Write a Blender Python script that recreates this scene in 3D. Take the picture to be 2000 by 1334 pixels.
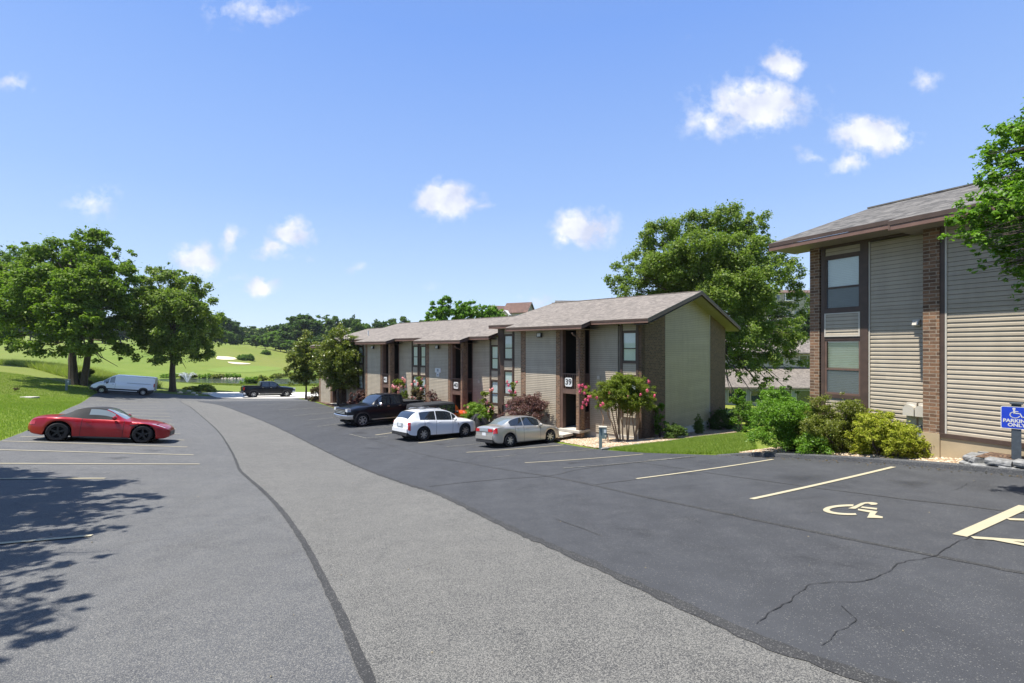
import bpy, math, random
import numpy as np
from math import radians, sin, cos, pi, sqrt
for o in list(bpy.data.objects): bpy.data.objects.remove(o, do_unlink=True)
SC = bpy.context.scene
COL = SC.collection
F0, HY = 940.0, 680.0          # focal length and horizon row of the photograph (2000 px wide)

# ------------------------------------------------------------------ camera, world, sun, exposure
cam = bpy.data.cameras.new('camera'); camo = bpy.data.objects.new('camera', cam); COL.objects.link(camo)
cam.sensor_width = 36; cam.lens = 36*F0/2000; cam.shift_y = (HY-667)/2000
cam.clip_start = .05; cam.clip_end = 3000
camo.location = (0, 0, 0); camo.rotation_euler = (radians(90), 0, 0); SC.camera = camo
SUN_EL = 71.0; SUN_H = (-.93, -.36)                      # horizontal direction towards the sun
sun = bpy.data.lights.new('sun', 'SUN'); suno = bpy.data.objects.new('sun', sun); COL.objects.link(suno)
sun.energy = 5.0; sun.angle = radians(.53); sun.color = (1, .955, .88)
az = math.atan2(SUN_H[1], SUN_H[0])
suno.rotation_euler = (radians(90-SUN_EL), 0, az+pi/2)
suno.location = (-20, -10, 60)
SC.view_settings.view_transform = 'Standard'; SC.view_settings.look = 'None'
SC.view_settings.exposure = 0.92; SC.view_settings.gamma = 1
SC.render.engine = 'CYCLES'
SC.cycles.use_denoising = True
SC.cycles.max_bounces = 6; SC.cycles.diffuse_bounces = 3; SC.cycles.glossy_bounces = 3
SC.cycles.transparent_max_bounces = 12; SC.cycles.transmission_bounces = 4
SC.cycles.caustics_reflective = False; SC.cycles.caustics_refractive = False
SC.cycles.sample_clamp_indirect = 6

W = bpy.data.worlds.new('World'); SC.world = W; W.use_nodes = True
wn = W.node_tree; wn.nodes.clear()
def node(nt, typ, **kw):
    n = nt.nodes.new(typ)
    for k, v in kw.items():
        if k.startswith('i_'):
            n.inputs[k[2:].replace('_', ' ')].default_value = v
        else: setattr(n, k, v)
    return n
def mth(nt, op, a, b=None, c=None, clamp=False):
    n = nt.nodes.new('ShaderNodeMath'); n.operation = op; n.use_clamp = clamp
    for i, x in enumerate((a, b, c)):
        if x is None: continue
        if hasattr(x, 'name') or hasattr(x, 'links'): nt.links.new(x, n.inputs[i])
        else: n.inputs[i].default_value = x
    return n.outputs[0]
def vmth(nt, op, a, b=None, s=None):
    n = nt.nodes.new('ShaderNodeVectorMath'); n.operation = op
    for i, x in enumerate((a, b)):
        if x is None: continue
        if hasattr(x, 'links'): nt.links.new(x, n.inputs[i])
        else: n.inputs[i].default_value = x
    if s is not None:
        if hasattr(s, 'links'): nt.links.new(s, n.inputs['Scale'])
        else: n.inputs['Scale'].default_value = s
    return n.outputs['Value'] if op in ('LENGTH', 'DOT_PRODUCT', 'DISTANCE') else n.outputs['Vector']
def rgbmix(nt, fac, a, b, mode='MIX'):
    n = nt.nodes.new('ShaderNodeMix'); n.data_type = 'RGBA'; n.blend_type = mode
    for key, x in ((0, fac), (6, a), (7, b)):
        if hasattr(x, 'links'): nt.links.new(x, n.inputs[key])
        elif key == 0: n.inputs[0].default_value = x
        else: n.inputs[key].default_value = tuple(x)+(1,) if len(x) == 3 else x
    return n.outputs[2]
def ramp(nt, fac, stops, interp='LINEAR'):
    n = nt.nodes.new('ShaderNodeValToRGB'); cr = n.color_ramp; cr.interpolation = interp
    while len(cr.elements) > 1: cr.elements.remove(cr.elements[-1])
    for i, (p, c) in enumerate(stops):
        e = cr.elements[0] if i == 0 else cr.elements.new(p)
        e.position = p; e.color = tuple(c)+(1,) if not isinstance(c, (int, float)) else (c, c, c, 1)
    nt.links.new(fac, n.inputs[0]); return n.outputs[0]

sky = node(wn, 'ShaderNodeTexSky', sky_type='NISHITA', sun_disc=False)
sky.sun_elevation = radians(SUN_EL); sky.sun_rotation = math.atan2(SUN_H[0], SUN_H[1])
sky.altitude = 300; sky.air_density = 1.0; sky.dust_density = 0.35; sky.ozone_density = 2.5
tc = node(wn, 'ShaderNodeTexCoord')
sep = node(wn, 'ShaderNodeSeparateXYZ'); wn.links.new(tc.outputs['Generated'], sep.inputs[0])
yy = mth(wn, 'MAXIMUM', sep.outputs[1], .02)
gx = mth(wn, 'DIVIDE', sep.outputs[0], yy); gz = mth(wn, 'DIVIDE', sep.outputs[2], yy)
cmb = node(wn, 'ShaderNodeCombineXYZ'); wn.links.new(gx, cmb.inputs[0]); wn.links.new(gz, cmb.inputs[1])
nz = node(wn, 'ShaderNodeTexNoise', i_Scale=9.0, i_Detail=5.0, i_Roughness=.6); wn.links.new(cmb.outputs[0], nz.inputs['Vector'])
wv = vmth(wn, 'SCALE', vmth(wn, 'SUBTRACT', nz.outputs['Color'], (.5, .5, .5)), s=.085)
P = vmth(wn, 'ADD', cmb.outputs[0], wv)
nf = node(wn, 'ShaderNodeTexNoise', i_Scale=26.0, i_Detail=6.0, i_Roughness=.62); wn.links.new(cmb.outputs[0], nf.inputs['Vector'])
# clouds of the day: bearing and height on the sky, half width, half height, strength
CL = [(1480, 205, 105, 52, 1.0), (1535, 132, 40, 34, 1.0), (1395, 240, 60, 36, .75), (1703, 268, 72, 36, 1.15), (1655, 318, 34, 26, .8),
      (1575, 308, 40, 14, .5), (1805, 146, 36, 22, .7), (868, 386, 62, 34, 1.2), (945, 402, 36, 16, .5), (1140, 440, 60, 34, 1.05),
      (1102, 464, 24, 20, .7), (572, 455, 38, 28, .95), (535, 484, 34, 24, .9), (451, 462, 22, 28, .8), (384, 506, 42, 28, .95),
      (509, 560, 32, 16, 1.1), (175, 390, 62, 36, .55), (20, 158, 45, 22, .6), (505, 22, 95, 34, .6), (915, 190, 26, 34, .22),
      (600, 506, 26, 12, .45), (440, 540, 60, 18, .35), (712, 526, 50, 12, .35), (1062, 592, 50, 14, .55), (1325, 68, 26, 22, .22), (975, 172, 10, 8, .3), (830, 560, 40, 8, .25)]
acc = None
for (cx, cy, rx, ry, st) in CL:
    d = vmth(wn, 'SUBTRACT', P, ((cx-1000)/F0, (HY-cy)/F0, 0))
    d = vmth(wn, 'MULTIPLY', d, (F0/(rx*1.7), F0/(ry*1.7), 0))
    l = vmth(wn, 'LENGTH', d)
    v = mth(wn, 'MULTIPLY', mth(wn, 'SUBTRACT', 1.0, l, clamp=True), st)
    acc = v if acc is None else mth(wn, 'MAXIMUM', acc, v)
dens = mth(wn, 'ADD', mth(wn, 'MULTIPLY', acc, 1.55), mth(wn, 'MULTIPLY', mth(wn, 'SUBTRACT', nf.outputs[0], .5), 2.3))
dens = mth(wn, 'MULTIPLY', mth(wn, 'SUBTRACT', dens, .36), mth(wn, 'MULTIPLY', acc, 2.1), clamp=True)
front = mth(wn, 'GREATER_THAN', sep.outputs[1], .05)
dens = mth(wn, 'MULTIPLY', dens, front, clamp=True)
dens = mth(wn, 'MULTIPLY', dens, .95)
ez = mth(wn, 'MULTIPLY', sep.outputs[2], 1.0, clamp=True)
grad = ramp(wn, ez, [(0, (3.3, 4.1, 5.2)), (.10, (2.75, 3.65, 5.2)), (.28, (1.85, 2.85, 5.0)), (.55, (1.08, 2.05, 4.75)), (.72, (1.0, 1.8, 4.0)), (1, (1.0, 1.6, 3.0))])
hs = node(wn, 'ShaderNodeHueSaturation', i_Saturation=1.0, i_Value=1.0); wn.links.new(rgbmix(wn, .82, sky.outputs[0], grad), hs.inputs['Color'])
# cloud bases a little greyer than their tops
cshade = node(wn, 'ShaderNodeTexNoise', i_Scale=14.0, i_Detail=4.0); wn.links.new(vmth(wn, 'ADD', cmb.outputs[0], (0, .012, 0)), cshade.inputs['Vector'])
ccol = ramp(wn, cshade.outputs[0], [(.34, (.72, .76, .88)), (.60, (1.06, 1.06, 1.04))])
ccol = rgbmix(wn, 1.0, ccol, (4.7, 4.8, 5.2), 'MULTIPLY')
skyc = rgbmix(wn, dens, hs.outputs[0], ccol)
bg = node(wn, 'ShaderNodeBackground', i_Strength=.109); wn.links.new(skyc, bg.inputs[0])
SKYHS, SKYBG = hs, bg
wo = node(wn, 'ShaderNodeOutputWorld'); wn.links.new(bg.outputs[0], wo.inputs[0])

# ------------------------------------------------------------------ helpers
def at(px, py, Y): return np.array([(px-1000)/F0*Y, Y, (HY-py)/F0*Y])
def tag(o, label=None, cat=None, group=None, kind=None):
    if label: o['label'] = label
    if cat: o['category'] = cat
    if group: o['group'] = group
    if kind: o['kind'] = kind
    return o
def empty(name, loc=(0, 0, 0), rz=0, rot=None):
    o = bpy.data.objects.new(name, None); COL.objects.link(o); o.location = loc
    o.rotation_euler = rot if rot is not None else (0, 0, rz); o.empty_display_size = .3
    return o
class MB:
    """collects polygons, then links them as one mesh object"""
    def __init__(s): s.v = []; s.f = []; s.m = []; s.uv = []
    def poly(s, pts, mi=0, uv=None):
        b = len(s.v); s.v += [tuple(map(float, p)) for p in pts]; s.f.append(list(range(b, b+len(pts)))); s.m.append(mi)
        if uv is None:
            p = np.array([q for q in pts], float); n = np.zeros(3)
            for i in range(len(p)): n += np.cross(p[i]-p[0], p[(i+1) % len(p)]-p[0])
            ax = np.argmax(np.abs(n))
            if ax == 2: uv = [(q[0], q[1]) for q in p]
            elif ax == 0: uv = [(q[1], q[2]) for q in p]
            else: uv = [(q[0], q[2]) for q in p]
        s.uv.append(list(uv))
    def box(s, a, b, mi=0):
        x0, y0, z0 = a; x1, y1, z1 = b
        if x0 > x1: x0, x1 = x1, x0
        if y0 > y1: y0, y1 = y1, y0
        if z0 > z1: z0, z1 = z1, z0
        c = [(x0,y0,z0),(x1,y0,z0),(x1,y1,z0),(x0,y1,z0),(x0,y0,z1),(x1,y0,z1),(x1,y1,z1),(x0,y1,z1)]
        for q in ((0,3,2,1),(4,5,6,7),(0,1,5,4),(1,2,6,5),(2,3,7,6),(3,0,4,7)): s.poly([c[i] for i in q], mi)
    def hexa(s, c, mi=0):
        for q in ((0,3,2,1),(4,5,6,7),(0,1,5,4),(1,2,6,5),(2,3,7,6),(3,0,4,7)): s.poly([c[i] for i in q], mi)
    def grid(s, G, mi=0, close=False):
        G = np.asarray(G, float); n, m = G.shape[:2]; b = len(s.v)
        s.v += [tuple(p) for p in G.reshape(-1, 3)]
        for i in range(n-1):
            for j in range(m if close else m-1):
                j2 = (j+1) % m
                s.f.append([b+i*m+j, b+(i+1)*m+j, b+(i+1)*m+j2, b+i*m+j2]); s.m.append(mi)
                s.uv.append([(G[i, j][0], G[i, j][1])]*4)
    def tube(s, pts, rad, n=8, mi=0, cap=True):
        pts = [np.array(p, float) for p in pts]
        if np.isscalar(rad): rad = [rad]*len(pts)
        R = []; up = np.array([0, 0, 1.])
        for i, p in enumerate(pts):
            t = pts[min(i+1, len(pts)-1)]-pts[max(i-1, 0)]; t /= (np.linalg.norm(t)+1e-9)
            u = np.cross(t, up if abs(t[2]) < .95 else np.array([1., 0, 0])); u /= np.linalg.norm(u); w = np.cross(t, u)
            R.append([p+rad[i]*(cos(a)*u+sin(a)*w) for a in np.linspace(0, 2*pi, n, endpoint=False)])
        s.grid(R, mi, close=True)
        if cap:
            s.poly(R[0], mi); s.poly(R[-1][::-1], mi)
    def lathe(s, prof, n=24, mi=0, axis='z', c=(0, 0, 0)):
        R = []
        for a in np.linspace(0, 2*pi, n, endpoint=False):
            row = []
            for (r, h) in prof:
                q = (r*cos(a), r*sin(a), h) if axis == 'z' else (r*cos(a), h, r*sin(a))
                row.append((q[0]+c[0], q[1]+c[1], q[2]+c[2]))
            R.append(row)
        R.append(R[0]); s.grid(np.array(R), mi)
    def build(s, name, mats, parent=None, smooth=False, merge=False, loc=None):
        me = bpy.data.meshes.new(name); me.from_pydata(s.v, [], s.f)
        if not isinstance(mats, (list, tuple)): mats = [mats]
        for m in mats: me.materials.append(m)
        me.polygons.foreach_set('material_index', s.m)
        u = me.uv_layers.new(name='UVMap'); u.data.foreach_set('uv', np.array([c for f in s.uv for c in f], dtype=np.float32).ravel())
        if smooth: me.polygons.foreach_set('use_smooth', [True]*len(s.f))
        me.validate(); me.update()
        if merge:
            import bmesh
            bm = bmesh.new(); bm.from_mesh(me); bmesh.ops.remove_doubles(bm, verts=bm.verts, dist=1e-4)
            bmesh.ops.recalc_face_normals(bm, faces=bm.faces); bm.to_mesh(me); bm.free()
        if smooth: 
            try: me.set_sharp_from_angle(angle=radians(38))
            except Exception: pass
        o = bpy.data.objects.new(name, me); COL.objects.link(o)
        if parent: o.parent = parent
        if loc is not None: o.location = loc
        return o
def raw_mesh(name, co, faces, nper, mats, smooth=False, mi=None):
    me = bpy.data.meshes.new(name); nf = len(faces)//nper
    me.vertices.add(len(co)); me.vertices.foreach_set('co', np.asarray(co, np.float32).ravel())
    me.loops.add(len(faces)); me.loops.foreach_set('vertex_index', np.asarray(faces, np.int32))
    me.polygons.add(nf); me.polygons.foreach_set('loop_start', np.arange(0, nf*nper, nper, dtype=np.int32))
    for m in (mats if isinstance(mats, (list, tuple)) else [mats]): me.materials.append(m)
    if mi is not None: me.polygons.foreach_set('material_index', np.asarray(mi, np.int32))
    if smooth: me.polygons.foreach_set('use_smooth', np.ones(nf, bool))
    me.update(calc_edges=True); me.validate()
    return me
def link(name, me, parent=None, loc=None):
    o = bpy.data.objects.new(name, me); COL.objects.link(o)
    if parent: o.parent = parent
    if loc is not None: o.location = loc
    return o
def copy_tree(o, parent=None):
    c = o.copy(); COL.objects.link(c); c.parent = parent
    for ch in list(o.children): copy_tree(ch, c)
    return c

# ------------------------------------------------------------------ materials
def mat(name):
    m = bpy.data.materials.new(name); m.use_nodes = True; nt = m.node_tree
    return m, nt, nt.nodes['Principled BSDF']
def coords(nt, kind='Object', scale=None):
    t = node(nt, 'ShaderNodeTexCoord').outputs[kind]
    if scale is not None: t = vmth(nt, 'MULTIPLY', t, scale if isinstance(scale, tuple) else (scale,)*3)
    return t
def noise(nt, vec, scale, detail=4, rough=.55, out=0, dist=0):
    n = node(nt, 'ShaderNodeTexNoise', i_Scale=scale, i_Detail=float(detail), i_Roughness=rough, i_Distortion=float(dist)); nt.links.new(vec, n.inputs['Vector'])
    return n.outputs[out]
def bump(nt, b, h, strength=.3, dist=.01, prev=None):
    n = node(nt, 'ShaderNodeBump', i_Strength=strength, i_Distance=dist); nt.links.new(h, n.inputs['Height'])
    if prev is not None: nt.links.new(prev, n.inputs['Normal'])
    nt.links.new(n.outputs[0], b.inputs['Normal']); return n.outputs[0]
def plain(name, c, rough=.6, metal=0, var=.12, scale=6, bmp=0, coat=0, spec=.5, kind='Object'):
    m, nt, b = mat(name); v = coords(nt, kind)
    n = noise(nt, v, scale, 5)
    lo = tuple(x*(1-var) for x in c); hi = tuple(min(1, x*(1+var)) for x in c)
    nt.links.new(ramp(nt, n, [(.3, lo), (.7, hi)]), b.inputs['Base Color'])
    b.inputs['Roughness'].default_value = rough; b.inputs['Metallic'].default_value = metal
    b.inputs['Coat Weight'].default_value = coat; b.inputs['Coat Roughness'].default_value = .03
    b.inputs['Specular IOR Level'].default_value = spec
    if bmp: bump(nt, b, noise(nt, v, scale*8, 4), bmp, .01)
    return m
MT = {}
def asphalt(name, dark, stone, amount, fine, worn):
    m, nt, b = mat(name); v = coords(nt)
    big = noise(nt, v, .35, 5, .6); mid = noise(nt, v, 2.6, 5, .65)
    vo = node(nt, 'ShaderNodeTexVoronoi', i_Scale=fine); nt.links.new(v, vo.inputs['Vector'])
    vo2 = node(nt, 'ShaderNodeTexVoronoi', i_Scale=fine*2.1); nt.links.new(v, vo2.inputs['Vector'])
    # aggregate stones: random cells brighter than a threshold
    sc = node(nt, 'ShaderNodeSeparateColor'); nt.links.new(vo.outputs['Color'], sc.inputs[0])
    sc2 = node(nt, 'ShaderNodeSeparateColor'); nt.links.new(vo2.outputs['Color'], sc2.inputs[0])
    thr = mth(nt, 'ADD', mth(nt, 'MULTIPLY', mid, -.55*worn), 1.22-amount)
    thr = mth(nt, 'ADD', thr, mth(nt, 'MULTIPLY', big, -.3*worn))
    s1 = mth(nt, 'MULTIPLY', mth(nt, 'GREATER_THAN', sc.outputs[0], thr), mth(nt, 'LESS_THAN', vo.outputs['Distance'], .55))
    s2 = mth(nt, 'GREATER_THAN', sc2.outputs[0], mth(nt, 'ADD', thr, .05))
    s = mth(nt, 'MAXIMUM', s1, mth(nt, 'MULTIPLY', s2, .55))
    base = ramp(nt, mid, [(.25, tuple(x*.88 for x in dark)), (.75, tuple(x*1.14 for x in dark))])
    base = rgbmix(nt, mth(nt, 'MULTIPLY', big, .5), base, tuple(x*1.25 for x in dark))
    rt = node(nt, 'ShaderNodeMapping'); rt.inputs['Rotation'].default_value = (0, 0, radians(-28)); rt.inputs['Scale'].default_value = (1.5, .10, 1); nt.links.new(v, rt.inputs['Vector'])
    trk = noise(nt, rt.outputs[0], 1.0, 4, .6); blot = noise(nt, v, .9, 6, .7, dist=.6)
    base = rgbmix(nt, 1.0, base, ramp(nt, trk, [(.3, .86), (.55, 1.0), (.75, 1.12)]), 'MULTIPLY')
    base = rgbmix(nt, 1.0, base, ramp(nt, blot, [(.30, .72), (.42, .98), (.72, 1.10)]), 'MULTIPLY')
    grit = noise(nt, v, 210, 3, .7)
    base = rgbmix(nt, 1.0, base, ramp(nt, grit, [(.25, .55), (.5, 1.0), (.75, 1.5)]), 'MULTIPLY')
    st = rgbmix(nt, sc.outputs[1], stone, tuple(x*.62 for x in stone))
    c = rgbmix(nt, s, base, st)
    nt.links.new(c, b.inputs['Base Color']); b.inputs['Roughness'].default_value = .82; b.inputs['Specular IOR Level'].default_value = .35
    bump(nt, b, mth(nt, 'ADD', mth(nt, 'MULTIPLY', vo.outputs['Distance'], -.6), grit), .55, .006)
    return m
MT['lot'] = asphalt('sealed_asphalt', (.053, .0555, .0605), (.19, .185, .17), .22, 115, 1.0)
MT['lotR'] = asphalt('fresh_sealed_asphalt', (.042, .0438, .0475), (.14, .138, .13), .07, 110, .5)
MT['lane'] = asphalt('worn_asphalt', (.0370, .038, .0385), (.205, .198, .178), .43, 105, 1.0)
MT['tar'] = asphalt('crack_filler', (.029, .029, .029), (.12, .118, .11), .12, 90, .6)
def speck_paint():
    m, nt, b = mat('line_paint'); v = coords(nt)
    n = noise(nt, v, 60, 5, .7); n2 = noise(nt, v, 3, 4)
    k = mth(nt, 'GREATER_THAN', mth(nt, 'ADD', n, mth(nt, 'MULTIPLY', n2, .25)), .78)
    nt.links.new(rgbmix(nt, k, rgbmix(nt, n2, (.33, .29, .19), (.43, .385, .265)), (.08, .08, .08)), b.inputs['Base Color'])
    b.inputs['Roughness'].default_value = .7; return m
MT['paint'] = speck_paint()
def worn_paint():
    m, nt, b = mat('worn_line_paint'); v = coords(nt)
    n = noise(nt, v, 35, 5, .7)
    nt.links.new(rgbmix(nt, mth(nt, 'GREATER_THAN', n, .47), (.34, .32, .24), (.045, .047, .052)), b.inputs['Base Color'])
    b.inputs['Roughness'].default_value = .7; return m
MT['wornpaint'] = worn_paint()
def grassm(name, a, c, dry, s1=.25):
    m, nt, b = mat(name); v = coords(nt)
    big = noise(nt, v, s1*.25, 4, .5); mid = noise(nt, v, s1*3, 5, .65); fi = noise(nt, v, 22, 4, .75)
    col = rgbmix(nt, ramp(nt, mid, [(.3, 0.), (.7, 1.)]), a, c)
    col = rgbmix(nt, ramp(nt, big, [(.42, 0.), (.68, .75)]), col, dry)
    col = rgbmix(nt, 1.0, col, ramp(nt, fi, [(.25, .55), (.5, 1.), (.8, 1.5)]), 'MULTIPLY')
    nt.links.new(col, b.inputs['Base Color']); b.inputs['Roughness'].default_value = .9; b.inputs['Specular IOR Level'].default_value = .15
    bump(nt, b, fi, .8, .05); return m
MT['grass'] = grassm('lawn_grass', (.11, .165, .016), (.16, .22, .026), (.21, .22, .05))
MT['golf'] = grassm('golf_rough', (.095, .150, .018), (.135, .18, .03), (.18, .18, .05), .05)
MT['green'] = grassm('putting_green', (.125, .185, .032), (.145, .20, .038), (.16, .195, .045), .1)
def gravelm(name, cols, sc=38, dirt=(.2, .13, .08)):
    m, nt, b = mat(name); v = coords(nt)
    vo = node(nt, 'ShaderNodeTexVoronoi', i_Scale=float(sc)); nt.links.new(v, vo.inputs['Vector'])
    s = node(nt, 'ShaderNodeSeparateColor'); nt.links.new(vo.outputs['Color'], s.inputs[0])
    c = ramp(nt, s.outputs[0], [(i/len(cols), q) for i, q in enumerate(cols)], 'CONSTANT')
    big = noise(nt, v, 1.3, 5)
    c = rgbmix(nt, ramp(nt, vo.outputs['Distance'], [(.42, 0.), (.62, 1.)]), c, dirt)
    c = rgbmix(nt, 1.0, c, ramp(nt, big, [(.3, .72), (.7, 1.15)]), 'MULTIPLY')
    nt.links.new(c, b.inputs['Base Color']); b.inputs['Roughness'].default_value = .85
    bump(nt, b, mth(nt, 'MULTIPLY', vo.outputs['Distance'], -1), 1.0, .03); return m
MT['gravel'] = gravelm('pea_gravel', [(0.459, 0.344, 0.213), (0.541, 0.459, 0.344), (0.344, 0.230, 0.139), (0.590, 0.525, 0.410), (0.410, 0.295, 0.197), (0.508, 0.394, 0.246)])
MT['gravelstone'] = leafm('gravel_stones', (.24, .15, .09), (.42, .33, .22), (.55, .48, .38), 0.0, .8) if False else None
MT['mulch'] = gravelm('brown_mulch', [(0.131, 0.070, 0.037), (0.197, 0.115, 0.066), (0.090, 0.049, 0.029), (0.246, 0.156, 0.090)], 22, (0.057, 0.033, 0.021))
def brickm(name, a, b2, mortar, dark, course=.0813, ln=.245):
    m, nt, b = mat(name); v = coords(nt, 'UV')
    br = node(nt, 'ShaderNodeTexBrick', i_Scale=1.0, i_Mortar_Size=.010, i_Mortar_Smooth=.1, i_Bias=0.0, i_Brick_Width=ln, i_Row_Height=course)
    br.inputs['Color1'].default_value = a+(1,); br.inputs['Color2'].default_value = b2+(1,); br.inputs['Mortar'].default_value = mortar+(1,)
    nt.links.new(v, br.inputs['Vector'])
    # a second per-brick tone from cells of the same size
    vv = vmth(nt, 'FLOOR', vmth(nt, 'DIVIDE', v, (ln/2, course, 1)))
    wn_ = node(nt, 'ShaderNodeTexWhiteNoise'); nt.links.new(vv, wn_.inputs['Vector'])
    tone = ramp(nt, wn_.outputs['Value'], [(0, dark), (.14, .8), (.5, 1.0), (.86, 1.25), (1, 1.35)])
    n = noise(nt, v, 18, 5, .7)
    c = rgbmix(nt, 1.0, br.outputs['Color'], tone, 'MULTIPLY')
    c = rgbmix(nt, br.outputs['Fac'], c, mortar)
    c = rgbmix(nt, 1.0, c, ramp(nt, n, [(.3, .75), (.7, 1.2)]), 'MULTIPLY')
    nt.links.new(c, b.inputs['Base Color']); b.inputs['Roughness'].default_value = .88
    bump(nt, b, mth(nt, 'ADD', mth(nt, 'MULTIPLY', br.outputs['Fac'], -1.0), mth(nt, 'MULTIPLY', n, .3)), .7, .012); return m
MT['brick'] = brickm('reddish_brown_brick', (.215, .115, .06), (.150, .085, .05), (.30, .235, .17), .5)
MT['brick2'] = brickm('dark_brown_brick', (0.130, 0.070, 0.038), (0.091, 0.050, 0.029), (0.140, 0.101, 0.066), .6)
def shinglem(name, c0, sc=1.0):
    m, nt, b = mat(name); v = coords(nt, 'UV')
    row = .145
    vv = vmth(nt, 'DIVIDE', v, (.16, row, 1))
    wz = node(nt, 'ShaderNodeTexWhiteNoise'); 
    sp = node(nt, 'ShaderNodeSeparateXYZ'); nt.links.new(vv, sp.inputs[0])
    ry = mth(nt, 'FLOOR', sp.outputs[1]); ox = mth(nt, 'MULTIPLY', mth(nt, 'SINE', mth(nt, 'MULTIPLY', ry, 12.9898)), 43.7)
    cx = mth(nt, 'FLOOR', mth(nt, 'ADD', sp.outputs[0], ox))
    cb = node(nt, 'ShaderNodeCombineXYZ'); nt.links.new(cx, cb.inputs[0]); nt.links.new(ry, cb.inputs[1]); nt.links.new(cb.outputs[0], wz.inputs['Vector'])
    fy = mth(nt, 'FRACT', sp.outputs[1])
    n = noise(nt, v, 1.1, 5, .6); g = noise(nt, v, 70, 3, .7)
    c = ramp(nt, wz.outputs['Value'], [(0, tuple(x*(1-.55*sc) for x in c0)), (.3, tuple(x*(1-.25*sc) for x in c0)), (.6, c0), (1, tuple(x*(1+.5*sc) for x in c0))])
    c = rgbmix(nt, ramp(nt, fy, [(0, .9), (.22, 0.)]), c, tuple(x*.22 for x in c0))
    c = rgbmix(nt, 1.0, c, ramp(nt, n, [(.3, .85), (.7, 1.12)]), 'MULTIPLY')
    c = rgbmix(nt, 1.0, c, ramp(nt, g, [(.3, .8), (.7, 1.2)]), 'MULTIPLY')
    nt.links.new(c, b.inputs['Base Color']); b.inputs['Roughness'].default_value = .9
    bump(nt, b, mth(nt, 'ADD', mth(nt, 'MULTIPLY', fy, -1.0), mth(nt, 'MULTIPLY', wz.outputs['Value'], .5)), .8, .012); return m
MT['shingle'] = shinglem('asphalt_shingles', (.180, .156, .134), .5)
MT['shingle2'] = shinglem('weathered_shingles', (0.108, 0.101, 0.092))
MT['shingle_red'] = shinglem('reddish_shingles', (.13, .075, .058))
def sidingm(name, c):
    m, nt, b = mat(name); v = coords(nt)
    sp = node(nt, 'ShaderNodeSeparateXYZ'); nt.links.new(v, sp.inputs[0])
    row = mth(nt, 'FLOOR', mth(nt, 'DIVIDE', sp.outputs[2], .2032)); off = mth(nt, 'MULTIPLY', row, 1.37)
    pc = mth(nt, 'FLOOR', mth(nt, 'DIVIDE', mth(nt, 'ADD', mth(nt, 'ADD', sp.outputs[0], sp.outputs[1]), off), 3.66))
    cb = node(nt, 'ShaderNodeCombineXYZ'); nt.links.new(row, cb.inputs[0]); nt.links.new(pc, cb.inputs[1]); w = node(nt, 'ShaderNodeTexWhiteNoise'); nt.links.new(cb.outputs[0], w.inputs['Vector'])
    col = ramp(nt, w.outputs['Value'], [(0, tuple(x*.93 for x in c)), (1, tuple(x*1.06 for x in c))])
    st = node(nt, 'ShaderNodeMapping'); st.inputs['Scale'].default_value = (2.2, 2.2, .5); nt.links.new(v, st.inputs['Vector'])
    col = rgbmix(nt, 1.0, col, ramp(nt, noise(nt, st.outputs[0], 1.2, 6, .65), [(.3, .88), (.6, 1.02), (.8, 1.06)]), 'MULTIPLY')
    nt.links.new(col, b.inputs['Base Color']); b.inputs['Roughness'].default_value = .5; b.inputs['Specular IOR Level'].default_value = .35
    bump(nt, b, noise(nt, v, 30, 3), .08, .01); return m
MT['siding'] = sidingm('beige_vinyl_siding', (.42, .36, .272))
MT['gap'] = plain('painted_lap_shade', (.09, .075, .055), .7, var=.1)  # dark colour stands in for the shade under each siding lap
MT['siding_g'] = sidingm('olive_beige_siding', (.33, .265, .168))
MT['trim_w'] = plain('cream_trim', (0.508, 0.467, 0.394), .5, var=.05)
MT['brown'] = plain('dark_brown_trim', (0.070, 0.043, 0.031), .55, var=.2, scale=5, bmp=.1)
MT['brown_l'] = plain('weathered_brown_trim', (0.131, 0.078, 0.057), .6, var=.2, scale=5, bmp=.1)
MT['fascia'] = plain('red_brown_fascia', (.165, .092, .068), .6, var=.18, scale=4, bmp=.1)
MT['soffit'] = plain('tan_soffit', (.27, .235, .18), .7, var=.1)
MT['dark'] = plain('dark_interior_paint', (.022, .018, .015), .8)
MT['black'] = plain('black_rubber', (.015, .015, .016), .75, spec=.3)
MT['plas'] = plain('black_plastic', (.025, .025, .027), .45)
MT['concrete'] = plain('pale_concrete', (0.426, 0.402, 0.353), .85, var=.12, scale=3, bmp=.3)
MT['found'] = plain('painted_foundation', (0.426, 0.336, 0.209), .8, var=.12, scale=2.2, bmp=.2)
MT['kerb'] = asphalt('asphalt_kerb', (.045, .047, .051), (.15, .148, .14), .12, 95, .8)
MT['white'] = plain('white_enamel', (0.640, 0.640, 0.623), .35, var=.03)
MT['blue'] = plain('sign_blue', (.015, .055, .50), .35, var=.05)
MT['grey'] = plain('grey_metal', (.28, .31, .33), .5, var=.1)
MT['greygreen'] = plain('grey_green_plastic', (.15, .20, .20), .5, var=.1)
MT['post'] = plain('weathered_slate_post', (.055, .07, .085), .7, var=.25, scale=14, bmp=.3)
MT['stone'] = plain('limestone', (.50, .45, .36), .9, var=.3, scale=5, bmp=.6)
MT['stoneg'] = plain('grey_block_stone', (.20, .20, .195), .9, var=.45, scale=14, bmp=.9)
MT['stoned'] = plain('dark_mossy_stone', (.16, .14, .10), .9, var=.35, scale=7, bmp=.6)
MT['sand'] = plain('bunker_sand', (.62, .52, .36), .9, var=.08, scale=.6)
MT['road'] = plain('concrete_drive', (0.541, 0.517, 0.467), .85, var=.06, scale=.8)
MT['darkgrey'] = plain('charcoal_fabric', (.014, .0145, .016), .8, var=.2)
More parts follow.
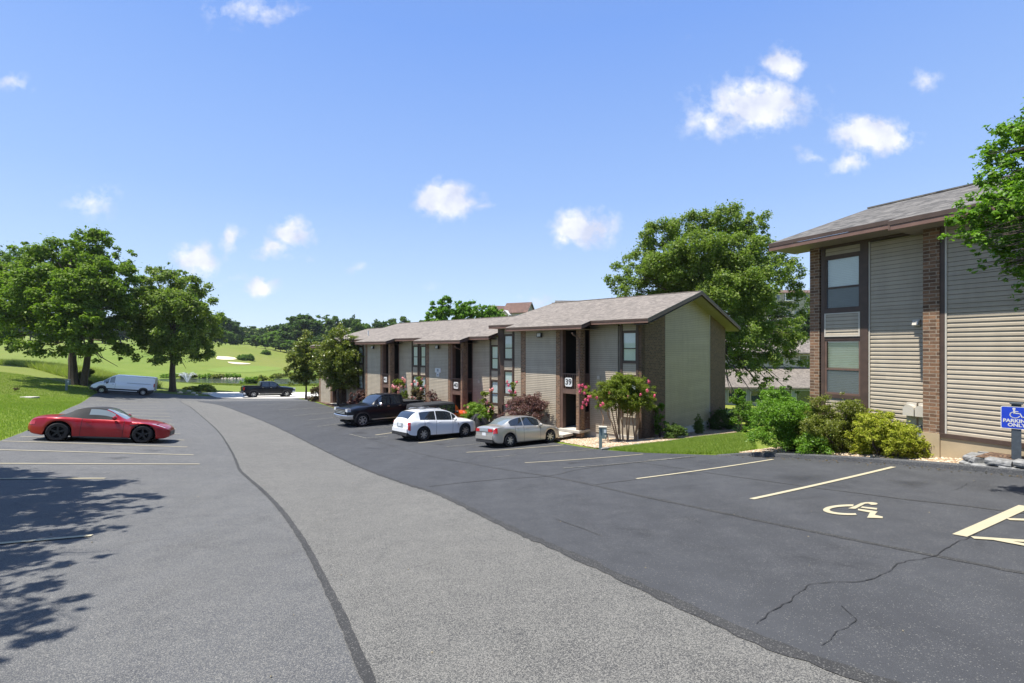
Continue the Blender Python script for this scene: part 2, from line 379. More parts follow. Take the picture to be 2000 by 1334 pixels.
def glassm(name, tint=(.02, .025, .03), rough=.02):
    m, nt, b = mat(name); b.inputs['Base Color'].default_value = tint+(1,)
    b.inputs['Roughness'].default_value = rough; b.inputs['Specular IOR Level'].default_value = .9; b.inputs['Coat Weight'].default_value = .6; b.inputs['Coat Roughness'].default_value = .01
    return m
MT['carglass'] = glassm('tinted_car_glass')
MT['carglass_l'] = glassm('pale_car_glass', (.16, .19, .20))
MT['darkpane'] = glassm('dark_window_glass', (.03, .045, .05))
def pane():
    m, nt, b = mat('window_glass'); out = nt.nodes['Material Output']
    tr = node(nt, 'ShaderNodeBsdfTransparent'); tr.inputs[0].default_value = (.90, .96, .96, 1)
    gl = node(nt, 'ShaderNodeBsdfGlossy', i_Roughness=.02); gl.inputs[0].default_value = (.95, .98, 1, 1)
    fr = node(nt, 'ShaderNodeFresnel', i_IOR=1.6)
    fac = mth(nt, 'ADD', mth(nt, 'MULTIPLY', fr.outputs[0], .22), .10, clamp=True)
    mx = node(nt, 'ShaderNodeMixShader'); nt.links.new(fac, mx.inputs[0]); nt.links.new(tr.outputs[0], mx.inputs[1]); nt.links.new(gl.outputs[0], mx.inputs[2])
    nt.links.new(mx.outputs[0], out.inputs[0]); return m
MT['pane'] = pane()
MT['blind'] = plain('pale_blind', (.86, .88, .84), .6, var=.04)
MT['screen'] = plain('grey_insect_screen', (.22, .24, .25), .7, var=.06)
def leafm(name, a, b_, c, trans=.35, rough=.45, spec=.35):
    m, nt, b = mat(name); g = node(nt, 'ShaderNodeNewGeometry')
    r = g.outputs['Random Per Island']
    n = noise(nt, coords(nt), .5, 3)
    col = ramp(nt, mth(nt, 'ADD', mth(nt, 'MULTIPLY', r, .7), mth(nt, 'MULTIPLY', n, .35)), [(.1, a), (.5, b_), (.95, c)])
    nt.links.new(col, b.inputs['Base Color']); b.inputs['Roughness'].default_value = rough; b.inputs['Specular IOR Level'].default_value = spec
    tl = node(nt, 'ShaderNodeBsdfTranslucent'); nt.links.new(rgbmix(nt, 1.0, col, (1.25, 1.45, .6), 'MULTIPLY'), tl.inputs[0])
    mx = node(nt, 'ShaderNodeMixShader'); mx.inputs[0].default_value = trans
    nt.links.new(b.outputs[0], mx.inputs[1]); nt.links.new(tl.outputs[0], mx.inputs[2]); nt.links.new(mx.outputs[0], nt.nodes['Material Output'].inputs[0]); return m
MT['leaf'] = leafm('maple_leaves', (.066, .122, .012), (.125, .20, .022), (.22, .29, .048), .4, .55, .18)
MT['leaf_sy'] = leafm('sycamore_leaves', (.075, .125, .018), (.14, .205, .034), (.25, .30, .08), .4, .5, .22)
MT['leaf_far'] = leafm('wood_leaves', (.055, .10, .022), (.095, .155, .036), (.14, .20, .05), .35, .6, .12)
MT['leaf_far2'] = leafm('lighter_wood_leaves', (.075, .14, .028), (.12, .20, .042), (.17, .25, .06), .4, .6, .12)
MT['leaf_dk'] = leafm('dark_oak_leaves', (.042, .080, .022), (.070, .118, .034), (.11, .16, .05), .35, .6, .12)
MT['leaf_mag'] = leafm('magnolia_leaves', (.060, .095, .012), (.14, .18, .028), (.30, .30, .07), .3, .35, .4)
MT['leaf_lime'] = leafm('lime_leaves', (.10, .18, .02), (.16, .26, .03), (.24, .36, .05), .4)
MT['leaf_pur'] = leafm('barberry_leaves', (.055, .022, .025), (.13, .055, .055), (.20, .12, .09), .25)
MT['leaf_purg'] = leafm('greenish_barberry_leaves', (.05, .045, .018), (.10, .075, .035), (.17, .11, .06), .25)
MT['leaf_myr'] = leafm('crepe_myrtle_leaves', (.09, .14, .014), (.15, .21, .024), (.27, .25, .05), .35, .5, .2)
MT['leaf_yel'] = leafm('yellow_leaves', (.20, .25, .02), (.31, .34, .035), (.45, .43, .08), .35, .5, .2)
MT['leaf_br'] = leafm('bright_green_leaves', (.07, .16, .012), (.12, .24, .02), (.20, .33, .04), .35)
MT['leaf_ol'] = leafm('olive_leaves', (.09, .115, .016), (.155, .18, .028), (.24, .26, .055), .35)
MT['pink'] = leafm('pink_petals', (.62, .07, .20), (.78, .14, .30), (.85, .30, .42), .3)
MT['palepink'] = leafm('pale_pink_petals', (.70, .20, .30), (.80, .36, .42), (.85, .55, .55), .3)
MT['blade'] = leafm('grass_blades', (.13, .21, .02), (.20, .28, .036), (.30, .36, .08), .4, .6)
MT['reed'] = leafm('tall_grass_blades', (.15, .21, .03), (.24, .29, .05), (.38, .37, .13), .4, .6)
MT['bark'] = plain('grey_brown_bark', (.075, .058, .042), .95, var=.35, scale=9, bmp=.8)
MT['barkl'] = plain('smooth_tan_bark', (.30, .20, .125), .8, var=.3, scale=9, bmp=.4)
def water():
    m, nt, b = mat('pond_water'); v = coords(nt)
    b.inputs['Base Color'].default_value = (.045, .055, .045, 1); b.inputs['Roughness'].default_value = .12; b.inputs['Specular IOR Level'].default_value = .6
    bump(nt, b, noise(nt, v, 1.6, 5, .6), .25, .08); return m
MT['water'] = water()
def spraym():
    m, nt, b = mat('water_spray'); b.inputs['Base Color'].default_value = (.75, .78, .8, 1); b.inputs['Roughness'].default_value = .5; b.inputs['Alpha'].default_value = .45
    return m
MT['spray'] = spraym()
def carpaint(name, c, metal=.0, flake=.0, rough=.3):
    m, nt, b = mat(name)
    if flake:
        n = noise(nt, coords(nt), 900, 2, .8)
        nt.links.new(rgbmix(nt, n, tuple(x*(1-flake) for x in c), tuple(min(1, x*(1+flake)) for x in c)), b.inputs['Base Color'])
    else: b.inputs['Base Color'].default_value = c+(1,)
    b.inputs['Metallic'].default_value = metal; b.inputs['Roughness'].default_value = rough
    b.inputs['Coat Weight'].default_value = 1; b.inputs['Coat Roughness'].default_value = .02; return m
MT['p_red'] = carpaint('red_car_paint', (.30, .002, .007), .3, .2, .33); MT['p_red'].node_tree.nodes['Principled BSDF'].inputs['Coat Weight'].default_value = .5
MT['p_white'] = carpaint('white_car_paint', (.74, .75, .76), 0, 0, .35)
MT['p_silver'] = carpaint('champagne_silver_paint', (.50, .48, .44), .6, .12, .32)
MT['p_black'] = carpaint('black_car_paint', (.005, .006, .010), 0, 0, .35); MT['p_black'].node_tree.nodes['Principled BSDF'].inputs['Coat Weight'].default_value = .45; MT['p_black'].node_tree.nodes['Principled BSDF'].inputs['Specular IOR Level'].default_value = .2
MT['p_orange'] = carpaint('orange_car_paint', (.60, .09, .02), 0, 0, .35)
MT['chrome'] = plain('chrome', (.70, .70, .70), .28, metal=1, var=.03)
MT['alloy'] = plain('silver_alloy', (.52, .53, .54), .3, metal=.8, var=.05)
MT['redlens'] = glassm('red_lens', (.45, .008, .012), .1)
MT['clearlens'] = glassm('clear_lens', (.55, .58, .60), .06)
MT['plate'] = plain('number_plate', (.62, .64, .66), .4, var=.1)
MT['hub'] = plain('black_alloy', (.02, .02, .022), .35, metal=.5)
def stonem():
    m, nt, b = mat('gravel_stones'); g = node(nt, 'ShaderNodeNewGeometry')
    nt.links.new(ramp(nt, g.outputs['Random Per Island'], [(0, (.22, .13, .075)), (.4, (.40, .29, .18)), (.75, (.50, .41, .29)), (1, (.60, .54, .44))]), b.inputs['Base Color']); b.inputs['Roughness'].default_value = .85; return m
MT['gravelstone'] = stonem()
MT['crackdark'] = plain('open_crack', (.016, .016, .016), .9)
def stainm():
    m, nt, b = mat('oil_stain'); b.inputs['Base Color'].default_value = (.012, .012, .013, 1); b.inputs['Roughness'].default_value = .6
    v = coords(nt, 'UV'); l = vmth(nt, 'LENGTH', v); n = noise(nt, coords(nt), 7, 5, .7)
    al = mth(nt, 'MULTIPLY', mth(nt, 'SUBTRACT', 1.0, l, clamp=True), mth(nt, 'MULTIPLY', n, 1.5), clamp=True)
    nt.links.new(mth(nt, 'MULTIPLY', al, .38), b.inputs['Alpha']); return m
MT['stain'] = stainm()
# ------------------------------------------------------------------ terrain height, fitted through surveyed points
CT = [(4.12,8.28,-2.61),(8.3,10.5,-2.6),(7,12.9,-2.98),(2.84,10.7,-2.91),(5.72,15.3,-3.45),(-.1,22.2,-4.58),(-4.8,25.9,-4.99),
      (-9.6,30.8,-5.05),(-30.6,57,-5.88),(-9.8,15.1,-3.65),(-13.8,12.97,-3.13),(-13.2,19.5,-4.0),(-10.05,11.87,-3.22),(-6.56,7.5,-2.93),(-7.5,7,-2.85),
      (-17.2,18.3,-3.52),(-43,56,-5.45),(-46.3,54.2,-4.95),(-37,52,-5.9),(-17.9,17,-3.29),(-45.7,52,-5.0),
      (5.13,16.56,-3.7),(3.6,20,-4.2),(2.2,24.1,-4.65),(6.32,23.6,-4.5),(13.6,31,-5.15),(13,25,-4.55),
      (0,0,-2.0),(9,1,-1.75),(-9,0,-2.2),(0,-20,-.3),(25,-15,0.2),(-30,-10,-1.2),(16,3,-1.95),(16,14,-2.5),(11,11.5,-2.3),
      (8.6,15.2,-3.0),(12,20,-3.5),(14,40,-5.6),(24,34,-5.2),(30,10,-2.2),(40,40,-5.2),(26,52,-6.3),(34,60,-5.5),(22,66,-4.3),
      (-16.2,42.3,-5.0),(-13,38,-4.95),(-6.5,31.5,-4.95),(-20,48,-5.05),(-27,60,-6.1),(-24,50,-5.4),(-18,36,-5.15),(-28,44,-5.2),(-9,24,-4.6),
      (-32,30,-3.8),(-61,58,-3.4),(-50,49,-4.3),(-53,58,-4.3),(-42,64,-5.7),(-34,66,-6.3),(-72,76,-3.3),(-52,70,-5.6),
      (-33,68,-6.5),(-38,85,-7.1),(-55,90,-7.0),(-20,78,-7.2),(-10,60,-6.6)]
def cp(px, py, Y): p = at(px, py, Y); CT.append(tuple(p))
for a in [(350,753,105),(450,752,105),(560,754,100),(250,748,108)]: cp(*a)
for a in [(450,737,133),(360,737,133),(560,738,131),(260,736,133),(650,742,128)]: cp(*a)
for a in [(450,725,150),(500,712,185),(450,701,200),(460,691,215),(440,671,240),(500,681,238),(550,698,228),(600,716,210),(640,726,190),
          (0,700,140),(0,669,260),(100,700,150),(100,671,250),(200,696,170),(200,672,250),(300,700,170),(320,674,245),(0,715,92),(60,722,90),
          (440,676,290),(600,692,280),(700,690,280),(500,660,420),(700,655,420),(300,655,420),(0,650,420),(-300,690,300),(-400,700,120),
          (900,668,280),(800,690,200),(1000,664,150),(1000,640,230),(1100,645,210),(1550,655,185),(1450,700,100),(1250,640,300),(1800,650,200),(2300,670,120),(2200,640,400),(1000,645,450)]: cp(*a)
for _q in (310, 350, 400, 450, 500, 550):
    _Y = 119; CT.append(((_q-1000)/F0*_Y, _Y, -9.3))
CT = np.array(CT, float); S2 = 5.0**2
def _phi(r2): return .5*(r2+S2)*np.log(r2+S2)
_n = len(CT)
_A = np.zeros((_n+3, _n+3)); _d = ((CT[:, None, :2]-CT[None, :, :2])**2).sum(-1)
_sc = 1e3
_A[:_n, :_n] = _phi(_d)/_sc + np.eye(_n)*(.02+.000004*(CT[:, 1]**2+CT[:, 0]**2)); _A[:_n, _n] = 1; _A[:_n, _n+1:] = CT[:, :2]/100
_A[_n:, :_n] = _A[:_n, _n:].T
_w = np.linalg.solve(_A, np.concatenate([CT[:, 2], np.zeros(3)]))
def Hn(x, y):
    x = np.asarray(x, float); y = np.asarray(y, float); sh = x.shape
    p = np.stack([x.ravel(), y.ravel()], 1); out = np.empty(len(p))
    for i in range(0, len(p), 20000):
        q = p[i:i+20000]; d = ((q[:, None, :]-CT[None, :, :2])**2).sum(-1)
        out[i:i+20000] = _phi(d)@_w[:_n]/_sc + _w[_n] + q@_w[_n+1:]/100
    return out.reshape(sh)
def H(x, y): return float(Hn(np.array([x]), np.array([y]))[0])
_YS = np.concatenate([np.arange(2, 60, .1), np.arange(60, 450, .5)])
def gp(px, py, far=False):
    """ground point seen at a picture position"""
    X = (px-1000)/F0*_YS; Zr = (HY-py)/F0*_YS; d = Zr-Hn(X, _YS)
    k = np.where((d[:-1] > 0) & (d[1:] <= 0))[0]
    if len(k) == 0: k = [int(np.argmin(np.abs(d)))]
    i = k[-1] if far else k[0]
    t = d[i]/(d[i]-d[i+1]+1e-9) if i+1 < len(d) else 0
    Y = _YS[i]+t*(_YS[min(i+1, len(_YS)-1)]-_YS[i]); return np.array([(px-1000)/F0*Y, Y])
# ------------------------------------------------------------------ ground sheets
def resample(P, step):
    P = np.array(P, float); d = np.r_[0, np.cumsum(np.linalg.norm(np.diff(P, axis=0), axis=1))]
    n = max(2, int(d[-1]/step)+1); s = np.linspace(0, d[-1], n)
    return np.stack([np.interp(s, d, P[:, k]) for k in range(P.shape[1])], 1)
def smooth(P, it=2):
    P = np.array(P, float)
    for _ in range(it):
        Q = [P[0]]
        for a, b in zip(P[:-1], P[1:]): Q += [a*.75+b*.25, a*.25+b*.75]
        Q.append(P[-1]); P = np.array(Q)
    return P
def even(P, n):
    P = np.array(P, float); d = np.r_[0, np.cumsum(np.linalg.norm(np.diff(P, axis=0), axis=1))]; s = np.linspace(0, d[-1], n)
    return np.stack([np.interp(s, d, P[:, k]) for k in range(P.shape[1])], 1)
def fan(P, n, warp):          # resample by position along a chosen parameter
    P = np.array(P, float); d = np.r_[0, np.cumsum(np.linalg.norm(np.diff(P, axis=0), axis=1))]; d /= d[-1]
    s = np.linspace(0, 1, n)**warp
    return np.stack([np.interp(s, d, P[:, k]) for k in range(P.shape[1])], 1)
def sheet(name, A, B, n, m, dz, mt, warp=1.0, kind='structure'):
    A = fan(A, n, warp); B = fan(B, n, warp); t = np.linspace(0, 1, m)[None, :, None]
    G = A[:, None, :]*(1-t)+B[:, None, :]*t
    Z = Hn(G[..., 0], G[..., 1])+dz; V = np.concatenate([G, Z[..., None]], -1).reshape(-1, 3)
    i, j = np.meshgrid(np.arange(n-1), np.arange(m-1), indexing='ij'); a = (i*m+j).ravel()
    F = np.stack([a, a+m, a+m+1, a+1], 1)
    p, q, r = V[F[0, 0]], V[F[0, 1]], V[F[0, 2]]
    if np.cross(q-p, r-p)[2] < 0: F = F[:, ::-1]
    o = link(name, raw_mesh(name, V, F.ravel(), 4, mt, True)); tag(o, kind=kind); return o
def strip_mb(mb, P, w, dz, mi=0, step=.4, wob=0, seed=0):
    P = resample(P, step); rr = np.random.RandomState(seed); n = len(P)
    T = np.gradient(P, axis=0); T /= np.linalg.norm(T, axis=1)[:, None]+1e-9; N = np.stack([-T[:, 1], T[:, 0]], 1)
    ww = np.full(n, w) if np.isscalar(w) else np.interp(np.linspace(0, 1, n), np.linspace(0, 1, len(w)), w)
    if wob: ww = ww*(1+wob*rr.uniform(-1, 1, n)); P = P+N*(rr.uniform(-.25, .25, n)*wob*ww)[:, None]
    L = P+N*(ww/2)[:, None]; R = P-N*(ww/2)[:, None]
    G = np.stack([np.c_[L, Hn(L[:, 0], L[:, 1])+dz], np.c_[R, Hn(R[:, 0], R[:, 1])+dz]], 1)
    mb.grid(G[::-1] if False else G, mi)
nth = 480; rr_ = [.35]
while rr_[-1] < 620: rr_.append(rr_[-1]*1.0185+.01)
rr_ = np.array(rr_); th = np.linspace(0, 2*pi, nth, endpoint=False)
GX = rr_[:, None]*np.sin(th); GY = rr_[:, None]*np.cos(th)
V = np.stack([GX, GY, Hn(GX, GY)-.02], -1).reshape(-1, 3); nr = len(rr_)
i, j = np.meshgrid(np.arange(nr-1), np.arange(nth), indexing='ij'); a = (i*nth+j).ravel(); b_ = (i*nth+(j+1) % nth).ravel()
F = np.stack([a, b_, b_+nth, a+nth], 1)
# lawn close by, golf rough further off
fc = V[F].mean(1); dist = np.hypot(fc[:, 0], fc[:, 1]); gidx = (dist > 66).astype(int)
ground = link('ground', raw_mesh('ground', V, F[:, ::-1].ravel(), 4, [MT['grass'], MT['golf']], True, gidx)); tag(ground, kind='structure')

LE = smooth([(-14, -14), (-11.5, 0), (-13.6, 9.5), (-17.9, 17), (-31.8, 34.5), (-45.7, 52), (-48.5, 59)], 2)
REp = [(20.2, -12), (13.9, 0.), (9.29, 8.73), (5.13, 16.56), (4.6, 17.6), (3.5, 20), (2.2, 23.9), (.4, 25.4), (-6.2, 31.3), (-12.4, 37.0), (-16, 41.8), (-20.5, 48), (-26.5, 59)]
RE = smooth(REp, 1)
sheet('parking_lot', LE, RE, 260, 150, .0, MT['lot'], 1.35)
CRK = [gp(*p) for p in [(722, 1334), (690, 1260), (665, 1200), (640, 1150), (610, 1090), (585, 1045), (545, 990), (510, 955), (480, 930), (467, 918), (463, 905), (452, 880), (430, 845), (405, 822), (378, 800), (362, 790), (352, 783)]]
SEAM = [gp(*p) for p in [(1720, 1334), (1500, 1260), (1400, 1215), (1280, 1160), (1130, 1090), (1000, 1035), (900, 985), (850, 962), (800, 948), (720, 920), (660, 893), (610, 868), (560, 843), (505, 818), (455, 800), (415, 789), (385, 783)]]
CRK = np.vstack([CRK[0]+(CRK[0]-CRK[1])*6, smooth(CRK, 1)]); SEAM = np.vstack([SEAM[0]+(SEAM[0]-SEAM[1])*6, smooth(SEAM, 1)])
sheet('drive_lane', CRK, SEAM, 220, 60, .004, MT['lane'], 1.4)
RE2 = np.array([p for p in RE if p[1] > -8 and p[1] < 47])
sheet('right_parking_bay', SEAM, RE2-np.array([.02, 0]), 220, 80, .005, MT['lotR'], 1.3)
mb = MB()
strip_mb(mb, CRK, [.085, .085, .08, .07, .055, .05, .06, .07, .07], .009, 0, .12, .15, 1)
strip_mb(mb, SEAM, [.15, .14, .11, .08, .06, .05, .05, .06], .0095, 0, .12, .3, 2)
def pxl(L): return [gp(*p) for p in L]
LC = pxl([(690, 848), (746, 865), (801, 881), (858, 895), (906, 903), (1000, 920), (1077, 931), (1162, 949), (1252, 970), (1400, 1000), (1506, 1023), (1666, 1055), (1837, 1089), (2000, 1121), (2150, 1150)])
strip_mb(mb, smooth(LC, 1), [.05, .06, .07, .085, .085], .0095, 0, .12, .3, 3)
strip_mb(mb, smooth(pxl([(838, 951), (920, 941), (1010, 934), (1077, 931), (1131, 916), (1252, 902), (1360, 893)]), 1), .05, .0105, 0, .12, .35, 4)
strip_mb(mb, pxl([(1156, 948), (1243, 937)]), .04, .0105, 0, .15, .3, 5)
strip_mb(mb, smooth(pxl([(1240, 903), (1330, 915), (1400, 927), (1578, 952), (1700, 967), (1773, 977), (1897, 990), (1968, 1000), (2100, 1015)]), 1), [.02, .025, .03, .06], .0095, 0, .12, .4, 6)
strip_mb(mb, pxl([(1086, 1015), (1130, 1030), (1176, 1048)]), .02, .0095, 0, .12, .5, 7)
Zc = lambda L: pxl([(1400+x/2.815, 860+y/2.815) for x, y in L])
def jag(P, amp, seed):
    P = resample(P, .05); r = np.random.RandomState(seed); n = r.normal(0, amp, (len(P), 2)); n = (n+np.roll(n, 1, 0))/2; return P+n
for k, L in enumerate([[(215,1015),(300,945),(405,885),(420,860),(490,820),(510,798),(620,785),(815,780),(915,740),(970,715),(990,685),(1060,665),(1130,660),(1215,635),(1260,600),(1330,560),(1400,535),(1440,500),(1500,470),(1640,400)],
          [(570,1135),(620,1090),(650,1050),(720,1035),(745,1020),(765,985),(715,940),(690,915)], [(1290,280),(1340,265),(1380,240),(1430,228)]]):
    strip_mb(mb, jag(Zc(L), .009, k), .005 if k else .008, .0125, 4, .05, .6, 11+k)
crk = mb.build('asphalt_cracks', [MT['tar'], MT['black'], MT['stone'], MT['grey'], MT['crackdark']]); tag(crk, kind='structure')

mb = MB()
def line(a, b, w=.1, mi=0, dz=.0155): strip_mb(mb, [gp(*a), gp(*b)], w, dz, mi, .3)
for a, b in [((1468, 976), (1745, 913)), ((1243, 936), (1510, 898)), ((1025, 904.5), (1256, 887.5)), ((817, 865.5), (934, 849.5)), ((911, 884), (1100, 869.5)),
             ((733, 850), (776, 844))]: line(a, b)
for a, b in [((1100, 915), (1345, 893)), ((871, 873), (943, 866)), ((962, 894), (1008, 889)), ((1054, 886), (1165, 878)), ((690, 838.7), (772, 833.5)), ((715, 856), (757, 852)),
             ((503, 791), (560, 789)), ((545, 801), (650, 795)), ((575, 812), (668, 804)), ((600, 821), (680, 813)), ((682, 848), (716, 856)), ((620, 833), (690, 824)), ((1265, 900), (1360, 891.5))]: line(a, b, .09, 1)
line((-160, 906), (390, 907)); line((-160, 876), (378, 889)); line((4, 862), (366, 873.5)); line((-150, 936), (205, 935)); line((-120, 1073), (180, 1047), .1)
for e in [(360, 860), (352, 848), (344, 838), (340, 829), (336, 821), (332, 814), (329, 807.6), (325, 801), (322, 795.5), (319, 790.5), (316, 786)]:
    q = gp(*e); strip_mb(mb, [q, q-5.3*np.array([.883, .469])], .09, .0155, 0, .3)
line((1874, 1048), (2003, 990), .14); line((1899, 1052), (2100, 1066), .1, 0, .0165); line((1945, 1056), (2100, 1085), .1, 0, .0175); line((1968, 1016), (2100, 1021), .1, 0, .0165)
pl = mb.build('parking_lines', [MT['paint'], MT['wornpaint']]); tag(pl, kind='structure')
# wheelchair emblem painted on the bay
mb = MB()
def zp(x, y): q = gp(1400+x/2.815, 860+y/2.815); return (q[0], q[1], H(*q)+.016)
def zpoly(L): 
    mb.poly([zp(x, y) for x, y in L])
aa = np.linspace(radians(-84), radians(-286), 26)
for a0, a1 in zip(aa[:-1], aa[1:]):
    zpoly([(742+158*cos(a)*(1 if cos(a) < 0 else .62), 387+29.5*sin(a)) for a in (a0, a1)]+[(742+122*cos(a)*(1 if cos(a) < 0 else .62), 387.5+19.5*sin(a)) for a in (a1, a0)])
# torso and head, arm rest, seat and leg, foot
zpoly([(722, 380), (758, 366), (792, 350), (812, 346.5), (848, 346), (850, 351), (815, 354), (792, 366), (762, 382)])
zpoly([(812, 345.5), (850, 345), (878, 349), (886, 354), (876, 359.5), (850, 360.5), (838, 355)])
zpoly([(800, 369), (882, 378), (879, 387), (790, 376)])
zpoly([(776, 381.5), (846, 391), (884, 397), (868, 415), (912, 425), (912, 434), (826, 431), (842, 402.5), (776, 390)])
em = mb.build('wheelchair_marking', MT['paint']); tag(em, kind='structure')

# kerb along the right bay
kp = np.array([p for p in RE if p[1] <= gp(1291, 890)[1]+.2 and p[1] > -6]); kp = resample(kp, .3)
T = np.gradient(kp, axis=0); T /= np.linalg.norm(T, axis=1)[:, None]; N = np.stack([T[:, 1], -T[:, 0]], 1)
G = []
for (o_, h) in [(0, -.01), (.02, .085), (.05, .105), (.15, .105), (.19, .09), (.21, -.03)]:
    q = kp+N*o_; G.append(np.c_[q, Hn(q[:, 0], q[:, 1])+h*np.minimum(1, (np.arange(len(kp))[::-1]+.2)/4)])
mb = MB(); mb.grid(np.stack(G, 1)); kb = mb.build('kerb', MT['kerb'], smooth=True); tag(kb, kind='structure')

# beds, drive, pond, bunkers
U2 = np.array([-.469, .883]); V2 = np.array([.883, .469])
def uv2(u, v): return u*U2+v*V2
sheet('gravel_bed', [uv2(-9, 12.5), uv2(0, 12.5), uv2(4, 12.5), uv2(8.4, 12.5), uv2(9.6, 12.75)], [uv2(-9, 14.2), uv2(0, 14.2), uv2(4, 14.2), uv2(8.4, 14.2), uv2(9.2, 14.2)], 60, 12, .05, MT['gravel'])
BA = [gp(1040, 858), gp(1086, 861), gp(1130, 868), gp(1165, 875.5), gp(1182, 877), gp(1242, 869), gp(1278, 866), gp(1314, 861), gp(1335, 858), gp(1387, 851), gp(1440, 845)]
BB = [(3.2, 27.5), (5., 25.5), (5.6, 25.0), (6.5, 24.1), (7, 24.6), (8, 25.8), (9, 26.8), (10, 28), (11.5, 29.6), (13, 31), (14.5, 32.4)]
sheet('gravel_bed_by_entrance', BA, BB, 60, 20, .03, MT['gravel'])
fac = lambda t, o: (6.32-.729*t-.685*o, 23.6+.685*t-.729*o)
sheet('planting_bed', [p for p in [(1.0, 25.0), (-6.2, 31.5), (-12.4, 37.2), (-16.0, 42.0), (-19.8, 47.6), (-25.0, 57)]], [fac(4.5, -.3), fac(15, -.3), fac(24, -.3), fac(31, -.3), fac(36, -.3), (-23, 60)], 60, 14, .03, MT['mulch'])
sheet('concrete_drive', [gp(395, 767.5), gp(450, 766), gp(530, 766), gp(620, 766), gp(740, 764)], [gp(425, 777), gp(470, 778.5), gp(560, 778.5), gp(625, 777), gp(740, 775)], 30, 10, .03, MT['road'])
mb = MB(); xs = np.linspace((270-1000)/F0*119, (620-1000)/F0*119, 12)
mb.poly([((250-1000)/F0*104, 104, -8.3), ((640-1000)/F0*104, 104, -8.3), ((660-1000)/F0*136, 136, -8.3), ((250-1000)/F0*136, 136, -8.3)])
pd = mb.build('pond_water', MT['water']); tag(pd, kind='structure')
def blob(name, L, mt, dz, n=3):
    P = smooth([gp(*p) for p in L]+[gp(*L[0])], n); c = P.mean(0); mb = MB()
    t = np.linspace(0.02, 1, 6)[None, :, None]; G = c+(P[:, None, :]-c)*t; Z = Hn(G[..., 0], G[..., 1])+dz
    mb.grid(np.concatenate([G, Z[..., None]], -1)); o = mb.build(name, mt, smooth=True); tag(o, kind='structure'); return o
blob('sand_bunker', [(425, 696), (450, 697), (468, 701), (450, 703.5), (420, 702)], MT['sand'], .12)
blob('sand_bunker', [(444, 707), (470, 708.5), (496, 711), (470, 712.5), (448, 710)], MT['sand'], .12)
blob('putting_green', [(400, 722), (450, 716), (520, 715), (560, 719), (520, 727), (430, 729)], MT['green'], .06)
# ------------------------------------------------------------------ buildings
def siding(mb, P0, P1, z0, z1, out, mi=0, course=.1016, span=None, top=None):
    P0 = np.array(P0, float); P1 = np.array(P1, float); out = np.array(out, float); z = z0
    Ls = np.linalg.norm(P1-P0)
    while z < z1-.005:
        zb = min(z+course, z1)
        a0, a1 = (0, 1) if span is None else span(z); b0, b1 = (0, 1) if span is None else span(zb)
        if a1 > a0:
            q = lambda t, o, zz: (*(P0+(P1-P0)*t+out*o), zz)
            h_ = zb-z; lv = [(0, .016), (.50, .013), (.58, .004), (.92, .003)]
            sp_ = [(a0, a1)]+[(a0+(b0-a0)*t, a1+(b1-a1)*t) if b1 > b0 else (a0, a1) for t, _ in lv[1:]]
            for (t0, o0), (t1, o1), (c0, c1), (e0, e1) in zip(lv[:-1], lv[1:], sp_[:-1], sp_[1:]):
                mb.poly([q(c0, o0, z+h_*t0), q(c1, o0, z+h_*t0), q(e1, o1, z+h_*t1), q(e0, o1, z+h_*t1)], mi)
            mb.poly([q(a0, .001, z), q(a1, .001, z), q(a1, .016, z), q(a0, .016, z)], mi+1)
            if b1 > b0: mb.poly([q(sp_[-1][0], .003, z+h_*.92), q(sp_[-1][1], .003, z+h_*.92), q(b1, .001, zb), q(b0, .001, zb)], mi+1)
        z = zb
def text_obj(s, size, mt, parent, name, loc, rot, depth=.002, bold=0.0, align='CENTER'):
    cu = bpy.data.curves.new(name, 'FONT'); cu.body = s; cu.size = size; cu.extrude = depth; cu.align_x = align; cu.align_y = 'CENTER'; cu.offset = bold
    t = bpy.data.objects.new(name, cu); COL.objects.link(t)
    dg = bpy.context.evaluated_depsgraph_get(); me = bpy.data.meshes.new_from_object(t.evaluated_get(dg))
    bpy.data.objects.remove(t, do_unlink=True); me.materials.clear(); me.materials.append(mt)
    o = link(name, me, parent, loc); o.rotation_euler = rot; return o
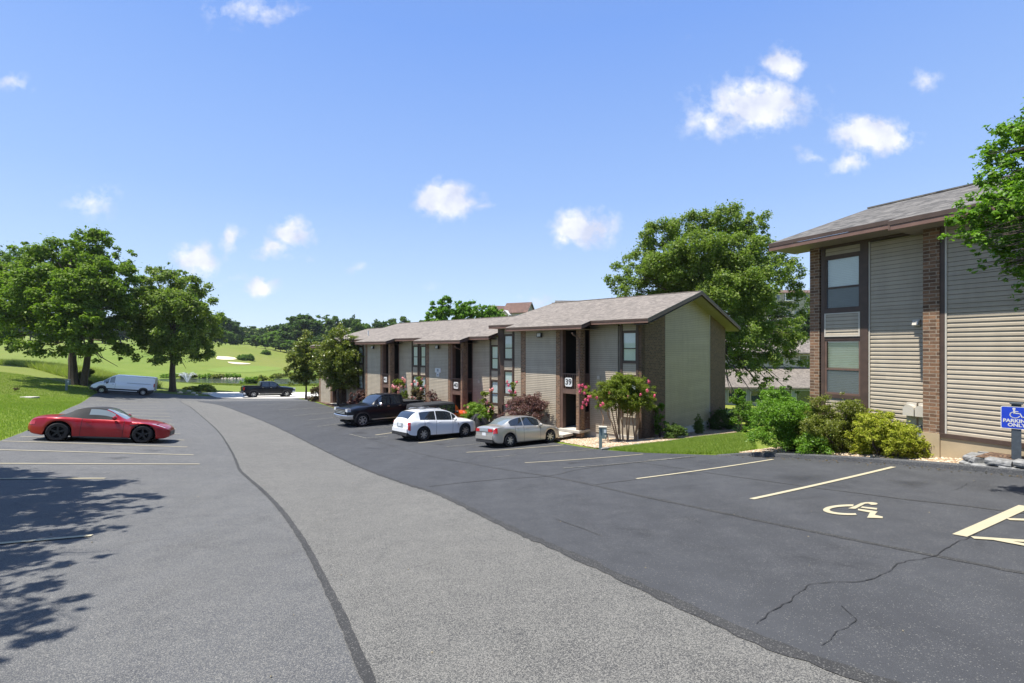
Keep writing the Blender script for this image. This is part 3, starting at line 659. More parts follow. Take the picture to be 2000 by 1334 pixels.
def window(par, x0, x1, z0, z1, y, zoff, style, split=.46, fm='brown'):
    x0, x1 = min(x0, x1), max(x0, x1)
    """sash window in the plane y, outward +y"""
    w = empty_part = None
    mb = MB(); f = .045
    zs = z0+(z1-z0)*split
    mb.box((x0, y-.06, z0), (x0+f, y+.02, z1)); mb.box((x1-f, y-.06, z0), (x1, y+.02, z1))
    mb.box((x0+f, y-.06, z0), (x1-f, y+.024, z0+f)); mb.box((x0+f, y-.06, z1-f), (x1-f, y+.022, z1)); mb.box((x0+f, y-.05, zs-.025), (x1-f, y+.012, zs+.025))
    o = mb.build('window', MT[fm], par); o.location.z = zoff
    p = MB(); p.poly([(x0+f, y-.01, z0+f), (x1-f, y-.01, z0+f), (x1-f, y-.01, z1-f), (x0+f, y-.01, z1-f)][::-1]); p.build('pane', MT['pane'], o)
    b = MB(); yb = y-.05
    if style == 'vertical':
        xs = np.arange(x0+f, x1-f, .045)
        for k, x in enumerate(xs): b.poly([(x, yb-.012, z0+f), (x+.05, yb+.012, z0+f), (x+.05, yb+.012, z1-f), (x, yb-.012, z1-f)])
        b.build('blind', MT['blind'], o)
    elif style == 'slats':
        z = zs if True else z0
        zz = z0+f
        while zz < z1-f:
            b.poly([(x0+f, yb-.012, zz), (x1-f, yb-.012, zz), (x1-f, yb+.016, zz+.040), (x0+f, yb+.016, zz+.040)]); zz += .046
        b.build('blind', MT['blind'], o)
        s = MB(); s.poly([(x0+f, y+.0, z0+f), (x1-f, y+.0, z0+f), (x1-f, y+.0, zs-.025), (x0+f, y+.0, zs-.025)]); s.build('insect_screen', MT['screenm'], o)
    else:
        b.poly([(x0+f, yb, z0+f), (x1-f, yb, z0+f), (x1-f, yb, z1-f), (x0+f, yb, z1-f)]); b.build('blind', MT['blind'], o)
    back = MB(); back.poly([(x0, y-.16, z0), (x1, y-.16, z0), (x1, y-.16, z1), (x0, y-.16, z1)]); back.build('room_backing', MT['dark'], o)
    return o
def screenm():
    m, nt, b = mat('insect_mesh'); out = nt.nodes['Material Output']; tr = node(nt, 'ShaderNodeBsdfTransparent'); mx = node(nt, 'ShaderNodeMixShader'); mx.inputs[0].default_value = .55
    b.inputs['Base Color'].default_value = (.12, .14, .15, 1); b.inputs['Roughness'].default_value = .6
    nt.links.new(tr.outputs[0], mx.inputs[1]); nt.links.new(b.outputs[0], mx.inputs[2]); nt.links.new(mx.outputs[0], out.inputs[0]); return m
MT['screenm'] = screenm()
def roof_block(par, x0, x1, W_, ye, ztop, s, fwd, zoff, overL=0, overR=0, hole=None, smat='shingle'):
    """gable roof: front eave at y=ye (outward +y), ridge at -W_/2, fwd = list of (xa, xb, extra)"""
    yr = -W_/2; zt = lambda y: ztop+s*(ye-y); th = .10
    mb = MB(); fa = MB(); so = MB(); L = sqrt(1+s*s)
    def slope(poly, z_of, uvf):
        mb.poly([(x, y, z_of(x, y)) for x, y in poly], 0, [uvf(x, y) for x, y in poly])
    xs = [x0]
    pol = [(x0, yr), (x0, ye)]
    for xa, xb, e in fwd: pol += [(xa, ye), (xa, ye+e), (xb, ye+e), (xb, ye)]
    pol += [(x1, ye), (x1, yr)]
    slope(pol, lambda x, y: zt(y), lambda x, y: (x, -y*L))
    # underside, shingle edge
    mb.poly([(x, y, zt(y)-th) for x, y in pol][::-1], 1)
    for (a, b_) in zip(pol, pol[1:]):
        if a == b_: continue
        mb.poly([(a[0], a[1], zt(a[1])-th), (b_[0], b_[1], zt(b_[1])-th), (b_[0], b_[1], zt(b_[1])), (a[0], a[1], zt(a[1]))], 1)
    yb = yr-(ye-yr); zb = lambda y: ztop+s*(ye-(2*yr-y))
    mb.poly([(x1, yr, zt(yr)), (x1, yb, zb(yb)), (x0, yb, zb(yb)), (x0, yr, zt(yr))], 0, [(x1, 50-yr*L), (x1, 50-yb*L), (x0, 50-yb*L), (x0, 50-yr*L)])
    mb.poly([(x1, yr, zt(yr)-th), (x1, yb, zb(yb)-th), (x0, yb, zb(yb)-th), (x0, yr, zt(yr)-th)][::-1], 1)
    for x in (x0, x1): mb.poly([(x, yr, zt(yr)-th), (x, yb, zb(yb)-th), (x, yb, zb(yb)), (x, yr, zt(yr))], 1)
    mb.box((x0, yr-.16, zt(yr)-.03), (x1, yr+.16, zt(yr)+.012), 0)
    r = mb.build('roof', [MT[smat], MT['brown']], par); r.location.z = zoff
    # fascia boards along the eave and the rakes
    fh = .11; segs = []
    for (a, b_) in zip(pol[1:-1], pol[2:-1]):
        (xa, ya), (xb, yb2) = a, b_
        if abs(ya-yb2) < 1e-6:
            fa.box((xa+.004, ya-.045, zt(ya)-th-fh), (xb-.004, ya-.012, zt(ya)-th-.002), 0)
        else:
            sg = 1 if (b_[1] > a[1]) else -1
            x = xa+(.012 if sg > 0 else -.012); xx = xa+(.045 if sg > 0 else -.045)
            c = [(x, ya, zt(ya)-th-fh), (xx, ya, zt(ya)-th-fh), (xx, yb2, zt(yb2)-th-fh), (x, yb2, zt(yb2)-th-fh)]
            fa.hexa(c+[(p[0], p[1], p[2]+fh-.004) for p in c], 1)
    for x, sg in ((x0, 1), (x1, -1)):
        xa, xb = x+sg*.012, x+sg*.05
        for (ya, za, yb2, zb2) in ((ye-.05, zt(ye-.05), yr, zt(yr)), (yr, zt(yr), yb+.05, zb(yb+.05))):
            c = [(xa, ya, za-th-fh), (xb, ya, za-th-fh), (xb, yb2, zb2-th-fh), (xa, yb2, zb2-th-fh)]
            fa.hexa(c+[(p[0], p[1], p[2]+fh-.004) for p in c], 1)
    fa.build('fascia', [MT['fascia'], MT['brown_l']], r)
    return r, zt
def railing(par, x0, x1, y, z0, z1, zoff, name='railing', axis='x', yb=None):
    mb = MB()
    if axis == 'x':
        mb.box((x0, y-.03, z1-.05), (x1, y+.03, z1)); mb.box((x0, y-.025, z0+.05), (x1, y+.025, z0+.1))
        for x in np.arange(x0+.05, x1-.02, .115): mb.box((x-.017, y-.017, z0+.1), (x+.017, y+.017, z1-.05))
    else:
        mb.box((x0-.03, y, z1-.05), (x0+.03, yb, z1)); mb.box((x0-.025, y, z0+.05), (x0+.025, yb, z0+.1))
        for q in np.arange(min(y, yb)+.05, max(y, yb)-.02, .115): mb.box((x0-.017, q-.017, z0+.1), (x0+.017, q+.017, z1-.05))
    o = mb.build(name, MT['brown_l'], par); o.location.z = zoff; return o

BZ = -4.5
B1 = empty('apartment_building', (6.32, 23.6, BZ), math.atan2(.685, -.729))
tag(B1, 'long two-storey beige apartment building with brown piers, number 39 on its entrance railing', 'building')
ZO = -BZ
def part(mb, name, mats, par=B1, zo=ZO, **k):
    o = mb.build(name, mats, par, **k); o.location.z = zo; return o
W1 = 11.3; S1 = .285
sd = MB(); bk = MB(); core = MB(); ent = MB(); fnd = MB()
class TrimSet:
    def __init__(s): s.l = []; s.open = None
    def box(s, a, b, mi=0):
        if s.open is None: m = MB(); s.l.append(('trim_board', m))
        else: m = s.open
        m.box(a, b, mi)
    def begin(s, nm): s.open = MB(); s.l.append((nm, s.open))
    def end(s): s.open = None
trim = TrimSet()
def bpoly(mb, x0, x1, y0, y1, z0, z1): mb.box((x0, y0, z0), (x1, y1, z1))
def unit(k0, sc, zf, zu, num, lights=True, wl=True, vent=True):
    """one stair tower with its forward wall; zf floor, zu underside height at y=0"""
    X = lambda k: k0+(k-3.0)*sc
    zfu = zu-S1*.8 + .0
    # hollow stair bay
    xa, xb = X(3.0), X(4.25)
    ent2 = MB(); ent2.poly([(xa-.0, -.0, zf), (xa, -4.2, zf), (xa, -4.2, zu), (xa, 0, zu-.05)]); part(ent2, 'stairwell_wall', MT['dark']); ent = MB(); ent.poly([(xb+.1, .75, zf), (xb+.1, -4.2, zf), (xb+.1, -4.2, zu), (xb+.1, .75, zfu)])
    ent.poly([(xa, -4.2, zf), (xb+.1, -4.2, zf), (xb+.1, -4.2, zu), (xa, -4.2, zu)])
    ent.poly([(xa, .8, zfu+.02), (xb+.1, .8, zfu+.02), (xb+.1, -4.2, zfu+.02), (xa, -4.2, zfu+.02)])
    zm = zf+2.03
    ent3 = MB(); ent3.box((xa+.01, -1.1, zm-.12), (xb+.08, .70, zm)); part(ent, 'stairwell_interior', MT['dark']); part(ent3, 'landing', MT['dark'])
    st = MB()
    for i in range(11): st.box((xa+.2, -1.2-i*.26, zf+.18*i+.12), (xb-.1, -1.2-i*.26-.3, zf+.18*(i+1)))
    part(st, 'staircase', MT['concrete'])
    part_slab = MB(); part_slab.box((xa-.05, -4.2, zf-.12), (xb+.1, 1.0, zf)); part_slab.box((X(3.35), 1.0, zf-.26), (X(4.3), 1.9, zf-.14)); part(part_slab, 'entrance_slab', MT['concrete'])
    bd = MB(); bd.box((X(3.3), .70, zm-.16), (X(4.21), .76, zm+.04)); part(bd, 'landing_edge', MT['brown_l'])
    railing(B1, X(3.3), X(4.21), .73, zm, zm+.92, ZO)
    railing(B1, X(3.0)+.02, 0, .02, zm, zm+.92, ZO, axis='y', yb=.48)
    railing(B1, X(3.0)+.02, 0, .02, zf, zf+.92, ZO, axis='y', yb=.48)
    for (a, b, mt_) in ((3.0, 3.3, 'brick'), (4.38, 4.63, 'brick')):
        p = MB(); p.box((X(a), .48, zf-.35), (X(b), .80, zfu+.02)); part(p, 'brick_pier', MT[mt_])
    t = MB(); t.box((X(3.0)-.02, .42, zf), (X(3.0)+.1, .478, zfu)); t.box((X(4.2), .5, zf), (X(4.38)-.002, .77, zfu)); t.box((X(3.0)-.03, .0+.003, zf), (X(3.0)+.0, .06, zu-.05)); part(t, 'corner_post', MT['brown_l'])
    # number plate on the railing
    nx = (X(3.3)+X(4.21))/2+.05*sc; pz = zm+.46; w = .235*sc
    pt = MB(); pts = []
    for (cx, cz, a0) in ((w-.09, w-.09, 0), (-w+.09, w-.09, 90), (-w+.09, -w+.09, 180), (w-.09, -w+.09, 270)):
        for a in range(0, 91, 15): pts.append((nx+cx+.09*cos(radians(a+a0)), cz+pz+.09*sin(radians(a+a0))))
    pt.poly([(x, .79, z) for x, z in pts]); pt.poly([(x, .775, z) for x, z in pts][::-1])
    for i in range(len(pts)):
        a, b = pts[i], pts[(i+1) % len(pts)]; pt.poly([(a[0], .775, a[1]), (b[0], .775, b[1]), (b[0], .79, b[1]), (a[0], .79, a[1])])
    sg = part(pt, 'number_plate', MT['white']); sg['label'] = 'white rounded plate reading '+num
    text_obj(num, .42*sc, MT['plas'], sg, 'number', (nx, .795, pz), (pi/2, 0, pi), .002, .008)
    # forward wall
    siding(sd, (X(4.63), .80), (X(6.82), .80), zf-.05, zfu-.1, (0, 1)); core.box((X(4.63), .795, zf-.3), (X(7.18), -.0, zfu+.05))
    trim.box((X(4.6), .79, zfu-.12), (X(7.2), .83, zfu+.02))
    p = MB(); p.box((X(6.83), .3, zf-.35), (X(7.18), .82, zfu+.02)); part(p, 'brick_pier', MT['brick'])
    trim.box((X(7.182), .3, zf), (X(7.22), .8, zfu))
    fnd.box((X(4.6), .77, zf-1.1), (X(7.2), 0, zf-.06))
    # flood light under the eave
    if lights:
        lx = X(5.72); l = MB(); l.box((lx-.07, .815, zfu-.52), (lx+.07, .86, zfu-.38)); l.hexa([(lx-.16, .86, zfu-.60), (lx+.16, .86, zfu-.60), (lx+.16, 1.0, zfu-.56), (lx-.16, 1.0, zfu-.56), (lx-.16, .86, zfu-.34), (lx+.16, .86, zfu-.34), (lx+.16, .96, zfu-.34), (lx-.16, .96, zfu-.34)])
        l = part(l, 'flood_light', MT['plas']); g = MB(); g.poly([(lx-.12, 1.004, zfu-.55), (lx+.12, 1.004, zfu-.55), (lx+.12, .968, zfu-.37), (lx-.12, .968, zfu-.37)]); g.build('lens', MT['white'], l)
def wcol(x0, x1, zt_, style, split=.46, par=B1, y=0.0, zo=ZO, post=.13, hd=.6):
    """a column of two windows with siding panels between, brown boards either side; zt_ = top of the upper glass"""
    trim.begin('window_surround')
    trim.box((x0-post, y-.03, zt_-4.3), (x0, y+.05, zt_+hd-.02)); trim.box((x1, y-.03, zt_-4.3), (x1+post, y+.05, zt_+hd-.02))
    trim.box((x0, y-.03, zt_), (x1, y+.035, zt_+.08)); trim.box((x0, y-.03, zt_-1.56), (x1, y+.035, zt_-1.46)); trim.box((x0, y-.03, zt_-2.22), (x1, y+.035, zt_-2.12)); trim.box((x0, y-.03, zt_-3.72), (x1, y+.035, zt_-3.64)); trim.end()
    window(par, x0, x1, zt_-1.46, zt_, y, zo, style, split); window(par, x0, x1, zt_-3.64, zt_-2.22, y, zo, style, split)
    siding(sd, (x0, y+.004), (x1, y+.004), zt_-2.12, zt_-1.56, (0, 1)); siding(sd, (x0, y+.004), (x1, y+.004), zt_+.08, zt_+hd-.05, (0, 1)); siding(sd, (x0, y+.004), (x1, y+.004), zt_-4.25, zt_-3.72, (0, 1))
ZU = 1.165+.03
# block one: number 39
zf1 = -4.3
unit(3.0, 1.0, zf1, ZU+.23, '39')
siding(sd, (1.28, 0), (2.97, 0), zf1-.1, ZU, (0, 1)); wcol(.24, 1.0, .80, 'vertical', .44)
siding(sd, (7.22, 0), (8.46, 0), zf1-.1, ZU, (0, 1)); wcol(8.62, 9.33, .79, 'vertical'); trim.box((9.46, -.03, zf1-.7), (9.80, .06, ZU))
core.box((.1, -.11, zf1-.3), (2.98, -W1+.1, ZU-.05)); core.box((4.4, -.11, zf1-.3), (9.7, -W1+.1, ZU-.05)); core.box((2.98, -4.3, zf1-.3), (4.4, -W1+.1, ZU-.05))
fnd.box((.02, -.02, zf1-1.2), (9.7, -W1+.05, zf1-.1))
# gable wall of block one
gz = lambda y: (1.165+.2)+S1*(.77-y)-.26 if y > -W1/2 else (1.165+.2)+S1*(.77-(-W1-y))-.26
def gspan(z):
    # siding between y=-2.55 and -8.73, clipped by the roof
    y0, y1 = -2.55, -8.75; zr = gz(-W1/2)
    if z <= gz(y0): return 0, 1
    k = (zr-z)/S1; a = (-W1/2+k); b = (-W1/2-k)
    return (a-y0)/(y1-y0), (b-y0)/(y1-y0)
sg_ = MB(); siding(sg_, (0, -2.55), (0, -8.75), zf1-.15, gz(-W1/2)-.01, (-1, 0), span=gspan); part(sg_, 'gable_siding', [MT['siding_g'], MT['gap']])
for ya, yb in ((0.03, -2.55), (-8.75, -W1)):
    p = MB(); za, zb = gz(ya), gz(yb)
    pts = [(ya, zf1-.75), (yb, zf1-.75), (yb, zb), (ya, za)]
    p.poly([(-.05, y, z) for y, z in pts]); p.poly([(.12, y, z) for y, z in pts][::-1])
    for i in range(4):
        a, b = pts[i], pts[(i+1) % 4]; p.poly([(-.05, a[0], a[1]), (.12, a[0], a[1]), (.12, b[0], b[1]), (-.05, b[0], b[1])])
    part(p, 'brick_gable_pier', MT['brick2'])
for y_ in (-2.575, -8.725):
    gt = MB(); gt.box((-.03, y_-.025, zf1-.1), (.0, y_+.025, gz(y_)-.01)); part(gt, 'gable_trim', MT['trim_w'])
p = MB(); p.box((-.05, .032, zf1-.3), (.24-.13, -.3, ZU+.15)); part(p, 'brick_pier', MT['brick2'])
core.poly([(.05, 0, zf1-.3), (.05, -W1, zf1-.3), (.05, -W1, gz(-W1)), (.05, -W1/2, gz(-W1/2)), (.05, 0, gz(0))])
r1, zt1 = roof_block(B1, -.77, 9.95, W1, .77, 1.165+.24, S1, [(2.42, 7.73, .80)], ZO)
# block two: two stair towers, lower
D2 = -.66; zf2 = zf1+D2; W2 = 10.2
unit(12.27, .96, zf2, ZU+.23+D2, '40', vent=False)
unit(20.87, .88, zf2, ZU+.23+D2, '41')
wcol(9.86, 10.47, .79+D2, 'vertical'); siding(sd, (10.6, 0), (12.25, 0), zf2-.1, ZU+D2, (0, 1))
siding(sd, (16.3, 0), (17.3, 0), zf2-.1, ZU+D2, (0, 1)); wcol(17.42, 18.03, .79+D2, 'vertical'); wcol(18.38, 19.0, .79+D2, 'vertical'); siding(sd, (19.13, 0), (20.85, 0), zf2-.1, ZU+D2, (0, 1))
siding(sd, (24.55, 0), (26.2, 0), zf2-.1, ZU+D2, (0, 1)); wcol(26.4, 27.1, .79+D2, 'vertical'); siding(sd, (27.25, 0), (28.4, 0), zf2-.1, ZU+D2, (0, 1))
for a, b in ((9.8, 12.27), (13.6, 20.87), (22.1, 28.5)): core.box((a, -.11, zf2-.3), (b, -W2, ZU+D2-.05))
core.box((12.27, -4.3, zf2-.3), (13.6, -W2, ZU+D2-.05)); core.box((20.87, -4.3, zf2-.3), (22.1, -W2, ZU+D2-.05)); fnd.box((9.8, -.02, zf2-1.2), (28.4, -W2, zf2-.1))
r2, zt2 = roof_block(B1, 9.95, 28.6, W2, .77, 1.165+.24+D2, S1, [(11.75, 16.75, .80), (20.3, 24.9, .80)], ZO)
vp = MB(); vp.tube([(26.2, -.4, zt2(-.4)-.05), (26.2, -.4, zt2(-.4)+.45)], .05, 8); vp.build('vent_pipe', MT['white'], r2)
# block three, mostly behind the magnolias
zf3 = zf2-.05; D3 = -.95
unit(29.3, .88, zf3, ZU+.23+D3, '42')
siding(sd, (28.6, 0), (29.25, 0), zf3-.1, ZU+D3, (0, 1)); siding(sd, (33.0, 0), (33.2, 0), zf3-.1, ZU+D3, (0, 1))
core.box((28.5, -.11, zf3-.3), (29.3, -9.6, ZU+D3-.05)); core.box((30.5, -.11, zf3-.3), (33.2, -9.6, ZU+D3-.05)); core.box((29.3, -4.3, zf3-.3), (30.5, -9.6, ZU+D3-.05)); fnd.box((28.5, -.02, zf3-1.2), (33.2, -9.6, zf3-.1))
r3, zt3 = roof_block(B1, 28.6, 33.7, 9.6, .77, 1.165+.24+D3, S1, [(28.75, 33.2, .80)], ZO)
# step walls between the blocks' roofs
core.poly([(9.9, 0, ZU+D2), (9.9, -W1, ZU+D2), (9.9, -W1, gz(-W1)), (9.9, -W1/2, gz(-W1/2)), (9.9, 0, gz(0))]); 
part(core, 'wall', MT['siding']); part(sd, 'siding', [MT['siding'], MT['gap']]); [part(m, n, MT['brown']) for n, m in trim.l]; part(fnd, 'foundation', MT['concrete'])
so = MB()
for (a, b, y1, z) in ((-.77, 2.42, .77, 1.165), (7.73, 9.95, .77, 1.165), (9.95, 11.75, .77, 1.165+D2), (16.75, 20.3, .77, 1.165+D2), (24.9, 28.6, .77, 1.165+D2)):
    so.poly([(a, -.05, z+.035), (b, -.05, z+.035), (b, y1-.05, z+.035), (a, y1-.05, z+.035)])
for (a, b, z) in ((2.42, 7.73, .937), (11.75, 16.75, .937+D2), (20.3, 24.9, .937+D2), (28.75, 33.2, .937+D3)):
    so.poly([(a+.05, -.05, z+.035), (b-.05, -.05, z+.035), (b-.05, 1.52, z+.035), (a+.05, 1.52, z+.035)])
part(so, 'soffit', MT['soffit'])
gs = MB()   # gable overhang soffit follows the slope
for (ya, yb) in ((.72, -W1/2), (-W1/2, -W1-.72)): gs.poly([(-.72, ya, gz(ya)+.0), (0.1, ya, gz(ya)+.0), (0.1, yb, gz(yb)), (-.72, yb, gz(yb))])
part(gs, 'gable_soffit', MT['soffit'])
for (xx, zz) in ((3.05, .78), (12.3, .78+D2)):
    dp = MB(); dp.tube([(xx, 1.5, zz+.0), (xx, 1.42, zz-.1), (xx, .95, zz-.22), (xx, .88, zz-.3), (xx, .86, zz-5.05)], .035, 6)
    part(dp, 'downspout', MT['brown_l'])
for (x_, z_) in ((2.4, -1.55), (11.6, -2.2), (20.0, -2.2)):
    v_ = MB(); v_.box((x_-.08, .01, z_-.09), (x_+.08, .07, z_+.09)); part(v_, 'wall_vent', MT['trim_w'])
# small notice on the second forward wall
nb = MB(); nb.box((14.6, .822, -1.02+D2), (15.2, .85, -.72+D2)); nb.box((14.75, .822, -1.30+D2), (15.05, .85, -1.03+D2)); nt_ = part(nb, 'wall_sign', MT['white']); nt_['label'] = 'small white notice above a smaller one'
for q in (((14.80, .852, -.95+D2), (15.0, .856, -.78+D2)), ((14.82, .852, -1.22+D2), (14.98, .856, -1.12+D2))):
    nn = MB(); nn.box(*q); nn.build('notice_print', MT['grey'], nt_)

# ---- building on the right
B2 = empty('apartment_building', (*uv2(8.09, 13.9), -3.0), math.atan2(.883, -.469))
tag(B2, 'apartment building end with brick corner and two large stacked windows, behind the parking sign', 'building')
ZO2 = 3.0
sd = MB(); trim = TrimSet(); core = MB(); wt = TrimSet()
def part2(mb, name, mats, **k): return part(mb, name, mats, B2, ZO2, **k)
zb2 = -1.895; zs2 = 2.80
core.box((-.05, -.12, -3.6), (-14, -9.4, zs2)); core.box((-2.83, .49, -1.9), (-14, -.1, zs2-.1))
siding(sd, (-1.51, 0), (-2.83, 0), zb2-.3, zs2-.09, (0, 1)); siding(sd, (-3.24, .5), (-14, .5), zb2+.02, zs2-.12, (0, 1))
trim.begin('window_surround'); trim.box((-.30, -.03, -3.), (-.4, .03, zs2)); trim.box((-1.29, -.03, -3.), (-1.47, .05, zs2)); 
trim.box((-.4, -.03, 2.46), (-1.29, .035, 2.53)); trim.box((-.4, -.03, .95), (-1.29, .035, 1.05)); trim.box((-.4, -.03, .23), (-1.29, .035, .31)); trim.box((-.4, -.03, -1.35), (-1.29, .035, -1.25)); trim.end()
trim.box((-.26, -.03, zs2-.07), (-2.83, .045, zs2)); trim.box((-2.83, .45, zs2-.12), (-14, .56, zs2))
trim.box((-3.12, .46, zb2), (-3.205, .53, zs2-.1)); trim.box((-3.12, .5, zb2-.07), (-14, .56, zb2+.02))
wt.box((-1.475, .0, zb2-.3), (-1.505, .03, zs2-.08)); wt.box((-3.208, .5, zb2+.02), (-3.24, .53, zs2-.12)); wt.begin('panel_frame'); wt.box((-.4, .04, .31), (-.435, .055, .95)); wt.box((-1.25, .04, .31), (-1.285, .055, .95)); wt.box((-.435, .04, .31), (-1.25, .055, .34)); wt.box((-.435, .04, .92), (-1.25, .055, .95)); wt.end()
siding(sd, (-.41, .036), (-1.28, .036), .34, .92, (0, 1)); siding(sd, (-.41, .0), (-1.28, .0), 2.53, zs2-.07, (0, 1)); siding(sd, (-.41, .0), (-1.28, .0), -2.9, -1.35, (0, 1))
window(B2, -1.29, -.40, 1.05, 2.46, 0, ZO2, 'slats', .42); window(B2, -1.29, -.40, -1.25, .23, 0, ZO2, 'slats', .46, 'brown_l')
p = MB(); p.box((0.0, .04, -3.5), (-.26, -.5, zs2)); part2(p, 'brick_corner_pier', MT['brick'])
p = MB(); p.box((-2.82, .55, zb2), (-3.12, .1, zs2-.1)); part2(p, 'brick_pier', MT['brick'])
f = MB(); f.box((-2.80, .57, -3.2), (-3.13, .1, zb2-.0)); f.box((-3.13, .535, -3.2), (-14, 0, zb2-.07)); f.box((-.0, .02, -3.8), (-2.80, -.3, -2.25)); part2(f, 'foundation', MT['found'])
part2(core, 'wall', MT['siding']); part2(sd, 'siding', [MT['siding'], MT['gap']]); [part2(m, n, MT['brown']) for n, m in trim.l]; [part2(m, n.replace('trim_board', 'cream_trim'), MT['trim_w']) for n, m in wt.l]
r4, zt4 = roof_block(B2, -14, .70, 9.2, .85, 2.763+.24, .325, [(-14, -2.42, .35)], ZO2, smat='shingle2')
so = MB(); so.poly([(.65, -.3, 2.80), (-2.45, -.3, 2.80), (-2.45, .82, 2.80), (.65, .82, 2.80)]); so.poly([(-2.45, -.3, 2.69), (-14, -.3, 2.69), (-14, 1.16, 2.69), (-2.45, 1.16, 2.69)]); so.poly([(-2.45, .0, 2.69), (-2.45, 1.16, 2.69), (-2.45, 1.16, 2.8), (-2.45, .0, 2.8)])
part2(so, 'soffit', MT['soffit'])
gb = MB(); gb.poly([(0, -.1, zs2), (0, -9.4, zs2), (0, -4.6, zt4(-4.6)-.2)]); part2(gb, 'gable_end', MT['siding'])
v_ = MB(); v_.box((-2.42, .015, .52), (-2.56, .05, .68)); v_.hexa([(-2.43, .05, .55), (-2.55, .05, .55), (-2.55, .11, .55), (-2.43, .11, .55), (-2.43, .05, .66), (-2.55, .05, .66), (-2.55, .07, .66), (-2.43, .07, .66)]); part2(v_, 'dryer_vent', MT['trim_w'])
for i, x in enumerate((-2.42, -2.66)):
    m_ = MB(); m_.box((x-.10, .02, -1.82), (x+.10, .10, -1.3)); c_ = []
    for a in np.linspace(0, pi, 9): c_.append((x+.11*cos(a), -1.45+.11*sin(a)))
    for z in (0,):
        m_.poly([(q[0], .26, q[1]) for q in c_]+[(x-.11, .26, -1.6), (x+.11, .26, -1.6)])
        ring = c_+[(x-.11, -1.6), (x+.11, -1.6)]
        for a, b in zip(ring, ring[1:]+ring[:1]): m_.poly([(a[0], .1, a[1]), (b[0], .1, b[1]), (b[0], .26, b[1]), (a[0], .26, a[1])])
    part2(m_, 'electric_meter', MT['trim_w'])
cd = MB(); cd.box((-2.30, .02, -2.4), (-2.76, .12, -1.84)); part2(cd, 'meter_box', MT['grey'])
# ------------------------------------------------------------------ vehicles
def pch(xs, ys):
    xs = np.array(xs, float); ys = np.array(ys, float); h = np.diff(xs); d = np.diff(ys)/h; m = np.zeros(len(xs)); m[0] = d[0]; m[-1] = d[-1]
    for i in range(1, len(xs)-1):
        m[i] = 0 if d[i-1]*d[i] <= 0 else 3*(h[i-1]+h[i])/((2*h[i]+h[i-1])/d[i-1]+(h[i]+2*h[i-1])/d[i])
    def f(x):
        x = np.clip(x, xs[0], xs[-1]); i = np.clip(np.searchsorted(xs, x)-1, 0, len(h)-1); t = (x-xs[i])/h[i]
        return (2*t**3-3*t**2+1)*ys[i]+(t**3-2*t**2+t)*h[i]*m[i]+(-2*t**3+3*t**2)*ys[i+1]+(t**3-t**2)*h[i]*m[i+1]
    return f
KS = np.array([.05, .40, .86, .95, .985, 1.0, 1.0])      # greenhouse heights
KY = np.array([.04, .12, .22, .32, .52, .76, 1.0])       # hood inward fractions
def wheel(par, x, y, R, w, rim, spokes, side, mt_rim, steer=0):
    mb = MB(); s = side
    mb.lathe([(R*.62, -w/2), (R*.90, -w/2), (R*.98, -w*.36), (R, -w*.2), (R, w*.2), (R*.98, w*.36), (R*.90, w/2), (rim*1.0, w/2), (rim*.97, w*.30), (R*.3, w*.1)], 32, 0, 'y')
    o = mb.build('wheel', MT['black'], par, smooth=True); o.location = (x, y, R); o.rotation_euler = (0, 0, steer)
    rb = MB(); yo = s*w*.42
    rb.lathe([(rim, yo*1.05), (rim*.9, yo*1.02), (rim*.86, yo*.6), (rim*.80, yo*.35)], 32, 0, 'y')
    rb.lathe([(.001, yo*1.0), (rim*.2, yo*.98), (rim*.24, yo*.75)], 16, 0, 'y')
    for k in range(spokes):
        a = 2*pi*k/spokes+.3; c, sn = cos(a), sin(a); tx, tz = -sn, c; w0, w1 = rim*.13, rim*.10
        r0, r1 = rim*.16, rim*.90
        P_ = lambda r, t, yy: (r*c+t*tx, yy, r*sn+t*tz)
        rb.hexa([P_(r0, -w0, yo*.55), P_(r0, w0, yo*.55), P_(r1, w1, yo*.6), P_(r1, -w1, yo*.6), P_(r0, -w0, yo*.98), P_(r0, w0, yo*.98), P_(r1, w1, yo*1.0), P_(r1, -w1, yo*1.0)])
    rb.build('rim', mt_rim, o, smooth=True)
    return o
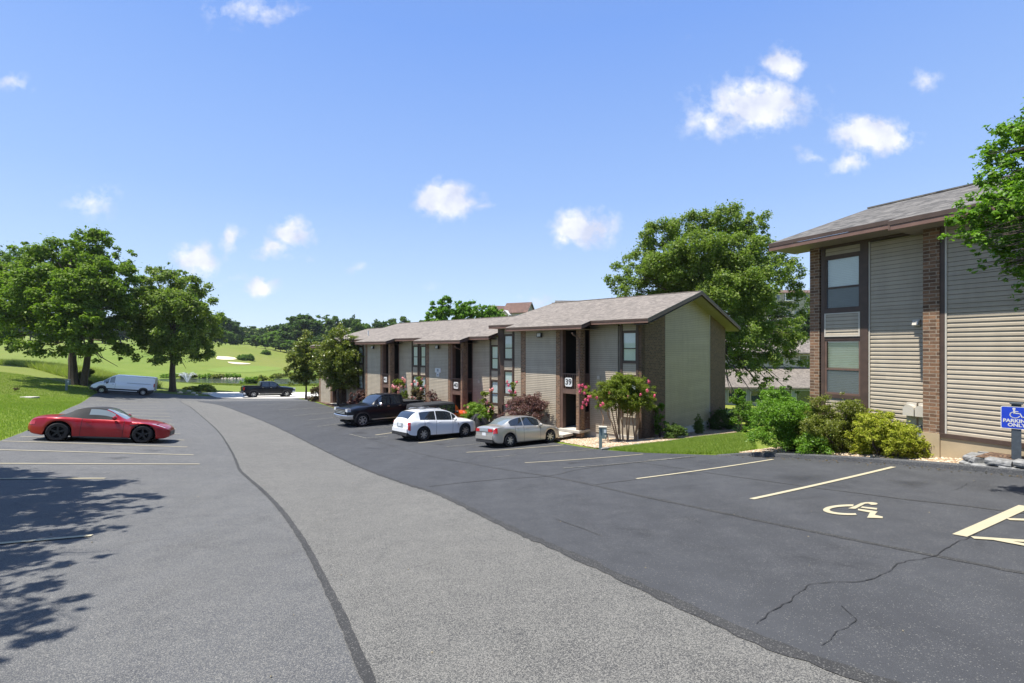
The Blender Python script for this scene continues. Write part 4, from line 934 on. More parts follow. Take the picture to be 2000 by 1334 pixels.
def car(name, label, cat, loc, heading, sp):
    """lofted body: x forward, y left, origin on the ground at mid-wheelbase"""
    X, Y = loc; ch, sh = cos(heading), sin(heading); wb = sp['wb']; tr = sp['W']/2-.12
    zs = [H(X+a*ch-b*sh, Y+a*sh+b*ch) for a, b in ((wb/2, tr), (wb/2, -tr), (-wb/2, tr), (-wb/2, -tr))]
    pitch = -math.atan2((zs[0]+zs[1]-zs[2]-zs[3])/2, wb); roll = math.atan2((zs[0]+zs[2]-zs[1]-zs[3])/2, 2*tr)
    root = empty(name, (X, Y, sum(zs)/4+.012), rot=(roll, pitch, heading)); tag(root, label, cat); root.scale = (sp.get('scale', 1),)*3
    x0, x1 = sp['x']; W = sp['W']; R = sp['R']; Ra = sp.get('Ra', R+.065)
    top = pch(*zip(*sp['top'])); belt = pch(*zip(*sp['belt'])); bot = pch(*zip(*sp['bot'])); wid = pch(*zip(*sp['wid'])); rw = sp['rw']
    axl = (-wb/2, wb/2); zc = R
    st = set(np.round(np.linspace(x0, x1, sp.get('n', 64)), 4))
    for k in ('ws', 'rwin', 'side'): 
        for seg in ([sp[k]] if not isinstance(sp[k][0], (tuple, list)) else sp[k]): st |= set(seg)
    for a, _, _ in sp.get('doors', []): st.add(a)
    for _, a, _ in sp.get('doors', []): st.add(a)
    for a in axl: st |= set(np.round(a+Ra*np.cos(np.linspace(0, pi, 15)), 4))
    for e in (x0, x1): st |= set(np.round(e+np.sign(-e)*np.array([.02, .05, .09, .15, .22]), 4))
    st = sorted(v for v in st if x0-1e-9 <= v <= x1+1e-9); S = [st[0]]
    for s in st[1:]:
        if s-S[-1] > .012: S.append(s)
        elif any(abs(s-q) < 1e-6 for k in ('ws', 'rwin', 'side') for seg in ([sp[k]] if not isinstance(sp[k][0], (tuple, list)) else sp[k]) for q in seg): S[-1] = s
    rows = []
    for x in S:
        w = float(wid(x))*W/2; zb = float(bot(x)); zbelt = float(belt(x)); zt = max(float(top(x)), zbelt+.012)
        for a in axl:
            if abs(x-a) < Ra: zb = max(zb, zc+sqrt(max(0, Ra**2-(x-a)**2)))
        h = zbelt-zb; gh = zt-zbelt; b = np.clip((gh-.06)/.28, 0, 1); b = b*b*(3-2*b)
        fl = sp.get('flare', 0); fx = sum(max(0, 1-abs(x-a)/(Ra*1.5)) for a in axl)
        r = [(w*.93, zb), (w*.985+fl*fx, zb+.06*h), (w+fl*fx, zb+.34*h), (w*.998+fl*fx*.7, zb+.62*h), (w*.985, zb+.85*h), (w*.955, zbelt-.012)]
        for s, k in zip(KS, KY):
            yc = w*.93+(rw*W/2-w*.93)*s**1.15; 
            if s > .96: yc = rw*W/2*{.985: .80, 1.0: .45}.get(round(s, 3), 0)
            zcab = zbelt+gh*s
            if k == 1.0: yc = 0
            if k == .76: yc = rw*W/2*.42; zcab = zbelt+gh*.997
            yh = w*.945*(1-k); zh = zbelt+gh*(1-(1-k)**2.2)
            r.append((yh+(yc-yh)*b, zh+(zcab-zh)*b))
        rows.append(r)
    n = len(S); m = len(rows[0]); G = {}
    half = np.array([[(x, y, z) for (y, z) in r] for x, r in zip(S, rows)])
    full = np.concatenate([half*np.array([1, 1, 1]), (half*np.array([1, -1, 1]))[:, ::-1][:, 1:]], axis=1)   # left side .. centre .. right side
    M_ = full.shape[1]
    def inr(v, segs):
        if not isinstance(segs[0], (tuple, list)): segs = [segs]
        return any(a-1e-6 <= v <= b+1e-6 for a, b in segs)
    reg = {}
    for i in range(n-1):
        xm = (S[i]+S[i+1])/2; gh = float(top(xm))-float(belt(xm))
        for j in range(M_-1):
            jj = j if j < m-1 else M_-2-j; k = 'body'
            if gh > .10:
                if 6 <= jj <= 7 and inr(xm, sp['side']): k = 'side_window' if (jj == 7 or not sp.get('softtop') or sp.get('fullglass')) else 'soft_top'
                if jj >= 9 and inr(xm, sp['ws']): k = 'windshield'
                if jj >= 9 and inr(xm, sp['rwin']): k = 'rear_window'
            if sp.get('softtop') and gh > .05 and jj >= 5+1 and k == 'body' and sp['softtop'][0] <= xm <= sp['softtop'][1]: k = 'soft_top'
            if k == 'body' and jj <= sp.get('clad', -1): k = 'lower_cladding'
            if k == 'side_window' and sp.get('glass_parts', True): k = 'side_window'+('L' if j < m-1 else 'R')+str([q for q, sg in enumerate(sp['side'] if isinstance(sp['side'][0], (tuple, list)) else [sp['side']]) if sg[0]-1e-6 <= xm <= sg[1]+1e-6][0])
            if k == 'body' and 1 <= jj <= 5:
                for q, (da, db, nm) in enumerate(sp.get('doors', [])):
                    if da < xm < db: k = nm+('L' if j < m-1 else 'R')+str(q)
            reg.setdefault(k, []).append((i, j))
    col = sp['paint']; objs = {}
    gm = {'windshield': sp.get('gw', MT['carglass']), 'rear_window': sp.get('gr', MT['carglass']), 'soft_top': MT['darkgrey'], 'lower_cladding': MT['plas']}
    for k, L in reg.items():
        mb = MB(); idx = {}
        nmv = 0
        for (i, j) in L:
            f = []
            for (a, b2) in ((i, j), (i, j+1), (i+1, j+1), (i+1, j)):
                if (a, b2) not in idx: idx[(a, b2)] = len(mb.v); mb.v.append(tuple(full[a, b2]))
                f.append(idx[(a, b2)])
            mb.f.append(f); mb.m.append(0); mb.uv.append([(0, 0)]*4)
        if k == 'body':
            for i in (0, n-1):
                b0 = len(mb.v); mb.v += [tuple(p) for p in full[i]]; f = list(range(b0, b0+M_)); mb.f.append(f if i else f[::-1]); mb.m.append(0); mb.uv.append([(0, 0)]*M_)
            for i in range(n-1):       # floor pan and arch liners
                a, b2 = full[i], full[i+1]; mb.poly([a[0], b2[0], b2[-1], a[-1]], 1)
        base = k
        if k.startswith('side_window'): base = 'side_window'; mt_ = sp.get('gs', MT['carglass'])
        elif k in gm: mt_ = gm[k]
        elif k.startswith('door') or k.startswith('rear_door'): base = 'door'; mt_ = col
        else: mt_ = col
        o = mb.build(base, [mt_, MT['black']], root, smooth=True)
        objs[k] = o
        if base == 'door':
            q = int(k[-1]); da, db, _ = sp['doors'][q]; sgn = 1 if 'L' in k[-2:] else -1
            i0 = min(i for i, j in L); i1 = max(i for i, j in L)+1
            s_ = MB()
            for ii in (i0, i1):
                P_ = [half[ii][t]*np.array([1, sgn, 1])+np.array([0, .003*sgn, 0]) for t in range(1, 7)]
                s_.grid([[p-np.array([.007, 0, 0]), p+np.array([.007, 0, 0])] for p in P_])
            s_.build('door_gap', MT['black'], o)
            hx = da+.12 if not sp.get('handle_front') else db-.2; hz = float(belt(hx))-.11; hy = (float(wid(hx))*W/2)*.985
            h_ = MB(); h_.box((hx, sgn*hy, hz), (hx+.17, sgn*(hy+.035), hz+.03)); h_.build('handle', sp.get('handle', col), o)
    # wheel wells, wheels
    for a in axl:
        mb = MB(); mb.lathe([(Ra+.005, -W/2*.90), (Ra+.005, W/2*.90)], 24, 0, 'y', (a, 0, zc)); mb.box((a-Ra, -W/2*.62, .25), (a+Ra, W/2*.62, zc+Ra)); mb.build('wheel_well', MT['black'], root)
        if sp.get('arch'):
            for sgn in (1, -1):
                wy = float(wid(a))*W/2+sp.get('flare', 0); am = MB(); Gs = []
                for t in np.linspace(-.12, pi+.12, 18): Gs.append([(a+(Ra-.01)*cos(t), sgn*(wy-.05), zc+(Ra-.01)*sin(t)), (a+(Ra-.01)*cos(t), sgn*(wy+.014), zc+(Ra-.01)*sin(t)), (a+(Ra+.07)*cos(t), sgn*(wy+.012), zc+(Ra+.07)*sin(t)), (a+(Ra+.075)*cos(t), sgn*(wy-.02), zc+(Ra+.075)*sin(t))])
                am.grid(Gs); am.build('wheel_arch', MT['plas'], root)
        for sgn in (1, -1):
            wheel(root, a, sgn*(float(wid(a))*W/2+sp.get('flare', 0)-.115-.0), R, .23, sp['rim'], sp['spokes'], sgn, sp.get('rimmat', MT['alloy']), sp.get('steer', 0) if a > 0 else 0)
    u = MB(); u.box((x0+.25, -W*.36, .22), (x1-.3, W*.36, .34)); u.build('underbody', MT['black'], root)
    # mirrors
    mx, mz = sp['mirror']
    for sgn in (1, -1):
        wy = float(wid(mx))*W/2*.93; mb = MB()
        rows_ = []
        for t in np.linspace(0, 1, 5):
            rr = [.4, .95, 1, .95, .5][int(round(t*4))]; sz = sp.get('msize', 1)
            rows_.append([(mx+.02-.06*(1-rr)+(.075*rr)*cos(q), sgn*(wy+.02+.22*t*sz), mz+.085*sz*rr*sin(q)) for q in np.linspace(0, 2*pi, 12, endpoint=False)])
        mb.grid(rows_, 0, close=True); mb.poly(rows_[-1]); mb.build('mirror', sp.get('mmat', col), root, smooth=True)
    def bx(nm, a, b2, mt_, par=root): q = MB(); q.box(a, b2); return q.build(nm, mt_, par)
    def hx_(nm, c, mt_, par=root): q = MB(); q.hexa(c); return q.build(nm, mt_, par)
    def patch(nm, x_a, x_b, ja, jb, mt_, sgn, off=.006):
        """a lamp or trim lying on the body surface between two stations and two rings"""
        ii = [i for i, x in enumerate(S) if x_a-1e-6 <= x <= x_b+1e-6]
        q = MB(); q.grid([[half[i][j]*np.array([1+off/3, sgn, 1])+np.array([0, off*sgn, off*.3]) for j in range(ja, jb+1)] for i in ii]); return q.build(nm, mt_, root, smooth=True)
    return root, dict(bx=bx, hx=hx_, patch=patch, S=S, half=half, wid=wid, belt=belt, top=top, W=W, x0=x0, x1=x1)

HD = math.atan2(.469, .883)
# red convertible
wbv = 2.62
sp = dict(wb=2.62, W=1.92, R=.345, rim=.265, spokes=5, rimmat=MT['hub'], x=(-2.28, 2.14), n=70, rw=.62, flare=.02,
  top=[(-2.28, .70), (-2.18, .86), (-1.9, .925), (-1.6, .95), (-1.42, .965), (-1.22, 1.06), (-.95, 1.20), (-.62, 1.295), (-.3, 1.31), (-.02, 1.275), (.3, 1.12), (.66, .935), (.80, .885), (1.3, .845), (1.65, .775), (1.95, .675), (2.08, .59), (2.14, .50)],
  belt=[(-2.28, .62), (-2.15, .78), (-1.8, .86), (-1.3, .90), (-.9, .87), (-.4, .84), (.3, .84), (.9, .83), (1.3, .80), (1.65, .73), (1.95, .62), (2.08, .54), (2.14, .46)],
  bot=[(-2.28, .38), (-2.1, .25), (-1.7, .2), (-.7, .17), (.8, .17), (1.7, .17), (2.0, .19), (2.14, .26)],
  wid=[(-2.28, .66), (-2.15, .80), (-1.8, .93), (-1.35, 1.0), (-.8, .98), (-.2, .93), (.5, .93), (1.1, .96), (1.4, .97), (1.7, .91), (1.98, .77), (2.08, .64), (2.14, .52)],
  ws=(.0, .72), rwin=(-1.15, -.85), side=[(-.50, .30)], softtop=(-1.44, .0), doors=[(-.65, .66, 'door')], paint=MT['p_red'], gs=MT['carglass_l'], gw=MT['carglass_l'], mirror=(.34, .94), handle=MT['p_red'])
p1 = gp(276, 866.5); p2 = gp(107, 862); 
sd_ = np.array([-.469, .883])
cl = lambda a, b, hd, W: None
def place(near_wheel, wb, W, hd, end, side):
    """centre from the contact point of one near wheel: end +1 front / -1 rear, side +1 left / -1 right wheel visible"""
    f = np.array([cos(hd), sin(hd)]); l = np.array([-sin(hd), cos(hd)])
    return near_wheel-f*wb/2*end-l*side*(W/2-.1)
hd = radians(24.5)
root, K = car('convertible', 'red two-seat convertible with black soft top parked on the left bays', 'car', place(gp(276, 866), 2.62, 1.92, hd, 1, -1), hd, sp)
for s in (1, -1):
    K['patch']('headlight', 1.55, 2.0, 6, 7, MT['clearlens'], s); K['patch']('tail_light', -2.26, -1.98, 3, 4, MT['redlens'], s)
    K['bx']('side_vent', (.86, s*.915, .66), (1.12, s*.945, .70), MT['plas'])
    K['bx']('side_skirt', (-.85, s*.80, .16), (.85, s*.915, .20), MT['plas'])
K['bx']('grille', (2.06, -.42, .30), (2.155, .42, .46), MT['plas']); K['bx']('exhaust_pipe', (-2.34, -.1, .30), (-2.2, .1, .38), MT['chrome']); K['bx']('rear_valance', (-2.3, -.55, .30), (-2.22, .55, .42), MT['plas'])
# white van
sp = dict(wb=3.75, W=2.02, R=.345, rim=.215, spokes=8, rimmat=MT['alloy'], x=(-2.85, 2.95), n=70, rw=.80,
  top=[(-2.85, 1.90), (-2.80, 2.05), (-2.5, 2.10), (0, 2.12), (.75, 2.10), (1.05, 2.0), (1.5, 1.68), (2.05, 1.30), (2.35, 1.18), (2.7, 1.02), (2.88, .85), (2.95, .68)],
  belt=[(-2.85, 1.15), (0, 1.18), (1.3, 1.20), (1.9, 1.15), (2.3, 1.10), (2.7, .95), (2.88, .78), (2.95, .62)],
  bot=[(-2.85, .48), (-2.6, .40), (-2, .33), (2, .33), (2.7, .30), (2.95, .38)],
  wid=[(-2.85, .93), (-2.7, .97), (-2, .99), (1.5, 1), (2.2, .97), (2.6, .88), (2.85, .74), (2.95, .58)],
  ws=(1.02, 2.02), rwin=(-9, -8.9), side=[(.80, 1.25), (1.30, 1.78)], doors=[(.72, 1.72, 'door')], paint=MT['p_white'], gs=MT['carglass_l'], mirror=(1.45, 1.25), mmat=MT['plas'], msize=1.3, clad=1, arch=True, handle=MT['plas'])
hd = HD+pi
root, K = car('cargo_van', 'long white cargo van parked beside the lawn under the trees', 'van', place(gp(279, 772.5), 3.75, 2.02, hd, -1, 1), hd, sp)
for s in (1, -1):
    K['patch']('headlight', 2.45, 2.86, 5, 7, MT['clearlens'], s); K['bx']('tail_light', (-2.87, s*.84, 1.0), (-2.78, s*.995, 1.42), MT['redlens'])
    K['bx']('door_rail', (-2.5, s*1.0, 1.30), (-.3, s*1.015, 1.34), MT['grey']); K['bx']('side_moulding', (-1.3, s*.995, .38), (1.3, s*1.02, .46), MT['white'])
K['bx']('front_bumper', (2.6, -.86, .36), (2.97, .86, .60), MT['plas']); K['bx']('grille', (2.93, -.5, .62), (2.975, .5, .80), MT['plas'])
# far black pickup
def pickup(name, label, loc, hd, chrome=True, Lb=1.75, gl='carglass'):
    sp = dict(wb=3.70+(Lb-1.75), W=2.02, R=.40, rim=.27, spokes=6, x=(-2.95-(Lb-1.75)/2, 2.85+(Lb-1.75)/2), n=70, rw=.72, flare=.025)
    e = (Lb-1.75)/2; xr = sp['x'][0]; c0 = xr+Lb+.05
    sp.update(top=[(xr, 1.33), (xr+.05, 1.37), (c0-.1, 1.38), (c0-.02, 1.40), (c0+.04, 1.86), (c0+.25, 1.94), (c0+1.0, 1.96), (c0+1.55, 1.92), (c0+2.15, 1.50), (c0+2.4, 1.35), (c0+2.9, 1.33), (c0+3.5, 1.24), (2.75+e, 1.14), (2.85+e, .98)],
      belt=[(xr, 1.30), (c0, 1.30), (c0+2.2, 1.27), (c0+2.9, 1.22), (2.75+e, 1.05), (2.85+e, .90)],
      bot=[(xr, .62), (xr+.3, .55), (-1, .46), (1, .46), (2.4+e, .48), (2.85+e, .52)],
      wid=[(xr, .93), (xr+.15, .97), (-1, .98), (1.5, .98), (2.4+e, .97), (2.7+e, .92), (2.85+e, .86)],
      ws=(c0+1.6, c0+2.28), rwin=(-99, -98), side=[(c0+.22, c0+.95), (c0+1.03, c0+1.85)], doors=[(c0+.12, c0+.99, 'rear_door'), (c0+.99, c0+1.98, 'door')], paint=MT['p_black'], mirror=(c0+1.85, 1.36), msize=1.5, mmat=MT['chrome'] if chrome else MT['p_black'], handle=MT['chrome'], arch=True)
    if not chrome: sp['arch'] = True
    root, K = car(name, label, 'pickup truck', loc, hd, sp); x1 = sp['x'][1]
    for s in (1, -1):
        K['bx']('headlight', (x1-.22, s*.68, .98), (x1+.015, s*.955, 1.16), MT['clearlens']); K['bx']('tail_light', (xr-.015, s*.80, .92), (xr+.12, s*.97, 1.27), MT['redlens'])
        K['bx']('step_bar', (-1.15, s*.93, .40), (1.25, s*1.07, .46), MT['chrome'])
    K['bx']('grille', (x1-.1, -.66, .80), (x1+.03, .66, 1.10), MT['plas'])
    for i in range(3): K['bx']('grille_bar', (x1+.02, -.66, .84+.09*i), (x1+.05, .66, .87+.09*i), MT['grey'] if i != 2 else MT['chrome'])
    q = MB(); c = []
    for (xx, yy) in ((x1-.35, -1.0), (x1+.02, -.93), (x1+.14, -.5), (x1+.16, 0), (x1+.14, .5), (x1+.02, .93), (x1-.35, 1.0)): c.append([(xx-.02, yy, .52), (xx+.02, yy, .60), (xx+.02, yy, .74), (xx-.03, yy, .78)])
    q.grid(c); q.build('front_bumper', MT['chrome'], root, smooth=True)
    K['bx']('rear_bumper', (xr-.14, -.95, .56), (xr+.02, .95, .74), MT['chrome'] if chrome else MT['plas']); K['bx']('number_plate', (x1+.16, -.16, .60), (x1+.175, .16, .73), MT['plate'])
    K['bx']('bed_cover', (xr+.06, -.84, 1.385), (c0-.05, .84, 1.42), MT['darkgrey']); K['bx']('tailgate', (xr-.02, -.78, .86), (xr+.02, .78, 1.30), MT['p_black'])
    return root, K
hd = radians(38)
pickup('pickup_truck', 'black pickup truck parked side-on beyond the lot next to the pale drive', place(gp(495, 777), 3.70, 2.02, hd, -1, -1), hd, False)
# near black pickup facing the lane: heading towards the camera
hd = pi+radians(44)
root, K = pickup('pickup_truck', 'black crew-cab pickup with chrome bumper reversed into the right bays', place(gp(707, 833.5), 3.70, 2.02, hd, 1, 1), hd, True, 1.75)
# white crossover
sp = dict(wb=2.81, W=1.91, R=.37, rim=.26, spokes=7, x=(-2.35, 2.48), n=74, rw=.68, flare=.015,
  top=[(-2.35, .95), (-2.30, 1.12), (-2.12, 1.36), (-1.85, 1.56), (-1.6, 1.615), (-1.2, 1.655), (-.5, 1.67), (.05, 1.64), (.4, 1.54), (.9, 1.27), (1.2, 1.12), (1.5, 1.08), (2.0, 1.0), (2.3, .90), (2.43, .78), (2.48, .68)],
  belt=[(-2.35, .88), (-2.28, 1.05), (-2.0, 1.13), (-1.2, 1.10), (0, 1.03), (1.0, .99), (1.6, .96), (2.1, .88), (2.35, .76), (2.48, .60)],
  bot=[(-2.35, .48), (-2.2, .34), (-1.9, .28), (0, .24), (1.9, .24), (2.3, .26), (2.48, .34)],
  wid=[(-2.35, .84), (-2.27, .90), (-2.0, .96), (-1.4, .99), (0, .98), (1.4, .99), (1.9, .93), (2.25, .80), (2.4, .66), (2.48, .54)],
  ws=(.38, 1.16), rwin=(-2.22, -1.78), side=[(-1.62, -.62), (-.56, .48), (.52, .80)], doors=[(-1.35, -.59, 'rear_door'), (-.59, .52, 'door')], paint=MT['p_white'], mirror=(.62, 1.08), handle=MT['p_white'], clad=0)
hd = radians(42)
root, K = car('crossover', 'white crossover with roof rails and tall red tail lights, nose towards the building', 'car', place(gp(826, 861.5), 2.81*.95, 1.91*.95, hd, -1, -1), hd, dict(sp, scale=.95))
for s in (1, -1):
    K['patch']('tail_light', -2.335, -2.18, 2, 6, MT['redlens'], s, .014)
    q = MB(); q.tube([(-1.5, s*.60, 1.66), (-1.4, s*.60, 1.71), (-.2, s*.58, 1.72), (-.1, s*.58, 1.67)], .02, 6); q.build('roof_rail', MT['alloy'], root)
    K['patch']('headlight', 1.95, 2.38, 4, 6, MT['clearlens'], s); K['bx']('side_vent', (1.0-.12, s*.925, .62), (1.0-.06, s*.95, .86), MT['chrome'])
for x in (-1.15, -.5):
    q = MB(); q.tube([(x, -.62, 1.74), (x, .62, 1.74)], .022, 6); q.build('roof_bar', MT['plas'], root)
K['bx']('number_plate', (-2.385, -.17, .80), (-2.36, .17, .94), MT['plate']); K['bx']('plate_recess', (-2.372, -.3, .74), (-2.35, .3, .98), MT['grey']); K['bx']('rear_bumper', (-2.40, -.80, .50), (-2.25, .80, .70), MT['p_white']); K['bx']('bumper_cladding', (-2.41, -.80, .32), (-2.25, .80, .5), MT['plas'])
# champagne sedan
sp = dict(wb=2.685, W=1.80, R=.325, rim=.225, spokes=7, x=(-2.28, 2.32), n=74, rw=.66, steer=-.25,
  top=[(-2.28, .82), (-2.25, .97), (-2.15, 1.05), (-1.75, 1.085), (-1.35, 1.24), (-1.0, 1.38), (-.6, 1.46), (-.1, 1.475), (.25, 1.43), (.65, 1.27), (1.05, 1.05), (1.25, .985), (1.6, .93), (2.0, .82), (2.2, .70), (2.32, .56)],
  belt=[(-2.28, .78), (-2.2, .95), (-1.8, 1.01), (-1.2, 1.0), (-.4, .965), (.5, .93), (1.1, .90), (1.6, .84), (2.0, .73), (2.2, .62), (2.32, .50)],
  bot=[(-2.28, .42), (-2.15, .28), (-1.9, .22), (0, .19), (1.9, .19), (2.2, .21), (2.32, .30)],
  wid=[(-2.28, .80), (-2.2, .87), (-1.9, .95), (-1.3, .99), (0, 1), (1.2, .99), (1.7, .93), (2.05, .80), (2.2, .68), (2.32, .52)],
  ws=(.28, 1.08), rwin=(-1.68, -.98), side=[(-1.28, -.50), (-.44, .62)], doors=[(-1.02, -.47, 'rear_door'), (-.47, .62, 'door')], paint=MT['p_silver'], gw=MT['carglass_l'], gs=MT['carglass'], gr=MT['carglass_l'], mirror=(.58, .98), handle=MT['p_silver'])
hd = radians(38)
root, K = car('sedan', 'champagne silver sedan with front wheels turned, parked nearest entrance 39', 'car', place(gp(995, 874), 2.685*.94, 1.8*.94, hd, -1, -1), hd, dict(sp, scale=.94))
for s in (1, -1):
    K['patch']('tail_light', -2.27, -2.05, 3, 5, MT['redlens'], s, .010); K['bx']('tail_light', (-2.295, s*.36, .78), (-2.27, s*.70, .93), MT['redlens'])
    K['patch']('headlight', 1.75, 2.15, 4, 6, MT['clearlens'], s)
K['bx']('trunk_panel', (-2.305, -.36, .80), (-2.27, .36, .95), MT['grey']); K['bx']('number_plate', (-2.30, -.16, .60), (-2.28, .16, .73), MT['plate']); K['bx']('bumper_cladding', (-2.30, -.70, .26), (-2.2, .70, .40), MT['plas']); K['bx']('rear_bumper', (-2.315, -.72, .42), (-2.2, .72, .60), MT['p_silver'])
# orange off-roader with black soft top, behind the crossover
def jeep():
    hd = radians(47); sp = dict(wb=2.95, W=1.86, R=.42, rim=.24, spokes=5, x=(-2.1, 2.15), n=60, rw=.80, flare=.03,
      top=[(-2.1, 1.02), (-2.07, 1.55), (-2.0, 1.66), (-1.0, 1.70), (.2, 1.69), (.45, 1.63), (.75, 1.30), (.85, 1.17), (1.6, 1.13), (2.05, 1.05), (2.15, .95)], belt=[(-2.1, 1.0), (.6, 1.03), (.9, 1.05), (2.0, .98), (2.15, .9)],
      bot=[(-2.1, .6), (2.15, .6)], wid=[(-2.1, .84), (.6, .86), (1.2, .80), (2.15, .74)], ws=(.46, .8), rwin=(-99, -98), side=[(-1.9, -1.05), (-.95, -.25), (-.18, .42)], softtop=(-2.1, .44), fullglass=True, doors=[(-.98, -.22, 'rear_door'), (-.22, .6, 'door')],
      paint=MT['p_orange'], mirror=(.5, 1.15), handle=MT['plas'], arch=True, mmat=MT['plas'])
    c = np.array([-4.35, 29.6])
    root, K = car('off_road_car', 'orange off-roader with dark grey soft top behind the white crossover', 'car', c, hd, sp)
    w = MB(); w.lathe([(.2, -.13), (.38, -.13), (.42, -.06), (.42, .06), (.38, .13), (.2, .13), (.12, .05)], 24, 0, 'y'); o = w.build('spare_wheel', MT['black'], root, smooth=True); o.location = (-2.26, -.05, 1.08); o.rotation_euler = (0, 0, pi/2)
    for s in (1, -1): K['bx']('tail_light', (-2.14, s*.70, .85), (-2.08, s*.82, 1.0), MT['redlens'])
    K['hx']('hard_top_flap', [(-1.95, -.72, 1.52), (.40, -.74, 1.60), (.40, .74, 1.60), (-1.95, .72, 1.52), (-1.92, -.68, 1.68), (.38, -.66, 1.73), (.38, .66, 1.73), (-1.92, .68, 1.68)], MT['darkgrey'])
jeep()
# white car behind the pickup, facing out
sp = dict(wb=2.7, W=1.82, R=.33, rim=.23, spokes=6, x=(-2.3, 2.3), n=60, rw=.66,
  top=[(-2.3, .8), (-2.2, 1.0), (-1.7, 1.1), (-1.2, 1.32), (-.6, 1.47), (0, 1.48), (.3, 1.42), (.7, 1.25), (1.05, 1.06), (1.3, 1.02), (1.9, .9), (2.2, .74), (2.3, .6)], belt=[(-2.3, .75), (-2.1, .98), (0, .96), (1.1, .92), (1.8, .82), (2.2, .65), (2.3, .5)],
  bot=[(-2.3, .4), (-2, .24), (2, .2), (2.3, .3)], wid=[(-2.3, .8), (-1.9, .95), (0, 1), (1.5, .97), (2.0, .84), (2.3, .6)], ws=(.3, 1.06), rwin=(-1.7, -.9), side=[(-1.2, -.45), (-.38, .62)], doors=[(-1.0, -.42, 'rear_door'), (-.42, .62, 'door')], paint=MT['p_white'], mirror=(.58, .98), handle=MT['p_white'])
hd = pi+radians(46)
c = np.array([-10.0, 35.1])
root, K = car('parked_car', 'white car almost hidden beyond the nearer black pickup', 'car', c, hd, sp)
for s in (1, -1): K['patch']('headlight', 1.75, 2.2, 4, 6, MT['clearlens'], s)
# covered motorcycle between crossover and sedan
def cover():
    c = gp(936, 845); z = H(*c); root = empty('covered_motorcycle', (c[0], c[1], z), HD+.2); tag(root, 'motorcycle under a dark grey peaked cover beside the white crossover', 'motorcycle')
    mb = MB(); rows = []
    prof = [(0, 0), (.55, .0), (.6, .06), (.52, .35), (.42, .62), (.30, .86), (.16, 1.06), (.05, 1.17), (0, 1.2)]
    n = 40; r_ = random.Random(5); fold = [1+.13*sin(k*2*pi/n*9)+r_.uniform(-.05, .05) for k in range(n)]
    for (r, h) in prof[1:]:
        rows.append([( (r*1.55)*cos(2*pi*k/n)*(fold[k] if h < .9 else 1)+(-.12*h), r*.85*sin(2*pi*k/n)*(fold[k] if h < .9 else 1), h) for k in range(n)])
    mb.grid(rows, 0, close=True); mb.build('cover', MT['darkgrey'], root, smooth=False)
    for x in (-.55, .62):
        w = MB(); w.lathe([(.15, -.05), (.28, -.06), (.30, 0), (.28, .06), (.15, .05)], 20, 0, 'y'); o = w.build('wheel', MT['black'], root, smooth=True); o.location = (x*1.15, 0, .30)
cover()
# ------------------------------------------------------------------ vegetation
def leaf_arrays(P, Nrm, size, rs, aspect=.62, bend=.18):
    """one bent diamond per point"""
    n = len(P); t = rs.normal(size=(n, 3)); t -= (t*Nrm).sum(1)[:, None]*Nrm; t /= np.linalg.norm(t, axis=1)[:, None]+1e-9
    b = np.cross(Nrm, t); s = size*rs.uniform(.6, 1.3, n)[:, None]
    tip = P+t*s*.5-Nrm*s*bend; base = P-t*s*.5-Nrm*s*bend*.4; l = P+b*s*aspect*.5+Nrm*s*.05; r = P-b*s*aspect*.5+Nrm*s*.05
    co = np.stack([base, r, tip, l], 1).reshape(-1, 3); return co
def crown_mesh(name, clumps, nleaf, size, mt, rs, shell=.5, up=.55, aspect=.62, clip=None, flat=1.0, nb=7, wp=1.0, tk=1.0):
    nb = int(nb*2.2)
    """clumps: (x, y, z, rx, rz); each clump is a bunch of smaller tufts so edges stay ragged"""
    C = np.array([c[:3] for c in clumps]); RX = np.array([c[3] for c in clumps]); RZ = np.array([c[4] for c in clumps])
    w = (RX**2*RZ)**wp; k = rs.choice(len(C), size=len(C)*nb, p=w/w.sum())
    d = rs.normal(size=(len(k), 3)); d /= np.linalg.norm(d, axis=1)[:, None]; rr = rs.uniform(.45, 1.0, len(k))[:, None]
    TC = C[k]+d*rr*np.stack([RX[k], RX[k], RZ[k]], 1); TR = (RX[k]*rs.uniform(.13, .36, len(k))*tk)
    q = rs.choice(len(TC), size=nleaf, p=TR**(1+wp)/(TR**(1+wp)).sum()); dd = rs.normal(size=(nleaf, 3)); dd /= np.linalg.norm(dd, axis=1)[:, None]
    dd[:, 2] = np.where(rs.rand(nleaf) < .45, np.abs(dd[:, 2]), dd[:, 2])
    r2 = (shell*.4+(1-shell*.4)*rs.rand(nleaf)**.6)*np.where(rs.rand(nleaf) < .14, rs.uniform(1, 2.1, nleaf), 1.0); r2 = r2[:, None]; P = TC[q]+dd*r2*(TR[q][:, None])*np.array([1, 1, .85*flat])
    N = dd*.7+np.array([0, 0, up])+rs.normal(size=(nleaf, 3))*.65; N /= np.linalg.norm(N, axis=1)[:, None]
    if clip is not None: m = clip(P); P, N = P[m], N[m]
    co = leaf_arrays(P, N, size, rs, aspect)
    return raw_mesh(name, co, np.arange(len(co)), 4, mt)
def trunk_mesh(name, segs, mt):
    mb = MB()
    for pts, rad in segs: mb.tube(pts, rad, 8 if rad[0] > .06 else 5)
    me_o = mb.build(name, mt, smooth=True); me = me_o.data; bpy.data.objects.remove(me_o); return me
